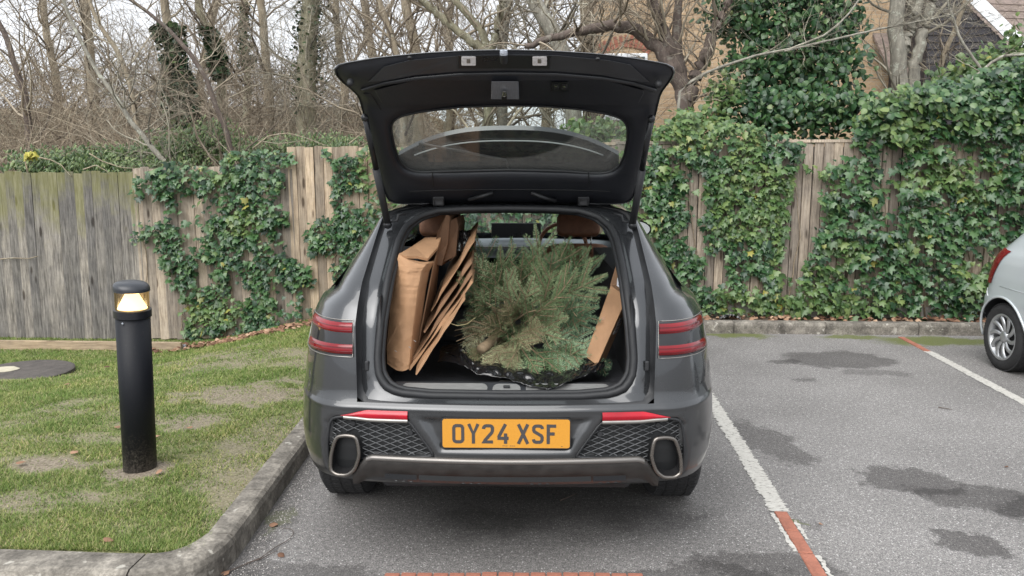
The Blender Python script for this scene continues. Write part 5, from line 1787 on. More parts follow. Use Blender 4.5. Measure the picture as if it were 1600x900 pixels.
# -- two slim boxes at the right
def slim_box(front, ext, base, name, label, mat):
    t = in_boot(name, label, 'cardboard box', base, 'slim boxes at the right of the boot')
    mb = MB().prism([Vector(p) for p in front], ext)
    shifted(mb, base).build('box_body', mat, t, bevel=0.003)
    return t
fr_ = [cl(914, 557, .36), cl(933, 571, .33), cl(980, 464, .46), cl(954, 446, .50)]
base = tuple(fr_[0])
ex = Vector((.055, .16, -.01))
t = slim_box(fr_, ex, base, 'slim_carton', 'lower slim brown carton leaning at the right of the boot', m_card)
def face_pt(u, v, off=.0015):
    a = fr_[1].lerp(fr_[2], v); return a + ex * u + Vector((.002, -.001, 0)) * 1.0
lb = MB().prism([face_pt(.25, .42), face_pt(.75, .42), face_pt(.75, .66), face_pt(.25, .66)], (.0012, -.0008, .0))
shifted(lb, base).build('label', pmat('paper_label', (0.42, 0.40, 0.38), 0.8, var=0.2, scale=60), t)
for v_ in (.47, .52, .57, .61):
    shifted(MB().prism([face_pt(.32, v_) + Vector((.0015, -.001, 0)), face_pt(.66, v_) + Vector((.0015, -.001, 0)), face_pt(.66, v_ + .018) + Vector((.0015, -.001, 0)), face_pt(.32, v_ + .018) + Vector((.0015, -.001, 0))], (.0006, -.0005, 0)), base).build('label_print', m_char, t)
tp = MB().prism([fr_[0].lerp(fr_[3], .5) + Vector((.015, -.003, .0)), fr_[0].lerp(fr_[3], .5) + Vector((.03, -.003, .004)), fr_[0].lerp(fr_[3], .53) + Vector((.03, -.003, .010)), fr_[0].lerp(fr_[3], .53) + Vector((.012, -.003, .004))], (0, -.002, 0))
shifted(tp, base).build('tape', pmat('tape', (0.30, 0.15, 0.07), 0.4), t)
fr2 = [cl(953, 446, .56), cl(979, 461, .53), cl(976, 415, .60), cl(967, 398, .62)]
base = tuple(fr2[0])
t = slim_box(fr2, Vector((.05, .2, 0)), base, 'slim_carton', 'upper slim carton with a white label resting above the lower one', m_card2)
lb = [cl(964, 433.5, .55) + Vector((0, -.012, 0)), cl(976, 441, .545) + Vector((0, -.012, 0)), cl(976, 454, .535) + Vector((0, -.012, 0)), cl(963, 446, .55) + Vector((0, -.012, 0))]
shifted(MB().prism(lb, (0, -.001, 0)), base).build('label', pmat('white_label', (0.62, 0.66, 0.72), 0.7, var=0.1, scale=40), t)
for k in range(3):
    q0 = .25 + .2 * k
    a, b = lb[0].lerp(lb[3], q0), lb[1].lerp(lb[2], q0)
    a, b = a.lerp(b, .15), a.lerp(b, .8)
    shifted(MB().prism([a + Vector((0, -.0012, 0)), b + Vector((0, -.0012, 0)), b + Vector((0, -.0012, -.004)), a + Vector((0, -.0012, -.004))], (0, -.0005, 0)), base).build('label_print', m_char, t)

# -- black plastic sack under the tree
m_sack = pmat('sack_plastic', (0.008, 0.008, 0.009), 0.17, coat=0.4, rvar=0.08, scale=10)
def crumple(name, label, ctrl_front, ctrl_back, nu, nv, amp, seed):
    """sheet between two pixel lines (px, py, y), creased"""
    rows = []
    for i in range(nu + 1):
        u = i / nu
        f = [float(np.interp(u, np.linspace(0, 1, len(ctrl_front)), [c[k] for c in ctrl_front])) for k in range(3)]
        b = [float(np.interp(u, np.linspace(0, 1, len(ctrl_back)), [c[k] for c in ctrl_back])) for k in range(3)]
        A, B = cl(*f), cl(*b)
        row = []
        for j in range(nv + 1):
            v = j / nv
            p = A.lerp(B, v)
            w = Vector((u * 8, v * 2.0, seed))
            r1 = abs(mnoise.noise(w)) + .5 * abs(mnoise.noise(w * 2.3)) + .22 * abs(mnoise.noise(w * 5.1))
            r2 = abs(mnoise.noise(w + Vector((9, 4, 1))))
            p = p + Vector((amp * .5 * (r2 - .25), -amp * .9 * r1, amp * (r1 - .2) + amp * .5 * math.sin(v * math.pi)))
            p.z = max(p.z, (FZ + .006) if p.y > .24 else .812 if p.y > .11 else .80)
            row.append(p)
        rows.append(row)
    base = tuple(rows[0][0])
    mb = MB().grid(rows)
    o = shifted(mb, base).build(name, m_sack, smooth=True)
    o.location = MCAR @ Vector(base); o.rotation_euler = (0, 0, CAR_YAW)
    sd_ = o.modifiers.new('thick', 'SOLIDIFY'); sd_.thickness = 0.0015
    return tag(o, label, 'plastic sack')
crumple('plastic_sack', 'shiny black plastic sack spilling from under the fir tree over the sill',
        [(685, 566, .40), (722, 570, .30), (745, 584, .24), (790, 590, .20), (825, 604, .15), (856, 612, .12), (880, 602, .14), (905, 590, .20), (932, 580, .26), (946, 572, .33)],
        [(690, 542, .62), (716, 540, .50), (738, 558, .44), (785, 568, .42), (820, 572, .42), (855, 574, .42), (885, 574, .42), (910, 572, .42), (930, 568, .44), (942, 566, .46)], 170, 34, .030, 3.0)
crumple('plastic_bag', 'small crumpled black plastic bag wedged behind the cardboard sheets',
        [(700, 396, .80), (715, 398, .78), (735, 392, .80)], [(704, 366, .86), (718, 362, .88), (736, 364, .88)], 24, 12, .04, 7.7)

# -- the discarded fir tree
def needles_for(axis, nrm, spacing, ln, wd, rnd):
    """axis: (k,3) polyline; returns vertex array (n*4,3)"""
    seg = np.diff(axis, axis=0); L = np.linalg.norm(seg, axis=1); cum = np.concatenate([[0], np.cumsum(L)])
    tot = cum[-1]
    n = max(4, int(tot / spacing))
    s = (np.arange(n) + rnd.random(n) * .6) / n * tot
    p = np.stack([np.interp(s, cum, axis[:, k]) for k in range(3)], -1)
    d = np.stack([np.interp(s, (cum[:-1] + cum[1:]) / 2, seg[:, k] / L) for k in range(3)], -1)
    d /= np.linalg.norm(d, axis=1)[:, None] + 1e-9
    side = np.cross(d, nrm); side /= np.linalg.norm(side, axis=1)[:, None] + 1e-9
    up = np.cross(side, d)
    out = []
    for ang0, spread, kl in ((0.12, .25, 1.0), (math.pi - .12, .25, 1.0), (0.85, .3, .8), (math.pi - .85, .3, .8), (math.pi / 2, .4, .55)):
        m_ = n if kl > .9 else n // 2
        pick = np.arange(n) if kl > .9 else rnd.permutation(n)[:m_]
        pp, dd, ss, uu, sq = p[pick], d[pick], side[pick], up[pick], s[pick]
        a = ang0 + (rnd.random(m_) - .5) * 2 * spread
        tip_t = np.clip(sq / tot, 0, 1)
        fw = .50 + .25 * rnd.random(m_) + 1.6 * np.clip((tip_t - .88) / .12, 0, 1)
        v = dd * fw[:, None] + ss * np.cos(a)[:, None] + uu * np.sin(a)[:, None]
        v /= np.linalg.norm(v, axis=1)[:, None]
        l = ln * kl * (.82 + .3 * rnd.random(m_)) * (1 - .35 * np.clip((tip_t - .8) / .2, 0, 1))
        wv = np.cross(v, uu); wv /= np.linalg.norm(wv, axis=1)[:, None] + 1e-9
        mid = pp + v * (l * .6)[:, None]
        q = np.stack([pp - wv * wd * .4, mid - wv * wd, pp + v * l[:, None], mid + wv * wd], 1)
        out.append(q.reshape(-1, 3))
    return np.concatenate(out)
def fir_material(name, a, b_, c):
    m = leafmat(name, [(0.0, a), (0.45, b_), (0.8, c), (1.0, tuple(min(1, x * 1.3) for x in c))], 0.45, 0.1, 0.4, 0.35)
    return m
m_fir = [fir_material('fir_green', (0.038, 0.075, 0.033), (0.115, 0.185, 0.082), (0.25, 0.335, 0.18)),
         fir_material('fir_olive', (0.060, 0.098, 0.042), (0.150, 0.21, 0.098), (0.29, 0.355, 0.20)),
         fir_material('fir_dry', (0.10, 0.10, 0.048), (0.19, 0.195, 0.10), (0.32, 0.315, 0.185)),
         fir_material('fir_fresh', (0.045, 0.095, 0.050), (0.105, 0.175, 0.095), (0.21, 0.30, 0.175))]
m_twig = pmat('fir_bark', (0.21, 0.155, 0.095), 0.85, var=0.3, scale=40)
cen = cl(808, 505, .62)
fbase = (float(cen.x) - .1, .55, FZ + .03)
fir = in_boot('cut_fir_tree', 'discarded green fir tree lying butt inward in the car boot', 'fir tree', fbase)
tk = MB().tube([cl(751, 546, .36), cl(760, 540, .40), cl(790, 515, .62), (.06, 1.2, 1.0), (.10, 1.75, 1.05)], [.022, .023, .024, .022, .012], 12)
shifted(tk, fbase).build('trunk', m_twig, fir, smooth=True)
frnd = np.random.default_rng(12)
def fir_branch(origin, dirv, length, nrm, mat, droop=0.12, nside=6):
    d = np.array(dirv, float); d /= np.linalg.norm(d)
    nrm = np.array(nrm, float); nrm -= d * nrm.dot(d); nrm /= np.linalg.norm(nrm)
    side = np.cross(d, nrm)
    k = 9
    t = np.linspace(0, 1, k)
    bend = frnd.uniform(-.12, .12)
    axis = np.array(origin)[None] + d[None] * (t * length)[:, None] + side[None] * (bend * length * t ** 2)[:, None] + np.array([0, 0, -1])[None] * (droop * length * t ** 2)[:, None]
    axis[:, 2] = np.maximum(axis[:, 2], FZ + .03)
    twigs = [(axis, .0042)]
    for i in range(nside):
        q = .18 + .68 * i / nside + frnd.uniform(-.04, .04)
        p = np.array([np.interp(q, t, axis[:, c]) for c in range(3)])
        for sg in (-1, 1):
            if frnd.random() < .12: continue
            L = length * (.52 - .30 * q) * frnd.uniform(.75, 1.2)
            dd = d * .72 + side * sg * .7 + nrm * frnd.uniform(-.12, .22)
            dd /= np.linalg.norm(dd)
            tt = np.linspace(0, 1, 5)
            ax = p[None] + dd[None] * (tt * L)[:, None] + d[None] * (.14 * L * tt ** 2)[:, None]
            ax[:, 2] = np.maximum(ax[:, 2], FZ + .02)
            twigs.append((ax, .0026))
    Vn = np.concatenate([needles_for(ax, nrm, .0042, .0245, .00115, frnd) for ax, _ in twigs])
    base = np.array(fbase)
    Fn = np.arange(len(Vn)).reshape(-1, 4)
    tb = MB()
    for ax, r in twigs:
        tb.tube([tuple(x) for x in ax[::2]] if len(ax) > 5 else [tuple(ax[0]), tuple(ax[2]), tuple(ax[-1])], [r * (1 - .6 * i / 5) for i in range(5 if len(ax) > 5 else 3)], 4, caps=False)
    Vt = np.array(tb.v); Ft_ = np.array(tb.f) + len(Vn)
    me = np_mesh('branch', np.concatenate([Vn, Vt]) - base, np.concatenate([Fn, Ft_]), mat)
    me.materials.append(m_twig)
    mi = np.zeros(len(Fn) + len(Ft_), dtype=np.int32); mi[len(Fn):] = 1
    me.polygons.foreach_set('material_index', mi)
    link('branch', me, fir)
def spray(px0, py0, y0, px1, py1, y1, mat, nside=3, face=(0, -1, .5)):
    A, B = cl(px0, py0, y0), cl(px1, py1, y1)
    d = B - A
    nr = np.array(face) + frnd.uniform(-.35, .35, 3)
    fir_branch(tuple(A), tuple(d), d.length, nr, m_fir[mat], droop=0.0, nside=nside)
# sprays that can be made out one by one (root -> tip)
for a in [(775, 470, .75, 752, 368, .70, 0), (790, 470, .72, 775, 385, .62, 1), (800, 470, .70, 800, 372, .72, 0), (812, 470, .70, 812, 395, .55, 1), (840, 470, .75, 848, 352, .74, 0),
          (835, 480, .62, 842, 385, .60, 0), (850, 470, .70, 884, 368, .62, 0), (845, 490, .55, 868, 400, .50, 1), (868, 470, .70, 914, 382, .66, 0), (880, 480, .74, 938, 395, .74, 3),
          (850, 480, .48, 944, 424, .40, 1), (845, 490, .45, 905, 432, .36, 1), (860, 500, .46, 938, 455, .46, 3), (860, 510, .45, 935, 480, .42, 3), (865, 520, .45, 925, 500, .40, 3),
          (855, 525, .42, 940, 545, .38, 3), (850, 540, .42, 925, 572, .34, 3), (850, 535, .40, 905, 585, .28, 3), (830, 545, .40, 880, 584, .28, 0), (815, 545, .38, 845, 585, .27, 0),
          (800, 540, .38, 805, 585, .28, 1), (785, 540, .40, 765, 582, .30, 2), (775, 530, .44, 725, 565, .38, 2), (770, 515, .46, 722, 535, .42, 2), (768, 500, .50, 716, 508, .46, 1),
          (770, 480, .52, 722, 470, .50, 1), (770, 465, .56, 730, 435, .54, 1), (770, 455, .60, 738, 400, .60, 1), (780, 450, .56, 758, 412, .48, 1), (800, 480, .50, 785, 425, .42, 1),
          (815, 490, .48, 828, 430, .38, 1), (800, 510, .46, 790, 470, .32, 2), (815, 520, .44, 850, 510, .28, 2), (800, 525, .44, 830, 545, .28, 2), (790, 520, .44, 755, 500, .34, 2),
          (795, 535, .42, 778, 555, .30, 2), (820, 505, .46, 862, 470, .32, 1), (830, 515, .46, 880, 530, .32, 1), (780, 495, .5, 745, 455, .42, 1), (845, 515, .45, 885, 490, .34, 1),
          (755, 545, .42, 735, 560, .36, 2), (810, 545, .36, 790, 572, .27, 2), (860, 545, .40, 915, 560, .30, 3), (920, 565, .36, 952, 578, .40, 3), (870, 570, .40, 905, 545, .30, 0)]:
    spray(*a)
for k in range(9):
    a = frnd.uniform(0, 2 * math.pi)
    r0, r1 = frnd.uniform(5, 50), frnd.uniform(62, 108)
    ex_ = 1.15 if math.cos(a) > 0 else .85
    px0, py0 = 812 + r0 * math.cos(a), 500 - r0 * math.sin(a) * .8
    px1, py1 = 812 + r1 * math.cos(a) * ex_, 500 - r1 * math.sin(a) * (1.0 if math.sin(a) > 0 else .72)
    y0 = frnd.uniform(.68, .85)
    mt = 2 if (math.cos(a) < -.1 and math.sin(a) < .3) else (3 if math.cos(a) > .5 else frnd.choice([0, 1]))
    spray(px0, py0, y0, px1, py1, y0 - frnd.uniform(-.05, .15), int(mt))
for k in range(22):
    px0, py0 = frnd.uniform(755, 885), frnd.uniform(430, 560)
    a = math.atan2(500 - py0, px0 - 812) + frnd.uniform(-.7, .7)
    r1 = frnd.uniform(28, 52)
    y0 = frnd.uniform(.46, .56)
    mt = 2 if (px0 < 800 and py0 > 500 and frnd.random() < .6) else (3 if px0 > 850 else int(frnd.choice([0, 1, 1])))
    spray(px0, py0, y0, px0 + r1 * math.cos(a), min(582, py0 - r1 * math.sin(a)), y0 - frnd.uniform(.10, .20), mt, nside=2)
for k in range(12):
    a = 2 * math.pi * k / 12 + .2
    px0, py0 = 809 + 6 * math.cos(a), 503 - 5 * math.sin(a)
    spray(px0, py0, .56, px0 + 34 * math.cos(a), py0 - 30 * math.sin(a), .36 + .03 * (k % 3), int(frnd.choice([0, 1, 1, 2])), nside=2)
# bare inner twigs
for k in range(16):
    a = frnd.uniform(0, 2 * math.pi)
    A = cl(785 + 25 * math.cos(a), 515 + 18 * math.sin(a), frnd.uniform(.40, .55)); B = cl(785 + 75 * math.cos(a), 520 + 50 * math.sin(a), frnd.uniform(.33, .5))
    mb = MB().tube([A, A.lerp(B, .5) + Vector((.01, 0, .015)), B], [.0045, .003, .0018], 5)
    shifted(mb, fbase).build('twig', m_twig, fir, smooth=True)
A = cl(697, 504, .30)
mb = MB().tube([cl(700, 504, .28), cl(715, 509, .30), cl(730, 506, .34), cl(743, 496, .38)], .002, 5)
shifted(mb, fbase).build('loose_string', pmat('string', (0.45, 0.38, 0.2), 0.8), fir, smooth=True)

# ================================================================== SILVER CAR
sv = empty('silver_car', (4.74, 7.32, 0), math.pi)
tag(sv, 'silver hatchback parked at the right edge, only its rear corner and wheel in view', 'car')
m_sil = paint_material('silver_paint', (0.50, 0.54, 0.56), 0.06, 0.2, 0.36)
sW = tab([(.20, .77), (.35, .81), (.5, .835), (.62, .842), (.80, .838), (.93, .825), (1.0, .805), (1.06, .775), (1.2, .725), (1.36, .66), (1.46, .60)])
sR = tab([(.20, .16), (.30, .06), (.42, .012), (.52, 0.0), (.60, .01), (.64, .045), (.72, .06), (.85, .085), (.98, .12), (1.06, .18), (1.2, .33), (1.36, .49), (1.46, .62)])
sF = tab([(.20, 3.45), (.4, 3.58), (.6, 3.60), (.75, 3.52), (.85, 3.35), (.93, 3.1), (.98, 2.85), (1.0, 2.78), (1.46, 2.05)])
sARCH = [(.60, .295, .345), (3.0, .295, .345)]
def s_pts(z):
    w, r, f = sW(z), sR(z), sF(z)
    L = .46
    n = 2.7
    pts = []
    for i in range(25):
        a = math.pi / 2 * i / 24
        pts.append((w * math.sin(a) ** (2 / n), r + L * (1 - max(0, math.cos(a)) ** (2 / n))))
    pts += [(w, lerp(r + L, f - .5, i / 50)) for i in range(1, 51)]
    pts += [(w * max(0, math.cos(a)) ** (2 / n), f - .5 + .5 * math.sin(a) ** (2 / n)) for a in [math.pi / 2 * i / 10 for i in range(1, 11)]]
    return pts
szs = list(np.linspace(.20, .98, 36)) + [1.0, 1.02, 1.04, 1.06] + list(np.linspace(1.09, 1.40, 10)) + [1.46]
fb, fw_ = MB(), {}
for s in (-1, 1):
    P = []
    for z in szs:
        row = []
        for x, y in s_pts(z):
            zz = z
            for ay, az, ar in sARCH:
                d = math.hypot(y - ay, z - az)
                if ar - .03 < d < ar + .02 and x > .55:
                    y, zz = ay + (y - ay) * ar / d, az + (z - az) * ar / d
            row.append((s * x, y, zz))
        P.append(row)
    gm = MB()
    for i in range(len(szs) - 1):
        for j in range(len(P[0]) - 1):
            q = [P[i][j], P[i][j + 1], P[i + 1][j + 1], P[i + 1][j]]
            cx = sum(abs(p[0]) for p in q) / 4; c_y = sum(p[1] for p in q) / 4; cz = sum(p[2] for p in q) / 4
            if cx > .5 and any(math.hypot(c_y - ay, cz - az) < ar for ay, az, ar in sARCH): continue
            tgt = fb
            if 1.06 < cz < 1.40:
                if cx > sW(cz) * .97 and .95 < c_y < sF(cz) - .45: tgt = gm
                elif c_y < .62 and cx < sW(cz) * .80 and cz > 1.08: tgt = gm
                elif c_y > sF(cz) - .3 and cx < sW(cz) * .9: tgt = gm
            tgt.add(q, [(0, 1, 2, 3)])
    merge_build(gm, 'window', m_priv, sv)
top = MB()
rows = []
for v in np.linspace(0, 1, 14):
    rows.append([(u * .60, lerp(.62 + .10 * 0, 2.05, v), 1.46 + .075 * (1 - abs(u) ** 3) * math.sin(math.pi * (.12 + .76 * v))) for u in np.linspace(-1, 1, 17)])
fb.grid(rows)
# close the rear edge of the roof
fb.grid([[(u * .60, .62, 1.46) for u in np.linspace(-1, 1, 17)], [(u * .60, .62, 1.46 + .075 * (1 - abs(u) ** 3) * math.sin(math.pi * .12)) for u in np.linspace(-1, 1, 17)]])
merge_build(fb, 'body', m_sil, sv)
def s_surf(z, a_frac, off=0.0):
    w, r = sW(z) + off, sR(z) - off
    n = 2.7; a = math.pi / 2 * a_frac
    return w * math.sin(a) ** (2 / n), r + .46 * (1 - max(0, math.cos(a)) ** (2 / n))
for s in (-1, 1):
    rows = []
    for i in range(22):
        z = lerp(.735, 1.05, i / 21)
        a0 = lerp(.55, .62, i / 21); a1 = lerp(.90, .985, (i / 21) ** 1.2)
        if i == 21: a1 = lerp(a0, a1, .4)
        rows.append([(s * s_surf(z, lerp(a0, a1, k / 6), .006 + .006 * math.sin(k / 6 * math.pi))[0], s_surf(z, lerp(a0, a1, k / 6), .006 + .006 * math.sin(k / 6 * math.pi))[1], z) for k in range(7)])
    MB().grid(rows).build('tail_light', lamp_material('silver_car_lens', (0.20, 0.012, 0.016)), sv, smooth=True)
    # shut lines of bumper and door, highlights painted in as pale tubes
    pts = [(s * (s_surf(z, f)[0] + .002), s_surf(z, f)[1], z) for z, f in [(.735, .55), (.71, .62), (.67, .72), (.645, .80), (.62, .9)]]
    MB().tube(pts, .004, 5).build('bumper_seam_glint', pmat('seam_highlight', (0.62, 0.64, 0.65), 0.3), sv, smooth=True)
    pts = [(s * (sW(z) + .002), y, z) for z, y in [(1.04, 1.12), (.95, 1.02), (.85, .96), (.75, .94), (.68, .95), (.60, 1.0), (.50, 1.06), (.38, 1.10), (.27, 1.12)]]
    MB().tube(pts, .004, 5).build('door_seam_glint', MATS['seam_highlight'], sv, smooth=True)
    pts = [(s * (sW(.735) + .001), y, .735 - .02 * (y - .3)) for y in np.linspace(.55, 2.9, 12)]
    MB().tube(pts, .0035, 5).build('side_crease', m_sil, sv, smooth=True)
    MB().box((s * .842, 1.22, .80), (.02, .14, .03)).build('door_handle', m_sil, sv, bevel=.008)
    for ay, az, ar in sARCH:
        pts = [(s * (sW(az + ar * math.sin(a)) + .001), ay + ar * math.cos(a), az + ar * math.sin(a)) for a in np.linspace(-.15, math.pi + .15, 36)]
        MB().tube(pts, .011, 6).build('wheel_arch_trim', m_sil, sv, smooth=True)
        MB().grid([[(s * x, ay + (ar + .01) * math.cos(a), az + (ar + .01) * math.sin(a)) for x in (.45, .82)] for a in np.linspace(.05, math.pi - .3, 26)]).build('arch_liner', m_blackp, sv, smooth=True)
        wheel(sv, s * .735, ay, .292, .185, .195, s, spokes=10, alloy=pmat('wheel_trim_silver', (0.40, 0.41, 0.42), 0.35, metal=0.7, var=.1, scale=10), twist=.35)
MB().box((0, 1.8, .24), (1.4, 2.9, .08)).build('underbody', m_blackp, sv)
MB().box((0, 1.6, .75), (1.45, 2.2, .5)).build('cabin_block', m_cab, sv)

# ================================================================== VEGETATION HELPERS
def leaf_template(kind_):
    if kind_ == 'ivy':
        o = [(0, .06), (.20, .20), (.50, .08), (.31, -.16), (.38, -.42), (.14, -.42), (0, -.78), (-.14, -.42), (-.38, -.42), (-.31, -.16), (-.50, .08), (-.20, .20)]
        c = (0, -.14)
    elif kind_ == 'round':
        o = [(0, .10), (.30, .05), (.44, -.22), (.30, -.52), (0, -.78), (-.30, -.52), (-.44, -.22), (-.30, .05)]
        c = (0, -.28)
    else:   # long oval
        o = [(0, 0), (.16, -.18), (.20, -.45), (.12, -.75), (0, -1.0), (-.12, -.75), (-.20, -.45), (-.16, -.18)]
        c = (0, -.45)
    V = [(c[0], -.05, c[1])] + [(x, .22 * abs(x) + .10 * z * z, z) for x, z in o]
    n = len(o)
    return np.array(V), np.array([(0, 1 + i, 1 + (i + 1) % n) for i in range(n)])
def rots(n, r, yaw=.9, pitch=(.15, 1.05), roll=.6):
    a = (r.random(n) - .5) * 2 * yaw; b = -(pitch[0] + r.random(n) * (pitch[1] - pitch[0])); c = (r.random(n) - .5) * 2 * roll
    ca, sa, cb_, sb2, cc, sc2 = np.cos(a), np.sin(a), np.cos(b), np.sin(b), np.cos(c), np.sin(c)
    z = np.zeros(n); o = np.ones(n)
    Rz = np.stack([ca, -sa, z, sa, ca, z, z, z, o], -1).reshape(-1, 3, 3)
    Rx = np.stack([o, z, z, z, cb_, -sb2, z, sb2, cb_], -1).reshape(-1, 3, 3)
    Ry = np.stack([cc, z, sc2, z, o, z, -sc2, z, cc], -1).reshape(-1, 3, 3)
    return Rz @ Rx @ Ry
def leaves(parent, pts, sizes, kind_, mat, R, base, singles=0, name='foliage', label=None):
    """a cloud of leaves; the first 'singles' of them as objects of their own"""
    V, Fc = leaf_template(kind_)
    n = len(pts)
    P = pts - np.array(base)
    k = min(singles, n)
    if k:
        me = np_mesh('leaf', V, Fc, mat)
        for i in range(k):
            o = link('leaf', me, parent)
            M = Matrix([list(R[i][0]) , list(R[i][1]), list(R[i][2])]).to_4x4() @ Matrix.Scale(float(sizes[i]), 4)
            o.matrix_local = Matrix.Translation(Vector(P[i])) @ M
    if n > k:
        VV = np.einsum('nij,vj->nvi', R[k:], V) * sizes[k:, None, None] + P[k:, None, :]
        FF_ = Fc[None] + (np.arange(n - k) * len(V))[:, None, None]
        o = link(name, np_mesh(name, VV.reshape(-1, 3), FF_.reshape(-1, 3), mat), parent)
        o['kind'] = 'stuff'
        return o
def tubes_np(P, r, sides=3):
    """P (n,k,3), r (n,k) -> V, F quads"""
    n, k, _ = P.shape
    d = np.gradient(P, axis=1); d /= np.linalg.norm(d, axis=2, keepdims=True) + 1e-9
    up = np.where(np.abs(d[..., 2:3]) < .9, np.array([0, 0, 1.0]), np.array([1.0, 0, 0]))
    s = np.cross(d, up); s /= np.linalg.norm(s, axis=2, keepdims=True) + 1e-9
    u = np.cross(s, d)
    a = np.arange(sides) * 2 * np.pi / sides
    V = P[:, :, None, :] + (s[:, :, None, :] * np.cos(a)[None, None, :, None] + u[:, :, None, :] * np.sin(a)[None, None, :, None]) * r[:, :, None, None]
    idx = np.arange(n * k * sides).reshape(n, k, sides)
    A = idx[:, :-1, :]; B = np.roll(A, -1, 2); D = idx[:, 1:, :]; C_ = np.roll(D, -1, 2)
    return V.reshape(-1, 3), np.stack([A, B, C_, D], -1).reshape(-1, 4)
def twigmat(name, stops):
    m, t, b = nodes_of(name)
    g_ = N(t, 'ShaderNodeNewGeometry')
    r = ramp(t, stops)
    t.links.new(g_.outputs['Random Per Island'], r.inputs[0]); t.links.new(r.outputs[0], b.inputs['Base Color'])
    b.inputs['Roughness'].default_value = 0.9
    MATS[name] = m
    return m
m_tw = twigmat('twigs_brown', [(0, (0.085, 0.068, 0.052)), (.4, (0.19, 0.155, 0.115)), (.8, (0.31, 0.26, 0.195)), (1, (0.44, 0.39, 0.30))])
m_tw2 = twigmat('twigs_grey', [(0, (0.11, 0.10, 0.08)), (.5, (0.25, 0.225, 0.175)), (1, (0.42, 0.39, 0.31))])
def barkmat(name, c, lich=0.0):
    m, t, b = nodes_of(name)
    tc = N(t, 'ShaderNodeTexCoord')
    mp = N(t, 'ShaderNodeMapping'); mp.inputs['Scale'].default_value = (14, 14, 3.5)
    t.links.new(tc.outputs['Object'], mp.inputs['Vector'])
    n1 = N(t, 'ShaderNodeTexNoise', i_Scale=1.6, i_Detail=8.0, i_Roughness=.7)
    n2 = N(t, 'ShaderNodeTexNoise', i_Scale=11.0, i_Detail=6.0, i_Roughness=.7)
    t.links.new(mp.outputs[0], n1.inputs['Vector']); t.links.new(tc.outputs['Object'], n2.inputs['Vector'])
    r = ramp(t, [(.3, tuple(x * .5 for x in c)), (.7, tuple(x * 1.25 for x in c))])
    t.links.new(n1.outputs[0], r.inputs[0])
    r2 = ramp(t, [(.56, (0, 0, 0)), (.62, (lich, lich, lich))])
    t.links.new(n2.outputs[0], r2.inputs[0])
    mx = N(t, 'ShaderNodeMix', data_type='RGBA'); mx.inputs[7].default_value = (0.42, 0.43, 0.36, 1)
    t.links.new(r2.outputs[0], mx.inputs[0]); t.links.new(r.outputs[0], mx.inputs[6]); t.links.new(mx.outputs[2], b.inputs['Base Color'])
    b.inputs['Roughness'].default_value = .92
    bp = N(t, 'ShaderNodeBump', i_Strength=.7, i_Distance=.02); t.links.new(n1.outputs[0], bp.inputs['Height']); t.links.new(bp.outputs[0], b.inputs['Normal'])
    return m
m_bark = {'tan': barkmat('bark_tan', (0.27, 0.225, 0.16), .4), 'grey': barkmat('bark_grey', (0.26, 0.245, 0.205), .8), 'dark': barkmat('bark_dark', (0.11, 0.085, 0.072), .2), 'green': barkmat('bark_green', (0.23, 0.215, 0.145), .6)}
def resample(path, n):
    path = np.array(path, float)
    L = np.concatenate([[0], np.cumsum(np.linalg.norm(np.diff(path, axis=0), axis=1))])
    s = np.linspace(0, L[-1], n)
    return np.stack([np.interp(s, L, path[:, k]) for k in range(3)], -1)
def curves(start, d, length, k, wob, r, up=0.0):
    """n wobbly polylines: start (n,3), d (n,3) unit, length (n,)"""
    n = len(start)
    P = np.zeros((n, k, 3)); P[:, 0] = start
    dd = d.copy()
    for i in range(1, k):
        dd = dd + r.normal(0, wob, (n, 3)) + np.array([0, 0, up])
        dd /= np.linalg.norm(dd, axis=1, keepdims=True) + 1e-9
        P[:, i] = P[:, i - 1] + dd * (length / (k - 1))[:, None]
    return P
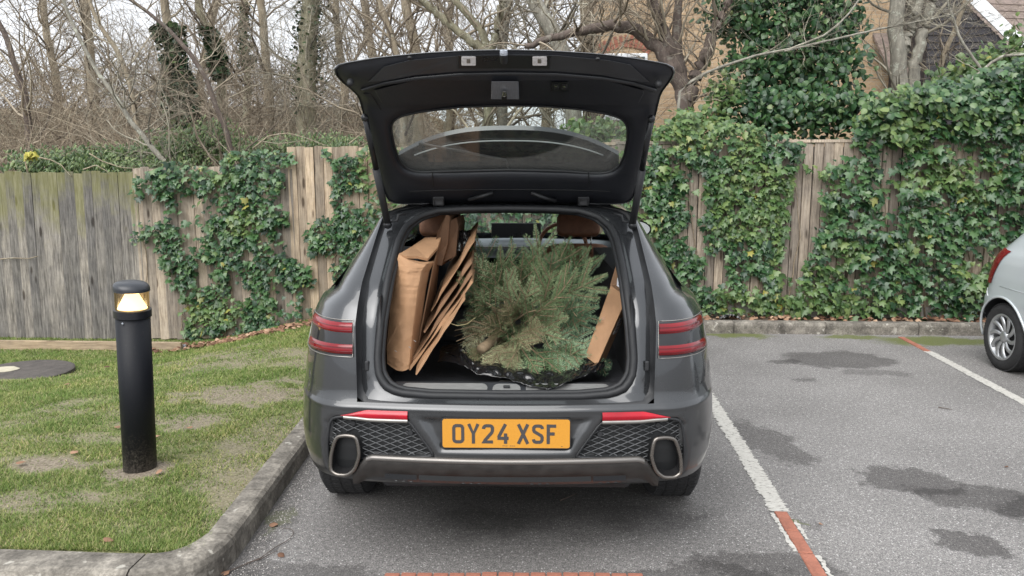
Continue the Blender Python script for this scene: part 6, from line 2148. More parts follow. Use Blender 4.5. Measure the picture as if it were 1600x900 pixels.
def tree(paths, Y, r0, r1, bark, label, nb=26, bl=2.2, sub=5, tw=7, seed=1, name='bare_tree', twm=None, ivy=None, group='bare trees behind the fences', tlen=.55, thin=1.0, q0=.25, flat=None):
    """paths: pixel polylines at depth Y, the first reaching down to the ground"""
    r = np.random.default_rng(seed)
    if Y >= 14 and nb < 50:
        nb = int(nb * .68)
    W3 = []
    for i, pth in enumerate(paths):
        yo = 0
        pl = [aty(a, b, Y + (r.uniform(-.25, .25) if i else 0) * 0) for a, b in pth]
        W3.append(np.array(pl))
    g0 = W3[0][0].copy(); g0[2] = float(hill_z(np.array(g0[0]), np.array(g0[1]))) - .05
    W3[0] = np.vstack([g0, W3[0]])
    root = empty(name, tuple(g0))
    tag(root, label, 'tree', group)
    root_np = np.array(root.location)
    limbs = []
    for i, w in enumerate(W3):
        n = 26
        q = resample(w, n)
        q[1:-1] += r.normal(0, min(.012, r0 * .08), (n - 2, 3))
        ra = np.linspace(r0, r1, n) if i == 0 else np.linspace(r0 * .55, min(r1, r0 * .4), n)
        if i == 0:
            ra[:3] *= (1.25, 1.12, 1.04)
        V, Fq_ = tubes_np(q[None], ra[None], 10)
        link('trunk' if i == 0 else 'limb', np_mesh('trunk' if i == 0 else 'limb', V - root_np, Fq_, m_bark[bark], True), root)
        limbs.append((q, ra))
    # branches, sub-branches, twigs
    st, dr, ln, rr = [], [], [], []
    for q, ra in limbs:
        m = max(3, nb // len(limbs))
        f = q0 + (1 - q0) * r.random(m)
        for x in f:
            i = int(x * (len(q) - 1)); st.append(q[i]); rr.append(ra[i])
            a = r.uniform(0, 2 * np.pi)
            ax = (q[min(i + 1, len(q) - 1)] - q[max(i - 1, 0)]); ax /= np.linalg.norm(ax) + 1e-9
            side = np.array([math.cos(a), math.sin(a) * (flat if flat is not None else 1), 0.15])
            v = side * .9 + ax * r.uniform(.3, .9); dr.append(v / np.linalg.norm(v))
            ln.append(bl * r.uniform(.45, 1.1) * (1.15 - .45 * x))
    st, dr, ln, rr = np.array(st), np.array(dr), np.array(ln), np.array(rr)
    B = curves(st, dr, ln, 9, .16, r, .06)
    RB = np.minimum(rr * .38, .012 + .010 * ln)[:, None] * np.linspace(1, .3, 9)[None] * thin
    Vs, Fs, off = [], [], 0
    def put(P, R_, sides):
        nonlocal off
        V, Fq_ = tubes_np(P, R_, sides); Vs.append(V); Fs.append(Fq_ + off); off += len(V)
    put(B, RB, 5)
    def children(P, R_, per, L, k, wob, frac=.5, up=.03):
        n, kk, _ = P.shape
        i = r.integers(2, kk, (n, per)); ix = np.arange(n)[:, None]
        s_ = P[ix, i].reshape(-1, 3); ax = (P[ix, i] - P[ix, i - 1]).reshape(-1, 3)
        ax /= np.linalg.norm(ax, axis=1, keepdims=True) + 1e-9
        v = ax * .75 + r.normal(0, .55, ax.shape); v /= np.linalg.norm(v, axis=1, keepdims=True)
        l = L * (.35 + .9 * r.random(len(s_)))
        C_ = curves(s_, v, l, k, wob, r, up)
        rad = np.maximum(R_[ix, i].reshape(-1) * frac, .0017 * Y / 12)
        return C_, rad[:, None] * np.linspace(1, .45, k)[None]
    S, RS = children(B, RB, sub, bl * .5, 6, .2)
    put(S, RS, 4)
    T, RT = children(S, RS, tw, tlen, 5, .22, .6)
    put(T, RT, 3)
    V = np.concatenate(Vs) - root_np; Fq_ = np.concatenate(Fs)
    link('crown', np_mesh('crown', V, Fq_, twm or m_tw), root)
    if ivy:
        px0, py0, py1, cnt, wid, sz = ivy
        q, ra = limbs[0]
        tt = r.random(cnt)
        pp = np.array([aty(0, lerp(py0, py1, t), Y)[2] for t in (0, 1)])
        zt = lerp(pp[0], pp[1], tt)
        cx = np.interp(zt, q[:, 2], q[:, 0]); cyy = np.interp(zt, q[:, 2], q[:, 1])
        a = r.random(cnt) * 2 * np.pi; rad = wid * (.35 + .65 * r.random(cnt)) * (.6 + .8 * vnoise(zt * 1.3, a * 0 + seed, 3))
        pts = np.stack([cx + rad * np.cos(a), cyy + rad * np.sin(a), zt], -1)
        R_ = rots(cnt, r, 3.1, (.1, 1.2), .8)
        leaves(root, pts, sz * (.7 + .7 * r.random(cnt)), 'round', m_ivyd, R_, root_np, 0, 'ivy_foliage')
    return root
m_ivy = leafmat('ivy_leaf', [(0, (0.013, 0.040, 0.018)), (.35, (0.027, 0.074, 0.028)), (.65, (0.052, 0.122, 0.038)), (.88, (0.085, 0.15, 0.062)), (.992, (0.11, 0.17, 0.06)), (1, (0.30, 0.27, 0.06))], .36, .15, .55)
m_ivyl = leafmat('ivy_leaf_light', [(0, (0.040, 0.085, 0.028)), (.4, (0.075, 0.14, 0.042)), (.75, (0.125, 0.195, 0.065)), (.990, (0.17, 0.225, 0.075)), (1, (0.36, 0.32, 0.07))], .38, .2, .5)
m_ivyd = leafmat('ivy_leaf_dark', [(0, (0.010, 0.026, 0.013)), (.5, (0.022, 0.050, 0.022)), (.9, (0.045, 0.085, 0.032)), (1, (0.09, 0.13, 0.04))], .38, .12, .4)
m_shrub = leafmat('shrub_leaf', [(0, (0.045, 0.080, 0.030)), (.5, (0.085, 0.135, 0.045)), (.85, (0.14, 0.20, 0.07)), (1, (0.24, 0.29, 0.12))], .38, .2, .5)
m_yel = leafmat('yellow_leaf', [(0, (0.35, 0.33, 0.06)), (1, (0.55, 0.50, 0.10))], .4, .3)

# ================================================================== IVY ON THE FENCES
def sample_px(poly, n, r, holes=(), keep_hole=0.06, thin=0.25):
    xs = [p[0] for p in poly]; ys_ = [p[1] for p in poly]
    out = []
    while len(out) < n:
        x, y = r.uniform(min(xs), max(xs)), r.uniform(min(ys_), max(ys_))
        d = poly_dist(x, y, poly)
        if d < -6 or (d < 8 and r.random() > .5 + d / 16): continue
        if any(in_poly(x, y, h) for h in holes) and r.random() > keep_hole: continue
        if thin and vnoise(x / 17.0, y / 17.0, 77) < thin and r.random() < .8: continue
        out.append((x, y))
    return np.array(out)
def ivy(poly, n, label, r_seed, mat, sizes=(.06, .10), depth=.10, holes=(), singles=300, stems=8, keep_hole=.06, mat2=None, frac2=0.0, yplane=FY - .045, kind_='ivy', name='ivy', fan=None):
    r = np.random.default_rng(r_seed)
    px = sample_px(poly, n, r, holes, keep_hole)
    cl_ = fbm(px[:, 0] / 38, px[:, 1] / 38, r_seed)
    dep = depth * (.15 + 1.2 * cl_ * r.random(n))
    P = np.array([aty(a, b, yplane - d) for (a, b), d in zip(px, dep)])
    o = np.argsort(-dep); P, dep, px = P[o], dep[o], px[o]
    base = (float(P[:, 0].mean()), yplane, float(P[:, 2].min()))
    t = empty(name, base); tag(t, label, 'ivy', 'ivy on and above the fences')
    sz = (sizes[0] * .75 + (sizes[1] * 1.1 - sizes[0] * .75) * r.random(n) ** 1.5) * (.75 + .5 * fbm(px[:, 0] / 60, px[:, 1] / 60, r_seed + 5))
    R_ = rots(n, r)
    two = np.zeros(n, bool)
    if mat2 is not None:
        g_ = fbm(px[:, 0] / 90 + 3, px[:, 1] / 70, r_seed + 9)
        two = g_ > np.quantile(g_, 1 - frac2)
    sing = min(singles, n)
    a = ~two
    k1 = int(sing * a.mean())
    leaves(t, P[a], sz[a], kind_, mat, R_[a], base, k1)
    if two.any():
        leaves(t, P[two], sz[two], kind_, mat2, R_[two], base, sing - k1)
    # woody stems creeping up the boards
    for k in range(stems):
        i = r.integers(0, n)
        x0, y0 = px[i][0] + r.uniform(-20, 20), max(p[1] for p in poly) - 4
        x1, y1 = px[i]
        pts = []
        for q in np.linspace(0, 1, 14):
            pts.append(aty(lerp(x0, x1, q) + 9 * math.sin(q * 6 + k) + r.normal(0, 1.5), lerp(y0, y1, q), yplane - .006))
        mb = MB().tube([p - np.array(base) for p in pts], [lerp(.008, .0025, i_ / 13) for i_ in range(14)], 5)
        mb.build('stem', m_stem, t, smooth=True)
    return t
m_stem = pmat('ivy_stem', (0.24, 0.19, 0.13), .9, var=.3, scale=30)
ivy([(205, 292), (230, 263), (300, 254), (346, 268), (352, 240), (400, 234), (455, 238), (458, 250), (440, 264), (442, 292), (420, 312), (446, 332), (452, 352), (438, 392), (492, 428), (468, 472), (482, 492), (440, 500), (420, 522), (300, 537), (284, 512), (283, 462), (254, 412), (238, 385), (203, 374), (212, 352), (266, 345), (262, 316), (214, 306)], 2700,
    'dark glossy ivy climbing the left fence behind the bollard', 31, m_ivy, (.055, .105), .13,
    holes=[[(268, 300), (335, 300), (335, 335), (318, 350), (312, 395), (288, 402), (278, 350)], [(355, 420), (380, 430), (385, 470), (362, 475)], [(428, 300), (452, 300), (452, 330), (430, 330)], [(300, 400), (330, 410), (345, 440), (310, 450)], [(425, 455), (465, 450), (465, 485), (430, 490)]], mat2=m_ivyl, frac2=.16, stems=12, keep_hole=.12)
ivy([(500, 232), (522, 250), (545, 238), (560, 250), (556, 300), (562, 345), (578, 385), (560, 412), (528, 442), (520, 425), (530, 402), (484, 392), (476, 356), (505, 338), (524, 332), (514, 285), (518, 262)], 640,
    'narrow ivy strip with a bushy lower clump on the tan fence', 32, m_ivy, (.055, .10), .10, holes=[[(530, 300), (548, 300), (548, 330), (532, 330)]], stems=5, keep_hole=.3)
HOLES = [[(1246, 222), (1345, 216), (1340, 240), (1305, 258), (1262, 252)], [(1240, 276), (1268, 270), (1288, 325), (1274, 392), (1258, 402), (1244, 462), (1217, 462), (1222, 392), (1244, 372)], [(1072, 262), (1100, 262), (1104, 400), (1074, 400)], [(1372, 222), (1412, 222), (1408, 345), (1380, 350)], [(1360, 395), (1380, 395), (1382, 420), (1362, 420)], [(1160, 435), (1185, 425), (1200, 455), (1170, 462)], [(1100, 395), (1135, 390), (1140, 450), (1110, 452)]]
ivy([(985, 492), (992, 300), (1015, 235), (1035, 195), (1070, 172), (1100, 195), (1150, 190), (1215, 205), (1262, 225), (1240, 275), (1222, 390), (1245, 465), (1240, 492)], 3900,
    'mixed light and dark ivy covering the fence right of the car', 33, m_ivy, (.052, .108), .18, HOLES, 300, 14, .10, m_ivyl, .48)
ivy([(1242, 492), (1228, 462), (1262, 402), (1288, 330), (1262, 262), (1340, 246), (1345, 190), (1360, 150), (1430, 134), (1500, 122), (1600, 92), (1760, 60), (1760, 500)], 6200,
    'thick dark ivy covering the fence beside the silver car', 34, m_ivy, (.058, .118), .25, HOLES, 300, 12, .14, m_ivyl, .22)
ivy([(560, 492), (560, 226), (990, 226), (990, 492)], 2600, 'ivy on the fence hidden behind the grey car and seen through its windows', 35, m_ivy, (.06, .10), .15, (), 60, 4, 1, m_ivyl, .4)
# fluffy top of the ivy hanging over the right fence
ivy([(1330, 232), (1345, 160), (1400, 138), (1500, 122), (1600, 96), (1760, 70), (1760, 200), (1600, 210), (1500, 200), (1420, 225)], 3200,
    'light green ivy bulging over the top of the right fence', 36, m_ivyl, (.06, .11), .75, (), 200, 0, 1, m_ivy, .45, FY + .35, 'round')

def leaf_cloud(name, label, cat, blobs, n, mat, kind_, size, seed, group=None, singles=120, stems=6, stem_mat=None):
    """blobs: (px, py, Y, rx, ry, rz) ellipsoids of foliage"""
    r = np.random.default_rng(seed)
    wts = np.array([b[3] * b[5] for b in blobs]); wts = wts / wts.sum()
    C_ = np.array([aty(b[0], b[1], b[2]) for b in blobs])
    bi = r.choice(len(blobs), n, p=wts)
    v = r.normal(0, 1, (n, 3)); v /= np.linalg.norm(v, axis=1, keepdims=True)
    rad = r.random(n) ** .42
    E_ = np.array([b[3:6] for b in blobs])[bi]
    P = C_[bi] + v * rad[:, None] * E_ * (.75 + .5 * r.random(n))[:, None]
    x0, y0 = float(C_[:, 0].mean()), float(C_[:, 1].mean())
    base = (x0, y0, float(hill_z(np.array(x0), np.array(y0))))
    P[:, 2] = np.maximum(P[:, 2], base[2] + .02)
    t = empty(name, base); tag(t, label, cat, group)
    o = np.argsort(P[:, 1]); P = P[o]
    R_ = rots(n, r, 1.6, (-.1, 1.2), .9)
    leaves(t, P, r.uniform(*size, n), kind_, mat, R_, base, singles)
    for k in range(stems):
        c = C_[k % len(C_)]
        p0 = np.array(base) + np.array([r.uniform(-.3, .3), r.uniform(-.1, .1), 0])
        pts = [p0 * (1 - q) + c * q + np.array([.08 * math.sin(q * 5 + k), 0, 0]) for q in np.linspace(0, 1, 7)]
        MB().tube([p - np.array(base) for p in pts], [lerp(.03, .008, i / 6) for i in range(7)], 6).build('stem', stem_mat or m_stem, t, smooth=True)
    return t
G1 = 'evergreen shrubs behind the left fence'
leaf_cloud('evergreen_shrub', 'low green shrub with a yellow shoot at the far left behind the fence', 'shrub', [(70, 250, 9.5, .5, .3, .2), (120, 252, 9.6, .5, .3, .18), (160, 245, 9.8, .4, .3, .22), (90, 262, 9.3, .7, .2, .16)], 2300, m_shrub, 'long', (.05, .085), 41, G1)
sh = leaf_cloud('evergreen_shrub', 'broad green shrub behind the ivy topped fence', 'shrub', [(215, 245, 9.8, .5, .3, .2), (262, 235, 10.0, .45, .3, .28), (310, 225, 10.2, .5, .3, .35), (340, 222, 10.3, .4, .3, .35), (230, 262, 9.4, .9, .2, .16)], 3400, m_shrub, 'long', (.05, .085), 42, G1)
leaf_cloud('evergreen_shrub', 'thin green shrub between the bare stems left of the tailgate', 'shrub', [(385, 238, 10.2, .45, .3, .25), (440, 232, 10.4, .5, .3, .22), (500, 225, 10.5, .5, .3, .2), (540, 228, 10.3, .4, .3, .18)], 2000, m_shrub, 'long', (.045, .075), 43, G1)
leaf_cloud('yellow_shoot', 'bright yellow leafy shoot above the grey fence', 'shrub', [(47, 240, 9.2, .07, .06, .05)], 60, m_yel, 'long', (.06, .10), 44, None, 30, 1)
leaf_cloud('ivy_bush', 'tall dark ivy bush rising behind the right fence', 'bush', [(1235, 40, 10.6, .75, .5, .6), (1200, 110, 10.4, .7, .45, .45), (1290, 105, 10.4, .55, .45, .5), (1180, 170, 10.0, .6, .4, .35), (1260, 175, 9.8, .75, .4, .35), (1150, 20, 10.8, .5, .4, .4), (1310, 20, 10.9, .4, .4, .5), (1330, 165, 9.8, .35, .3, .25), (1240, -40, 10.8, .9, .5, .5)], 7400, m_ivy, 'round', (.06, .115), 45, 'ivy bushes behind the right fence', 300, 8)
leaf_cloud('ivy_bush', 'light green leafy bush below the white bargeboard at the right edge', 'bush', [(1520, 120, 9.9, .5, .3, .28), (1580, 100, 9.9, .5, .4, .35), (1640, 80, 9.9, .6, .4, .5), (1480, 145, 9.7, .4, .3, .2), (1590, 140, 9.6, .6, .3, .3)], 2600, m_ivyl, 'round', (.06, .105), 46, 'ivy bushes behind the right fence', 200, 5)
leaf_cloud('ivy_bush', 'sparse low ivy below the knotted tree behind the tailgate', 'bush', [(1090, 190, 9.6, .4, .25, .2), (1130, 150, 9.9, .25, .2, .3), (930, 205, 9.7, .5, .3, .18), (1000, 215, 9.5, .6, .3, .2), (860, 235, 9.5, .8, .3, .15)], 1500, m_ivyl, 'round', (.06, .10), 47, 'ivy bushes behind the right fence', 100, 4)

# ================================================================== BARE TREES
T = tree
T([[(268, 262), (245, 240), (205, 190), (180, 150), (150, 110), (120, 50), (88, -20)]], 9.6, .045, .018, 'grey', 'slim pale grey tree leaning left over the fence', 20, 1.3, 5, 7, 51, twm=m_tw2, tlen=.45)
T([[(365, 250), (352, 200), (335, 160), (320, 120), (295, 80), (262, 45), (225, 15), (190, -10)]], 9.8, .05, .020, 'dark', 'dark slender tree leaning left above the ivy', 22, 1.3, 5, 7, 52, tlen=.45)
T([[(300, 230), (285, 170), (272, 90), (258, 20), (255, -60)]], 15, .13, .07, 'tan', 'straight tree with dark ivy round its lower trunk', 26, 2.4, 6, 7, 53, ivy=(0, 205, 40, 1500, .34, .10))
T([[(150, 240), (143, 120), (138, 60), (130, -40)]], 20, .17, .10, 'tan', 'thick pale trunk far behind the grey fence', 26, 3.0, 6, 8, 54)
T([[(350, 240), (345, 130), (335, 70), (312, 15), (300, -50)]], 16, .12, .07, 'green', 'tree with ivy patches bending left of the thick trunk', 24, 2.4, 6, 7, 55, ivy=(0, 125, 45, 500, .22, .10))
T([[(480, 260), (478, 130), (482, 60), (490, -50)]], 16, .25, .16, 'green', 'thickest trunk left of the tailgate, wrapped in twigs', 60, 1.5, 7, 7, 56, q0=.1, twm=m_tw2, ivy=(0, 180, -20, 500, .34, .07))
T([[(420, 250), (418, 120), (412, 50), (405, -40)]], 18, .13, .08, 'tan', 'straight slim trunk left of the thickest trunk', 26, 2.6, 6, 7, 57)
T([[(382, 250), (388, 120), (380, 40), (386, -40)]], 19, .11, .07, 'green', 'slim trunk with sparse ivy at mid distance', 24, 2.6, 6, 7, 58, ivy=(0, 110, 10, 300, .2, .10))
T([[(50, 270), (40, 150), (10, 60), (-20, 0)]], 17, .10, .05, 'dark', 'crooked dark tree at the far left edge', 26, 2.6, 6, 8, 59)
T([[(225, 260), (205, 140), (190, 90), (150, 30), (130, -30)]], 14, .07, .03, 'tan', 'thin bent tree between the grey tree and the ivy clad trunk', 24, 2.0, 6, 8, 60)
T([[(530, 260), (540, 130), (528, 60), (520, -40)]], 19, .12, .07, 'tan', 'trunk just left of the raised tailgate corner', 30, 2.8, 6, 8, 61)
T([[(630, 250), (632, 120), (612, 60), (592, 0), (578, -40)]], 15, .09, .06, 'tan', 'slim trunk slanting left above the tailgate', 24, 2.4, 6, 8, 62)
T([[(655, 250), (650, 80), (636, 20), (630, -40)]], 15.6, .13, .09, 'tan', 'stout trunk above the left plate lamp side of the tailgate', 24, 2.4, 6, 8, 63)
T([[(762, 250), (762, 85), (750, 45), (728, 20), (700, -10)], [(765, 85), (776, 50), (785, 0), (790, -40)], [(760, 80), (728, 58), (690, 28), (660, 0), (640, -20)]], 12.2, .12, .05, 'green', 'many stemmed tree spreading above the middle of the tailgate', 34, 1.9, 6, 8, 64)
T([[(784, 250), (783, 90), (790, 30), (794, -40)]], 13, .11, .08, 'grey', 'upright grey trunk above the tailgate camera', 20, 2.0, 6, 7, 65)
T([[(905, 250), (884, 92), (866, 55), (842, 15), (826, -30)]], 11.6, .15, .11, 'grey', 'grey trunk slanting left above the right half of the tailgate', 22, 2.0, 6, 7, 66, twm=m_tw2)
T([[(928, 250), (918, 90), (914, -40)]], 13.5, .15, .11, 'tan', 'upright trunk at the corner of the brick house', 24, 2.0, 6, 7, 67)
T([[(1080, 330), (1072, 190), (1064, 130), (1056, 60), (1060, 0), (1065, -40)], [(1066, 135), (1030, 75), (1002, 50), (960, 38), (905, 48), (860, 60), (820, 72)], [(1074, 155), (1100, 90), (1118, 40), (1150, -20)], [(1060, 110), (1036, 50), (1020, 0), (1010, -30)]], 10.3, .20, .035, 'dark', 'knotted many branched tree right behind the tailgate corner', 56, 1.0, 5, 6, 68, q0=.2, tlen=.4)
T([[(1410, 330), (1410, 200), (1408, 140), (1403, 95), (1400, 40), (1402, -40)], [(1424, 160), (1430, 100), (1440, 60), (1455, 10), (1470, -30)], [(1410, 80), (1425, 40), (1440, -20)]], 10.9, .145, .09, 'grey', 'pale forked trunk in front of the tan brick wall', 20, 1.5, 5, 6, 69, twm=m_tw2, q0=.5)
T([[(1048, 330), (1062, 137), (1110, 110), (1190, 84), (1230, 78), (1290, 55), (1322, 28), (1345, -5)], [(1225, 80), (1300, 62), (1380, 44), (1440, 33), (1492, 22)]], 9.75, .026, .010, 'grey', 'long pale lichen covered branch reaching across the ivy bush', 22, .8, 4, 5, 70, q0=.55, twm=m_tw2, tlen=.3)
T([[(1560, 330), (1490, 140), (1530, 115), (1560, 88), (1610, 84)], [(1535, 112), (1500, 60), (1480, 0)]], 9.4, .03, .014, 'grey', 'lichen spotted low branch at the right edge above the ivy', 16, .8, 4, 5, 71, q0=.5, twm=m_tw2, tlen=.3)
T([[(1470, 330), (1470, 105), (1476, 80), (1492, 48), (1505, 10), (1515, -30)]], 11.6, .05, .03, 'tan', 'thin bent stem in front of the black boarded gable', 18, 1.4, 5, 6, 72, q0=.5, tlen=.4)
T([[(700, 255), (706, 120), (700, 40), (712, -40)]], 18, .12, .07, 'tan', 'far trunk between the stout and the many stemmed trees', 30, 3.0, 6, 8, 73)
T([[(580, 255), (586, 120), (575, 40), (560, -40)]], 22, .16, .09, 'tan', 'far pale trunk above the left corner of the tailgate', 30, 3.4, 6, 8, 74)
T([[(95, 255), (88, 120), (70, 40), (66, -40)]], 24, .16, .09, 'tan', 'far trunk left of the thick pale trunk', 34, 3.6, 7, 8, 75)
T([[(320, 255), (312, 120), (330, 40), (350, -40)]], 24, .15, .08, 'tan', 'far trunk half hidden behind the ivy clad tree', 34, 3.6, 7, 8, 76)
T([[(855, 255), (850, 120), (848, 40), (860, -40)]], 20, .15, .08, 'tan', 'far trunk above the tailgate switches', 34, 3.2, 7, 8, 77)

# tangled brushwood on the bank behind the left fence
def thicket():
    r = np.random.default_rng(80)
    n = 14500
    px = np.where(r.random(n) < .78, r.uniform(-140, 1010, n), r.uniform(-700, -140, n)); Y = 10.3 + 17 * r.random(n) ** 1.3
    x = np.array([aty(p, 200, y)[0] for p, y in zip(px, Y)])
    z = hill_z(x, Y)
    top = np.interp(px, [-140, 60, 250, 420, 560, 700, 1010], [1.0, 1.0, 1.0, .95, .8, .55, .35])
    st = np.stack([x, Y, z + r.random(n) * 1.5 * top], -1)
    a = r.random(n) * 2 * np.pi
    d = np.stack([np.cos(a), .5 * np.sin(a), .35 + 1.1 * r.random(n)], -1); d /= np.linalg.norm(d, axis=1, keepdims=True)
    L = (.6 + 1.5 * r.random(n)) * (.7 + .5 * top) * (.7 + .03 * Y)
    P = curves(st, d, L, 7, .22, r, -.10)
    R_ = (.0028 + .006 * r.random(n) ** 3)[:, None] * (Y / 13)[:, None] * np.linspace(1, .5, 7)[None]
    V, Fq_ = tubes_np(P, R_, 3)
    o = link('brushwood', np_mesh('brushwood', V, Fq_, twigmat('brushwood_twigs', [(0, (0.10, 0.075, 0.055)), (.35, (0.18, 0.14, 0.10)), (.75, (0.29, 0.235, 0.165)), (.95, (0.42, 0.36, 0.27)), (1, (0.55, 0.49, 0.38))])))
    kind(o, 'stuff'); o['label'] = 'tangled leafless brushwood covering the bank behind the left fence'
thicket()
# a few arching canes over the fence top
for k, pts in enumerate([[(62, 246), (80, 250), (96, 258), (104, 268), (112, 276)], [(130, 265), (150, 258), (168, 268), (172, 274)], [(140, 240), (160, 252), (190, 262), (210, 263)], [(395, 232), (420, 212), (450, 208), (480, 216), (515, 230)], [(0, 405), (20, 403), (45, 404), (60, 400)], [(545, 225), (556, 216), (566, 208)]]):
    P3 = [aty(a, b, FY - .06 if k in (4,) else FY - .03 + .3 * (k == 3)) for a, b in pts]
    b0 = P3[0]
    mb = MB().tube([p - b0 for p in resample(P3, 14)], [lerp(.009, .004, i / 13) for i in range(14)], 5)
    o = mb.build('bramble_cane', m_bark['tan'], smooth=True); o.location = tuple(b0)
    tag(o, ['dead cane drooping over the grey fence near its top left corner', 'short hooked cane on the grey fence top', 'thin cane lying along the grey fence top', 'arching cane above the ivy left of the tailgate', 'dry ivy twig low on the grey fence at the left edge', 'short cane on the tan fence top by the tailgate'][k], 'cane')

# ================================================================== HOUSES
def brickwall_material():
    m, t, b = nodes_of('buff_brick')
    tc = N(t, 'ShaderNodeTexCoord')
    sep = N(t, 'ShaderNodeSeparateXYZ'); cmb = N(t, 'ShaderNodeCombineXYZ')
    t.links.new(tc.outputs['Object'], sep.inputs[0])
    sm_ = N(t, 'ShaderNodeMath', operation='ADD'); t.links.new(sep.outputs['X'], sm_.inputs[0]); t.links.new(sep.outputs['Y'], sm_.inputs[1])
    t.links.new(sm_.outputs[0], cmb.inputs['X']); t.links.new(sep.outputs['Z'], cmb.inputs['Y'])
    br_ = N(t, 'ShaderNodeTexBrick')
    br_.inputs['Color1'].default_value = (0.44, 0.325, 0.205, 1); br_.inputs['Color2'].default_value = (0.35, 0.255, 0.16, 1); br_.inputs['Mortar'].default_value = (0.42, 0.35, 0.26, 1)
    br_.inputs['Scale'].default_value = 1.0; br_.inputs['Brick Width'].default_value = .225; br_.inputs['Row Height'].default_value = .075; br_.inputs['Mortar Size'].default_value = .006
    t.links.new(cmb.outputs[0], br_.inputs['Vector'])
    nz = N(t, 'ShaderNodeTexNoise', i_Scale=2.5, i_Detail=8.0); t.links.new(tc.outputs['Object'], nz.inputs['Vector'])
    r = ramp(t, [(.3, (.75, .72, .7)), (.7, (1.15, 1.12, 1.1))]); t.links.new(nz.outputs[0], r.inputs[0])
    mu = N(t, 'ShaderNodeMix', data_type='RGBA', blend_type='MULTIPLY'); mu.inputs[0].default_value = 1
    t.links.new(br_.outputs['Color'], mu.inputs[6]); t.links.new(r.outputs[0], mu.inputs[7]); t.links.new(mu.outputs[2], b.inputs['Base Color'])
    b.inputs['Roughness'].default_value = .9
    bp = N(t, 'ShaderNodeBump', i_Strength=.5, i_Distance=.008); t.links.new(br_.outputs['Fac'], bp.inputs['Height']); bp.invert = True; t.links.new(bp.outputs[0], b.inputs['Normal'])
    return m
HY = 15.0
hx0, hx1 = float(aty(932, 100, HY)[0]), float(aty(1452, 100, HY)[0])
hs = empty('brick_house', ((hx0 + hx1) / 2, HY, 0.0)); tag(hs, 'tan brick house wall behind the trees on the right', 'house')
hw = hx1 - hx0
MB().box((0, 3.0, 3.4), (hw, 6.0, 7.0)).build('wall', brickwall_material(), hs)
rf = MB(); rf.prism([(-hw / 2 - .3, -.35, 6.85), (-hw / 2 - .3, 6.35, 6.85), (-hw / 2 - .3, 3.0, 9.2)], (hw + .6, 0, 0)); 
rf.build('roof', pmat('brown_tiles', (0.16, 0.12, 0.10), .9, var=.3, scale=4), hs)
wc = aty(978, 80, HY); wx = wc[0] - hs.location.x; wz = wc[2]
m_white = pmat('white_paint', (0.72, 0.74, 0.76), .5, var=.08, scale=8)
for dx_, in ((0.0,),):
    wn = MB().box((wx + dx_, -.012, wz - .62), (.80, .07, 1.15)).build('window', m_white, hs, bevel=.01)
    for q in (-1, 1):
        MB().box((wx + dx_ + q * .19, -.052, wz - .62), (.32, .02, 1.02)).build('pane', pmat('dark_pane', (0.04, 0.05, 0.055), .08, spec=.8), wn)
    MB().box((wx + dx_, -.05, wz - 1.24), (.95, .14, .07)).build('sill', m_white, wn)
    for k in range(11):
        a = math.radians(125 - 70 * k / 10)
        o = MB().box((0, 0, 0), (.062, .03, .215)).build('brick', m_brick, hs)
        o.location = (wx + dx_ + .78 * math.cos(a), -.008, wz - .62 + .78 * math.sin(a) + .02); o.rotation_euler = (0, math.pi / 2 - a, 0)
# black boarded gable with white bargeboard and tiled roof
GY = 13.6
gb = empty('boarded_house', (float(aty(1560, 270, GY)[0]), GY, 0)); tag(gb, 'black boarded gable with white bargeboard and brown tiled roof at top right', 'house')
gO = np.array(gb.location)
p_hi, p_lo = aty(1462, -42, GY) - gO, aty(1640, 133, GY) - gO
xl, xr = float((aty(1446, 100, GY) - gO)[0]), float((aty(1700, 100, GY) - gO)[0])
m_blkb = pmat('black_boards', (0.020, 0.018, 0.022), .65, var=.35, scale=6, stretch=(1, 1, 6), bump=.3)
sl = (p_lo[2] - p_hi[2]) / (p_lo[0] - p_hi[0])
def gz_at(x): return p_hi[2] + sl * (x - p_hi[0])
z = 0.4
bh = .115
while z < p_hi[2]:
    xe = min(xr, p_hi[0] + (z + bh - p_hi[2]) / sl)
    if xe > xl + .1:
        bdm = MB()
        bdm.add([(xl, -.028, z), (xe - sl * 0, -.028, z), (min(xr, xe), -.010, z + bh), (xl, -.010, z + bh), (xl, .02, z), (xe, .02, z), (xe, .02, z + bh), (xl, .02, z + bh)], [(0, 1, 2, 3), (0, 4, 5, 1), (3, 2, 6, 7), (1, 5, 6, 2), (0, 3, 7, 4)])
        bdm.build('board', m_blkb, gb)
    z += bh
MB().prism([(xl, .03, 0), (xr, .03, 0), (xr, .03, max(.2, gz_at(xr))), (p_hi[0], .03, p_hi[2]), (xl, .03, p_hi[2])], (0, 5.5, 0)).build('wall', m_blkb, gb)
e_ = Vector((p_lo[0] - p_hi[0], 0, p_lo[2] - p_hi[2])).normalized(); nn_ = Vector((-e_.z, 0, e_.x))
A = Vector(p_hi) - e_ * 1.0; B = Vector(p_lo) + e_ * 1.0
MB().prism([A + Vector((0, -.09, 0)), B + Vector((0, -.09, 0)), B + nn_ * .20 + Vector((0, -.09, 0)), A + nn_ * .20 + Vector((0, -.09, 0))], (0, .03, 0)).build('bargeboard', m_white, gb)
rt_ = empty('roof', (0, 0, 0)); rt_.parent = gb
m_tile = pmat('roof_tile', (0.185, 0.145, 0.125), .9, var=.35, scale=9, bump=.3)
tile_me = MB().box((0, 0, 0), (.262, .335, .022)).mesh('tile', m_tile)
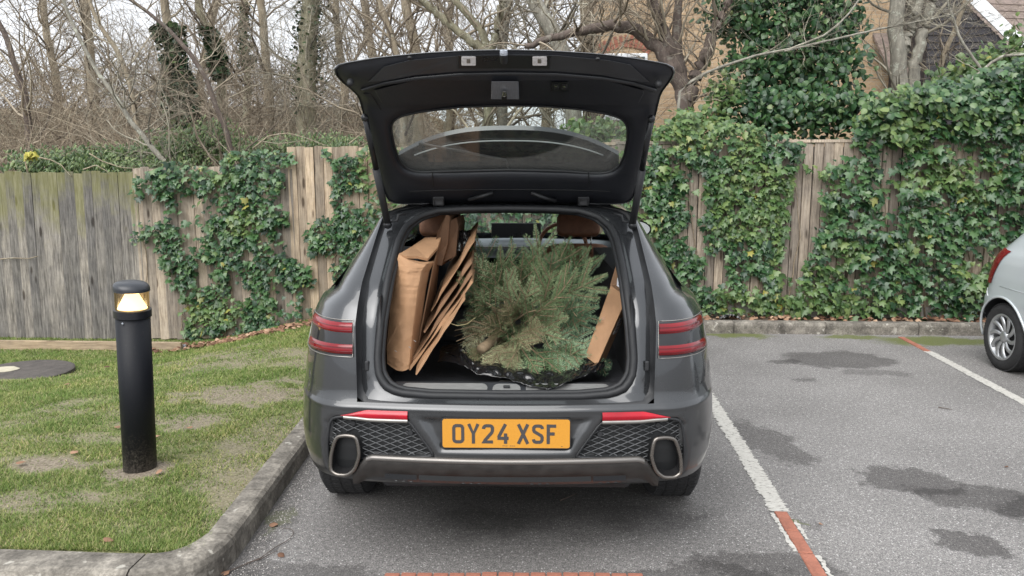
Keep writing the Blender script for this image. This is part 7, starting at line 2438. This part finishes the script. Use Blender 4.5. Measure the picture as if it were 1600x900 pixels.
# roof plane facing the car park, beyond the bargeboard
r0 = aty(1490, 95, GY + .5) - gO
pitch_ = math.radians(42)
for i in range(15):
    for j in range(13):
        x = p_hi[0] - .1 + .267 * j + (.13 if i % 2 else 0); zt_ = gz_at(x) + .22
        yy = .35 + i * .245 * math.cos(pitch_) ; zz = r0[2] - .25 + i * .245 * math.sin(pitch_)
        if zz < gz_at(x) + .05: continue
        o = link('tile', tile_me, rt_)
        o.location = (x + random.uniform(-.004, .004), yy, zz - .05 * x); o.rotation_euler = (pitch_ - .07 + random.uniform(-.015, .015), .05, random.uniform(-.012, .012))
MB().prism([(p_hi[0] - .4, .25, r0[2] - .4), (xr + 1.5, .25, r0[2] - .55), (xr + 1.5, .25 + 3.2, r0[2] - .55 + 2.88), (p_hi[0] - .4, .25 + 3.2, r0[2] - .4 + 2.88)], (0, .03, -.05)).build('roof_deck', m_tile, rt_)

# ================================================================== LITTER
m_dead = leafmat('dead_leaf', [(0, (0.09, 0.045, 0.028)), (.4, (0.19, 0.10, 0.06)), (.75, (0.32, 0.19, 0.12)), (1, (0.44, 0.30, 0.20))], .75, .1)
def litter(n, fn, size, seed, name, label):
    r = np.random.default_rng(seed)
    P = fn(r, n)
    R_ = rots(len(P), r, 3.14, (1.0, 2.1), .5)
    V, Fc = leaf_template('round')
    sz = r.uniform(*size, len(P))
    VV = np.einsum('nij,vj->nvi', R_, V * np.array([1, 2.2, 1])) * sz[:, None, None] + P[:, None, :]
    FF_ = Fc[None] + (np.arange(len(P)) * len(V))[:, None, None]
    o = link(name, np_mesh(name, VV.reshape(-1, 3), FF_.reshape(-1, 3), m_dead)); kind(o, 'stuff'); o['label'] = label
def f1(r, n):
    x = r.uniform(.6, 7.5, n); y = 8.28 + .22 * r.random(n) ** .8
    return np.stack([x, y, .125 + .03 * r.random(n)], -1)
def f2(r, n):
    q = r.random(n); x = -4.5 + 2.95 * q; y = 8.15 + .1 * q + r.normal(0, .09, n) - .1
    return np.stack([x, y, lawn_z(x, y) + .015 + .03 * r.random(n)], -1)
litter(420, f1, (.04, .085), 91, 'leaf_litter', 'brown fallen leaves along the foot of the right fence')
litter(520, f2, (.04, .08), 92, 'leaf_litter', 'brown fallen leaves along the foot of the left ivy')
# single leaves lying about
V, Fc = leaf_template('round')
V = V * np.array([.8, 1.0, 1]); V[:, 1] += .12 * np.sin(V[:, 2] * 5) * V[:, 0]
lf_me = np_mesh('fallen_leaf', V, Fc, m_dead)
def fallen(px, py, z, size, label, me=lf_me):
    p = atz(px, py, z)
    if z > .05: p[2] = float(lawn_z(np.array(p[0]), np.array(p[1]))) + .012
    o = link('fallen_leaf', me); o.location = (float(p[0]), float(p[1]), float(p[2]) + .012)
    o.rotation_euler = (-1.5 + random.uniform(-.2, .2), random.uniform(-.2, .2), random.uniform(0, 6.2)); o.scale = (size * .85,) * 3
    tag(o, label, 'leaf', 'single fallen leaves')
for a in [(114, 712, .1, .07, 'pale brown leaf on bare soil left of the bollard'), (28, 730, .1, .07, 'brown leaf on the lawn near the left edge'), (181, 673, .1, .06, 'brown leaf left of the bollard post'), (248, 687, .1, .06, 'brown leaf just right of the bollard post'),
          (300, 672, .1, .05, 'small leaf on the grass right of the bollard'), (170, 574, .02, .07, 'leaf on the grass behind the bollard'), (108, 601, .02, .06, 'brown leaf on grass below the manhole cover'), (250, 744, .1, .06, 'pale leaf at the foot of the bollard'),
          (165, 850, .1, .06, 'leaf by the front kerb'), (423, 822, .0, .06, 'yellowish leaf on the asphalt by the left kerb'), (437, 868, .0, .05, 'small brown leaf beside the curved twig'), (1280, 820, 0, .03, 'tiny leaf right of the brick strip'), (1574, 731, 0, .03, 'pale leaf on the asphalt near the right edge'), (357, 897, 0, .06, 'orange leaf at the kerb corner')]:
    fallen(*a)
def ground_twig(pts, r_, label):
    P3 = [atz(a, b, .008) for a, b in pts]; b0 = P3[0]
    o = MB().tube([p - b0 for p in resample(P3, 18)], [lerp(r_, r_ * .5, i / 17) for i in range(18)], 5).build('twig', m_bark['dark'], smooth=True); o.location = tuple(b0)
    tag(o, label, 'twig', 'twigs lying on the asphalt')
ground_twig([(345, 898), (375, 885), (410, 870), (430, 855), (452, 843), (460, 832), (455, 826), (437, 825)], .0026, 'long curved twig on the asphalt beside the left kerb')
ground_twig([(385, 880), (410, 872), (433, 860)], .003, 'short straight twig beside the curved twig')
ground_twig([(1466, 636), (1478, 638), (1488, 640)], .004, 'short twig on the asphalt between the bay lines')
ground_twig([(875, 782), (890, 776), (900, 771)], .004, 'short twig on the oil stain behind the car')
# grit washed against the left kerb
def grit():
    r = np.random.default_rng(95); n = 2600
    y = 2.95 + 2.3 * r.random(n); x = kerb_x(y) + .02 + np.abs(r.normal(0, .09, n))
    s_ = r.uniform(.0012, .0045, n)
    c = np.array([(1, 0, 0), (-.5, .8, 0), (-.5, -.8, 0), (0, 0, .9)])
    V = c[None] * s_[:, None, None] + np.stack([x, y, np.full(n, .001)], -1)[:, None, :]
    Fq_ = (np.array([(0, 1, 3), (1, 2, 3), (2, 0, 3)])[None] + (np.arange(n) * 4)[:, None, None]).reshape(-1, 3)
    o = link('kerb_grit', np_mesh('kerb_grit', V.reshape(-1, 3), Fq_, twigmat('grit', [(0, (.12, .11, .10)), (.6, (.32, .30, .28)), (1, (.6, .58, .55))]))); kind(o, 'stuff'); o['label'] = 'pale grit washed along the left kerb'
grit()
# scrap of black plastic on the far kerb
p = aty(1141, 491, 8.33)
sc = MB(); rows = [[(u * .11 + .01 * mnoise.noise(Vector((u * 5, v * 5, 1))), v * .05, .035 * abs(mnoise.noise(Vector((u * 4, v * 6, 8)))) * 2 + .02 * (1 - u * u)) for u in np.linspace(-1, 1, 14)] for v in np.linspace(-1, 1, 8)]
o = sc.grid(rows).build('plastic_scrap', m_sack); o.location = (float(p[0]), 8.34, .125); tag(o, 'scrap of black plastic among leaves on the far kerb', 'litter')
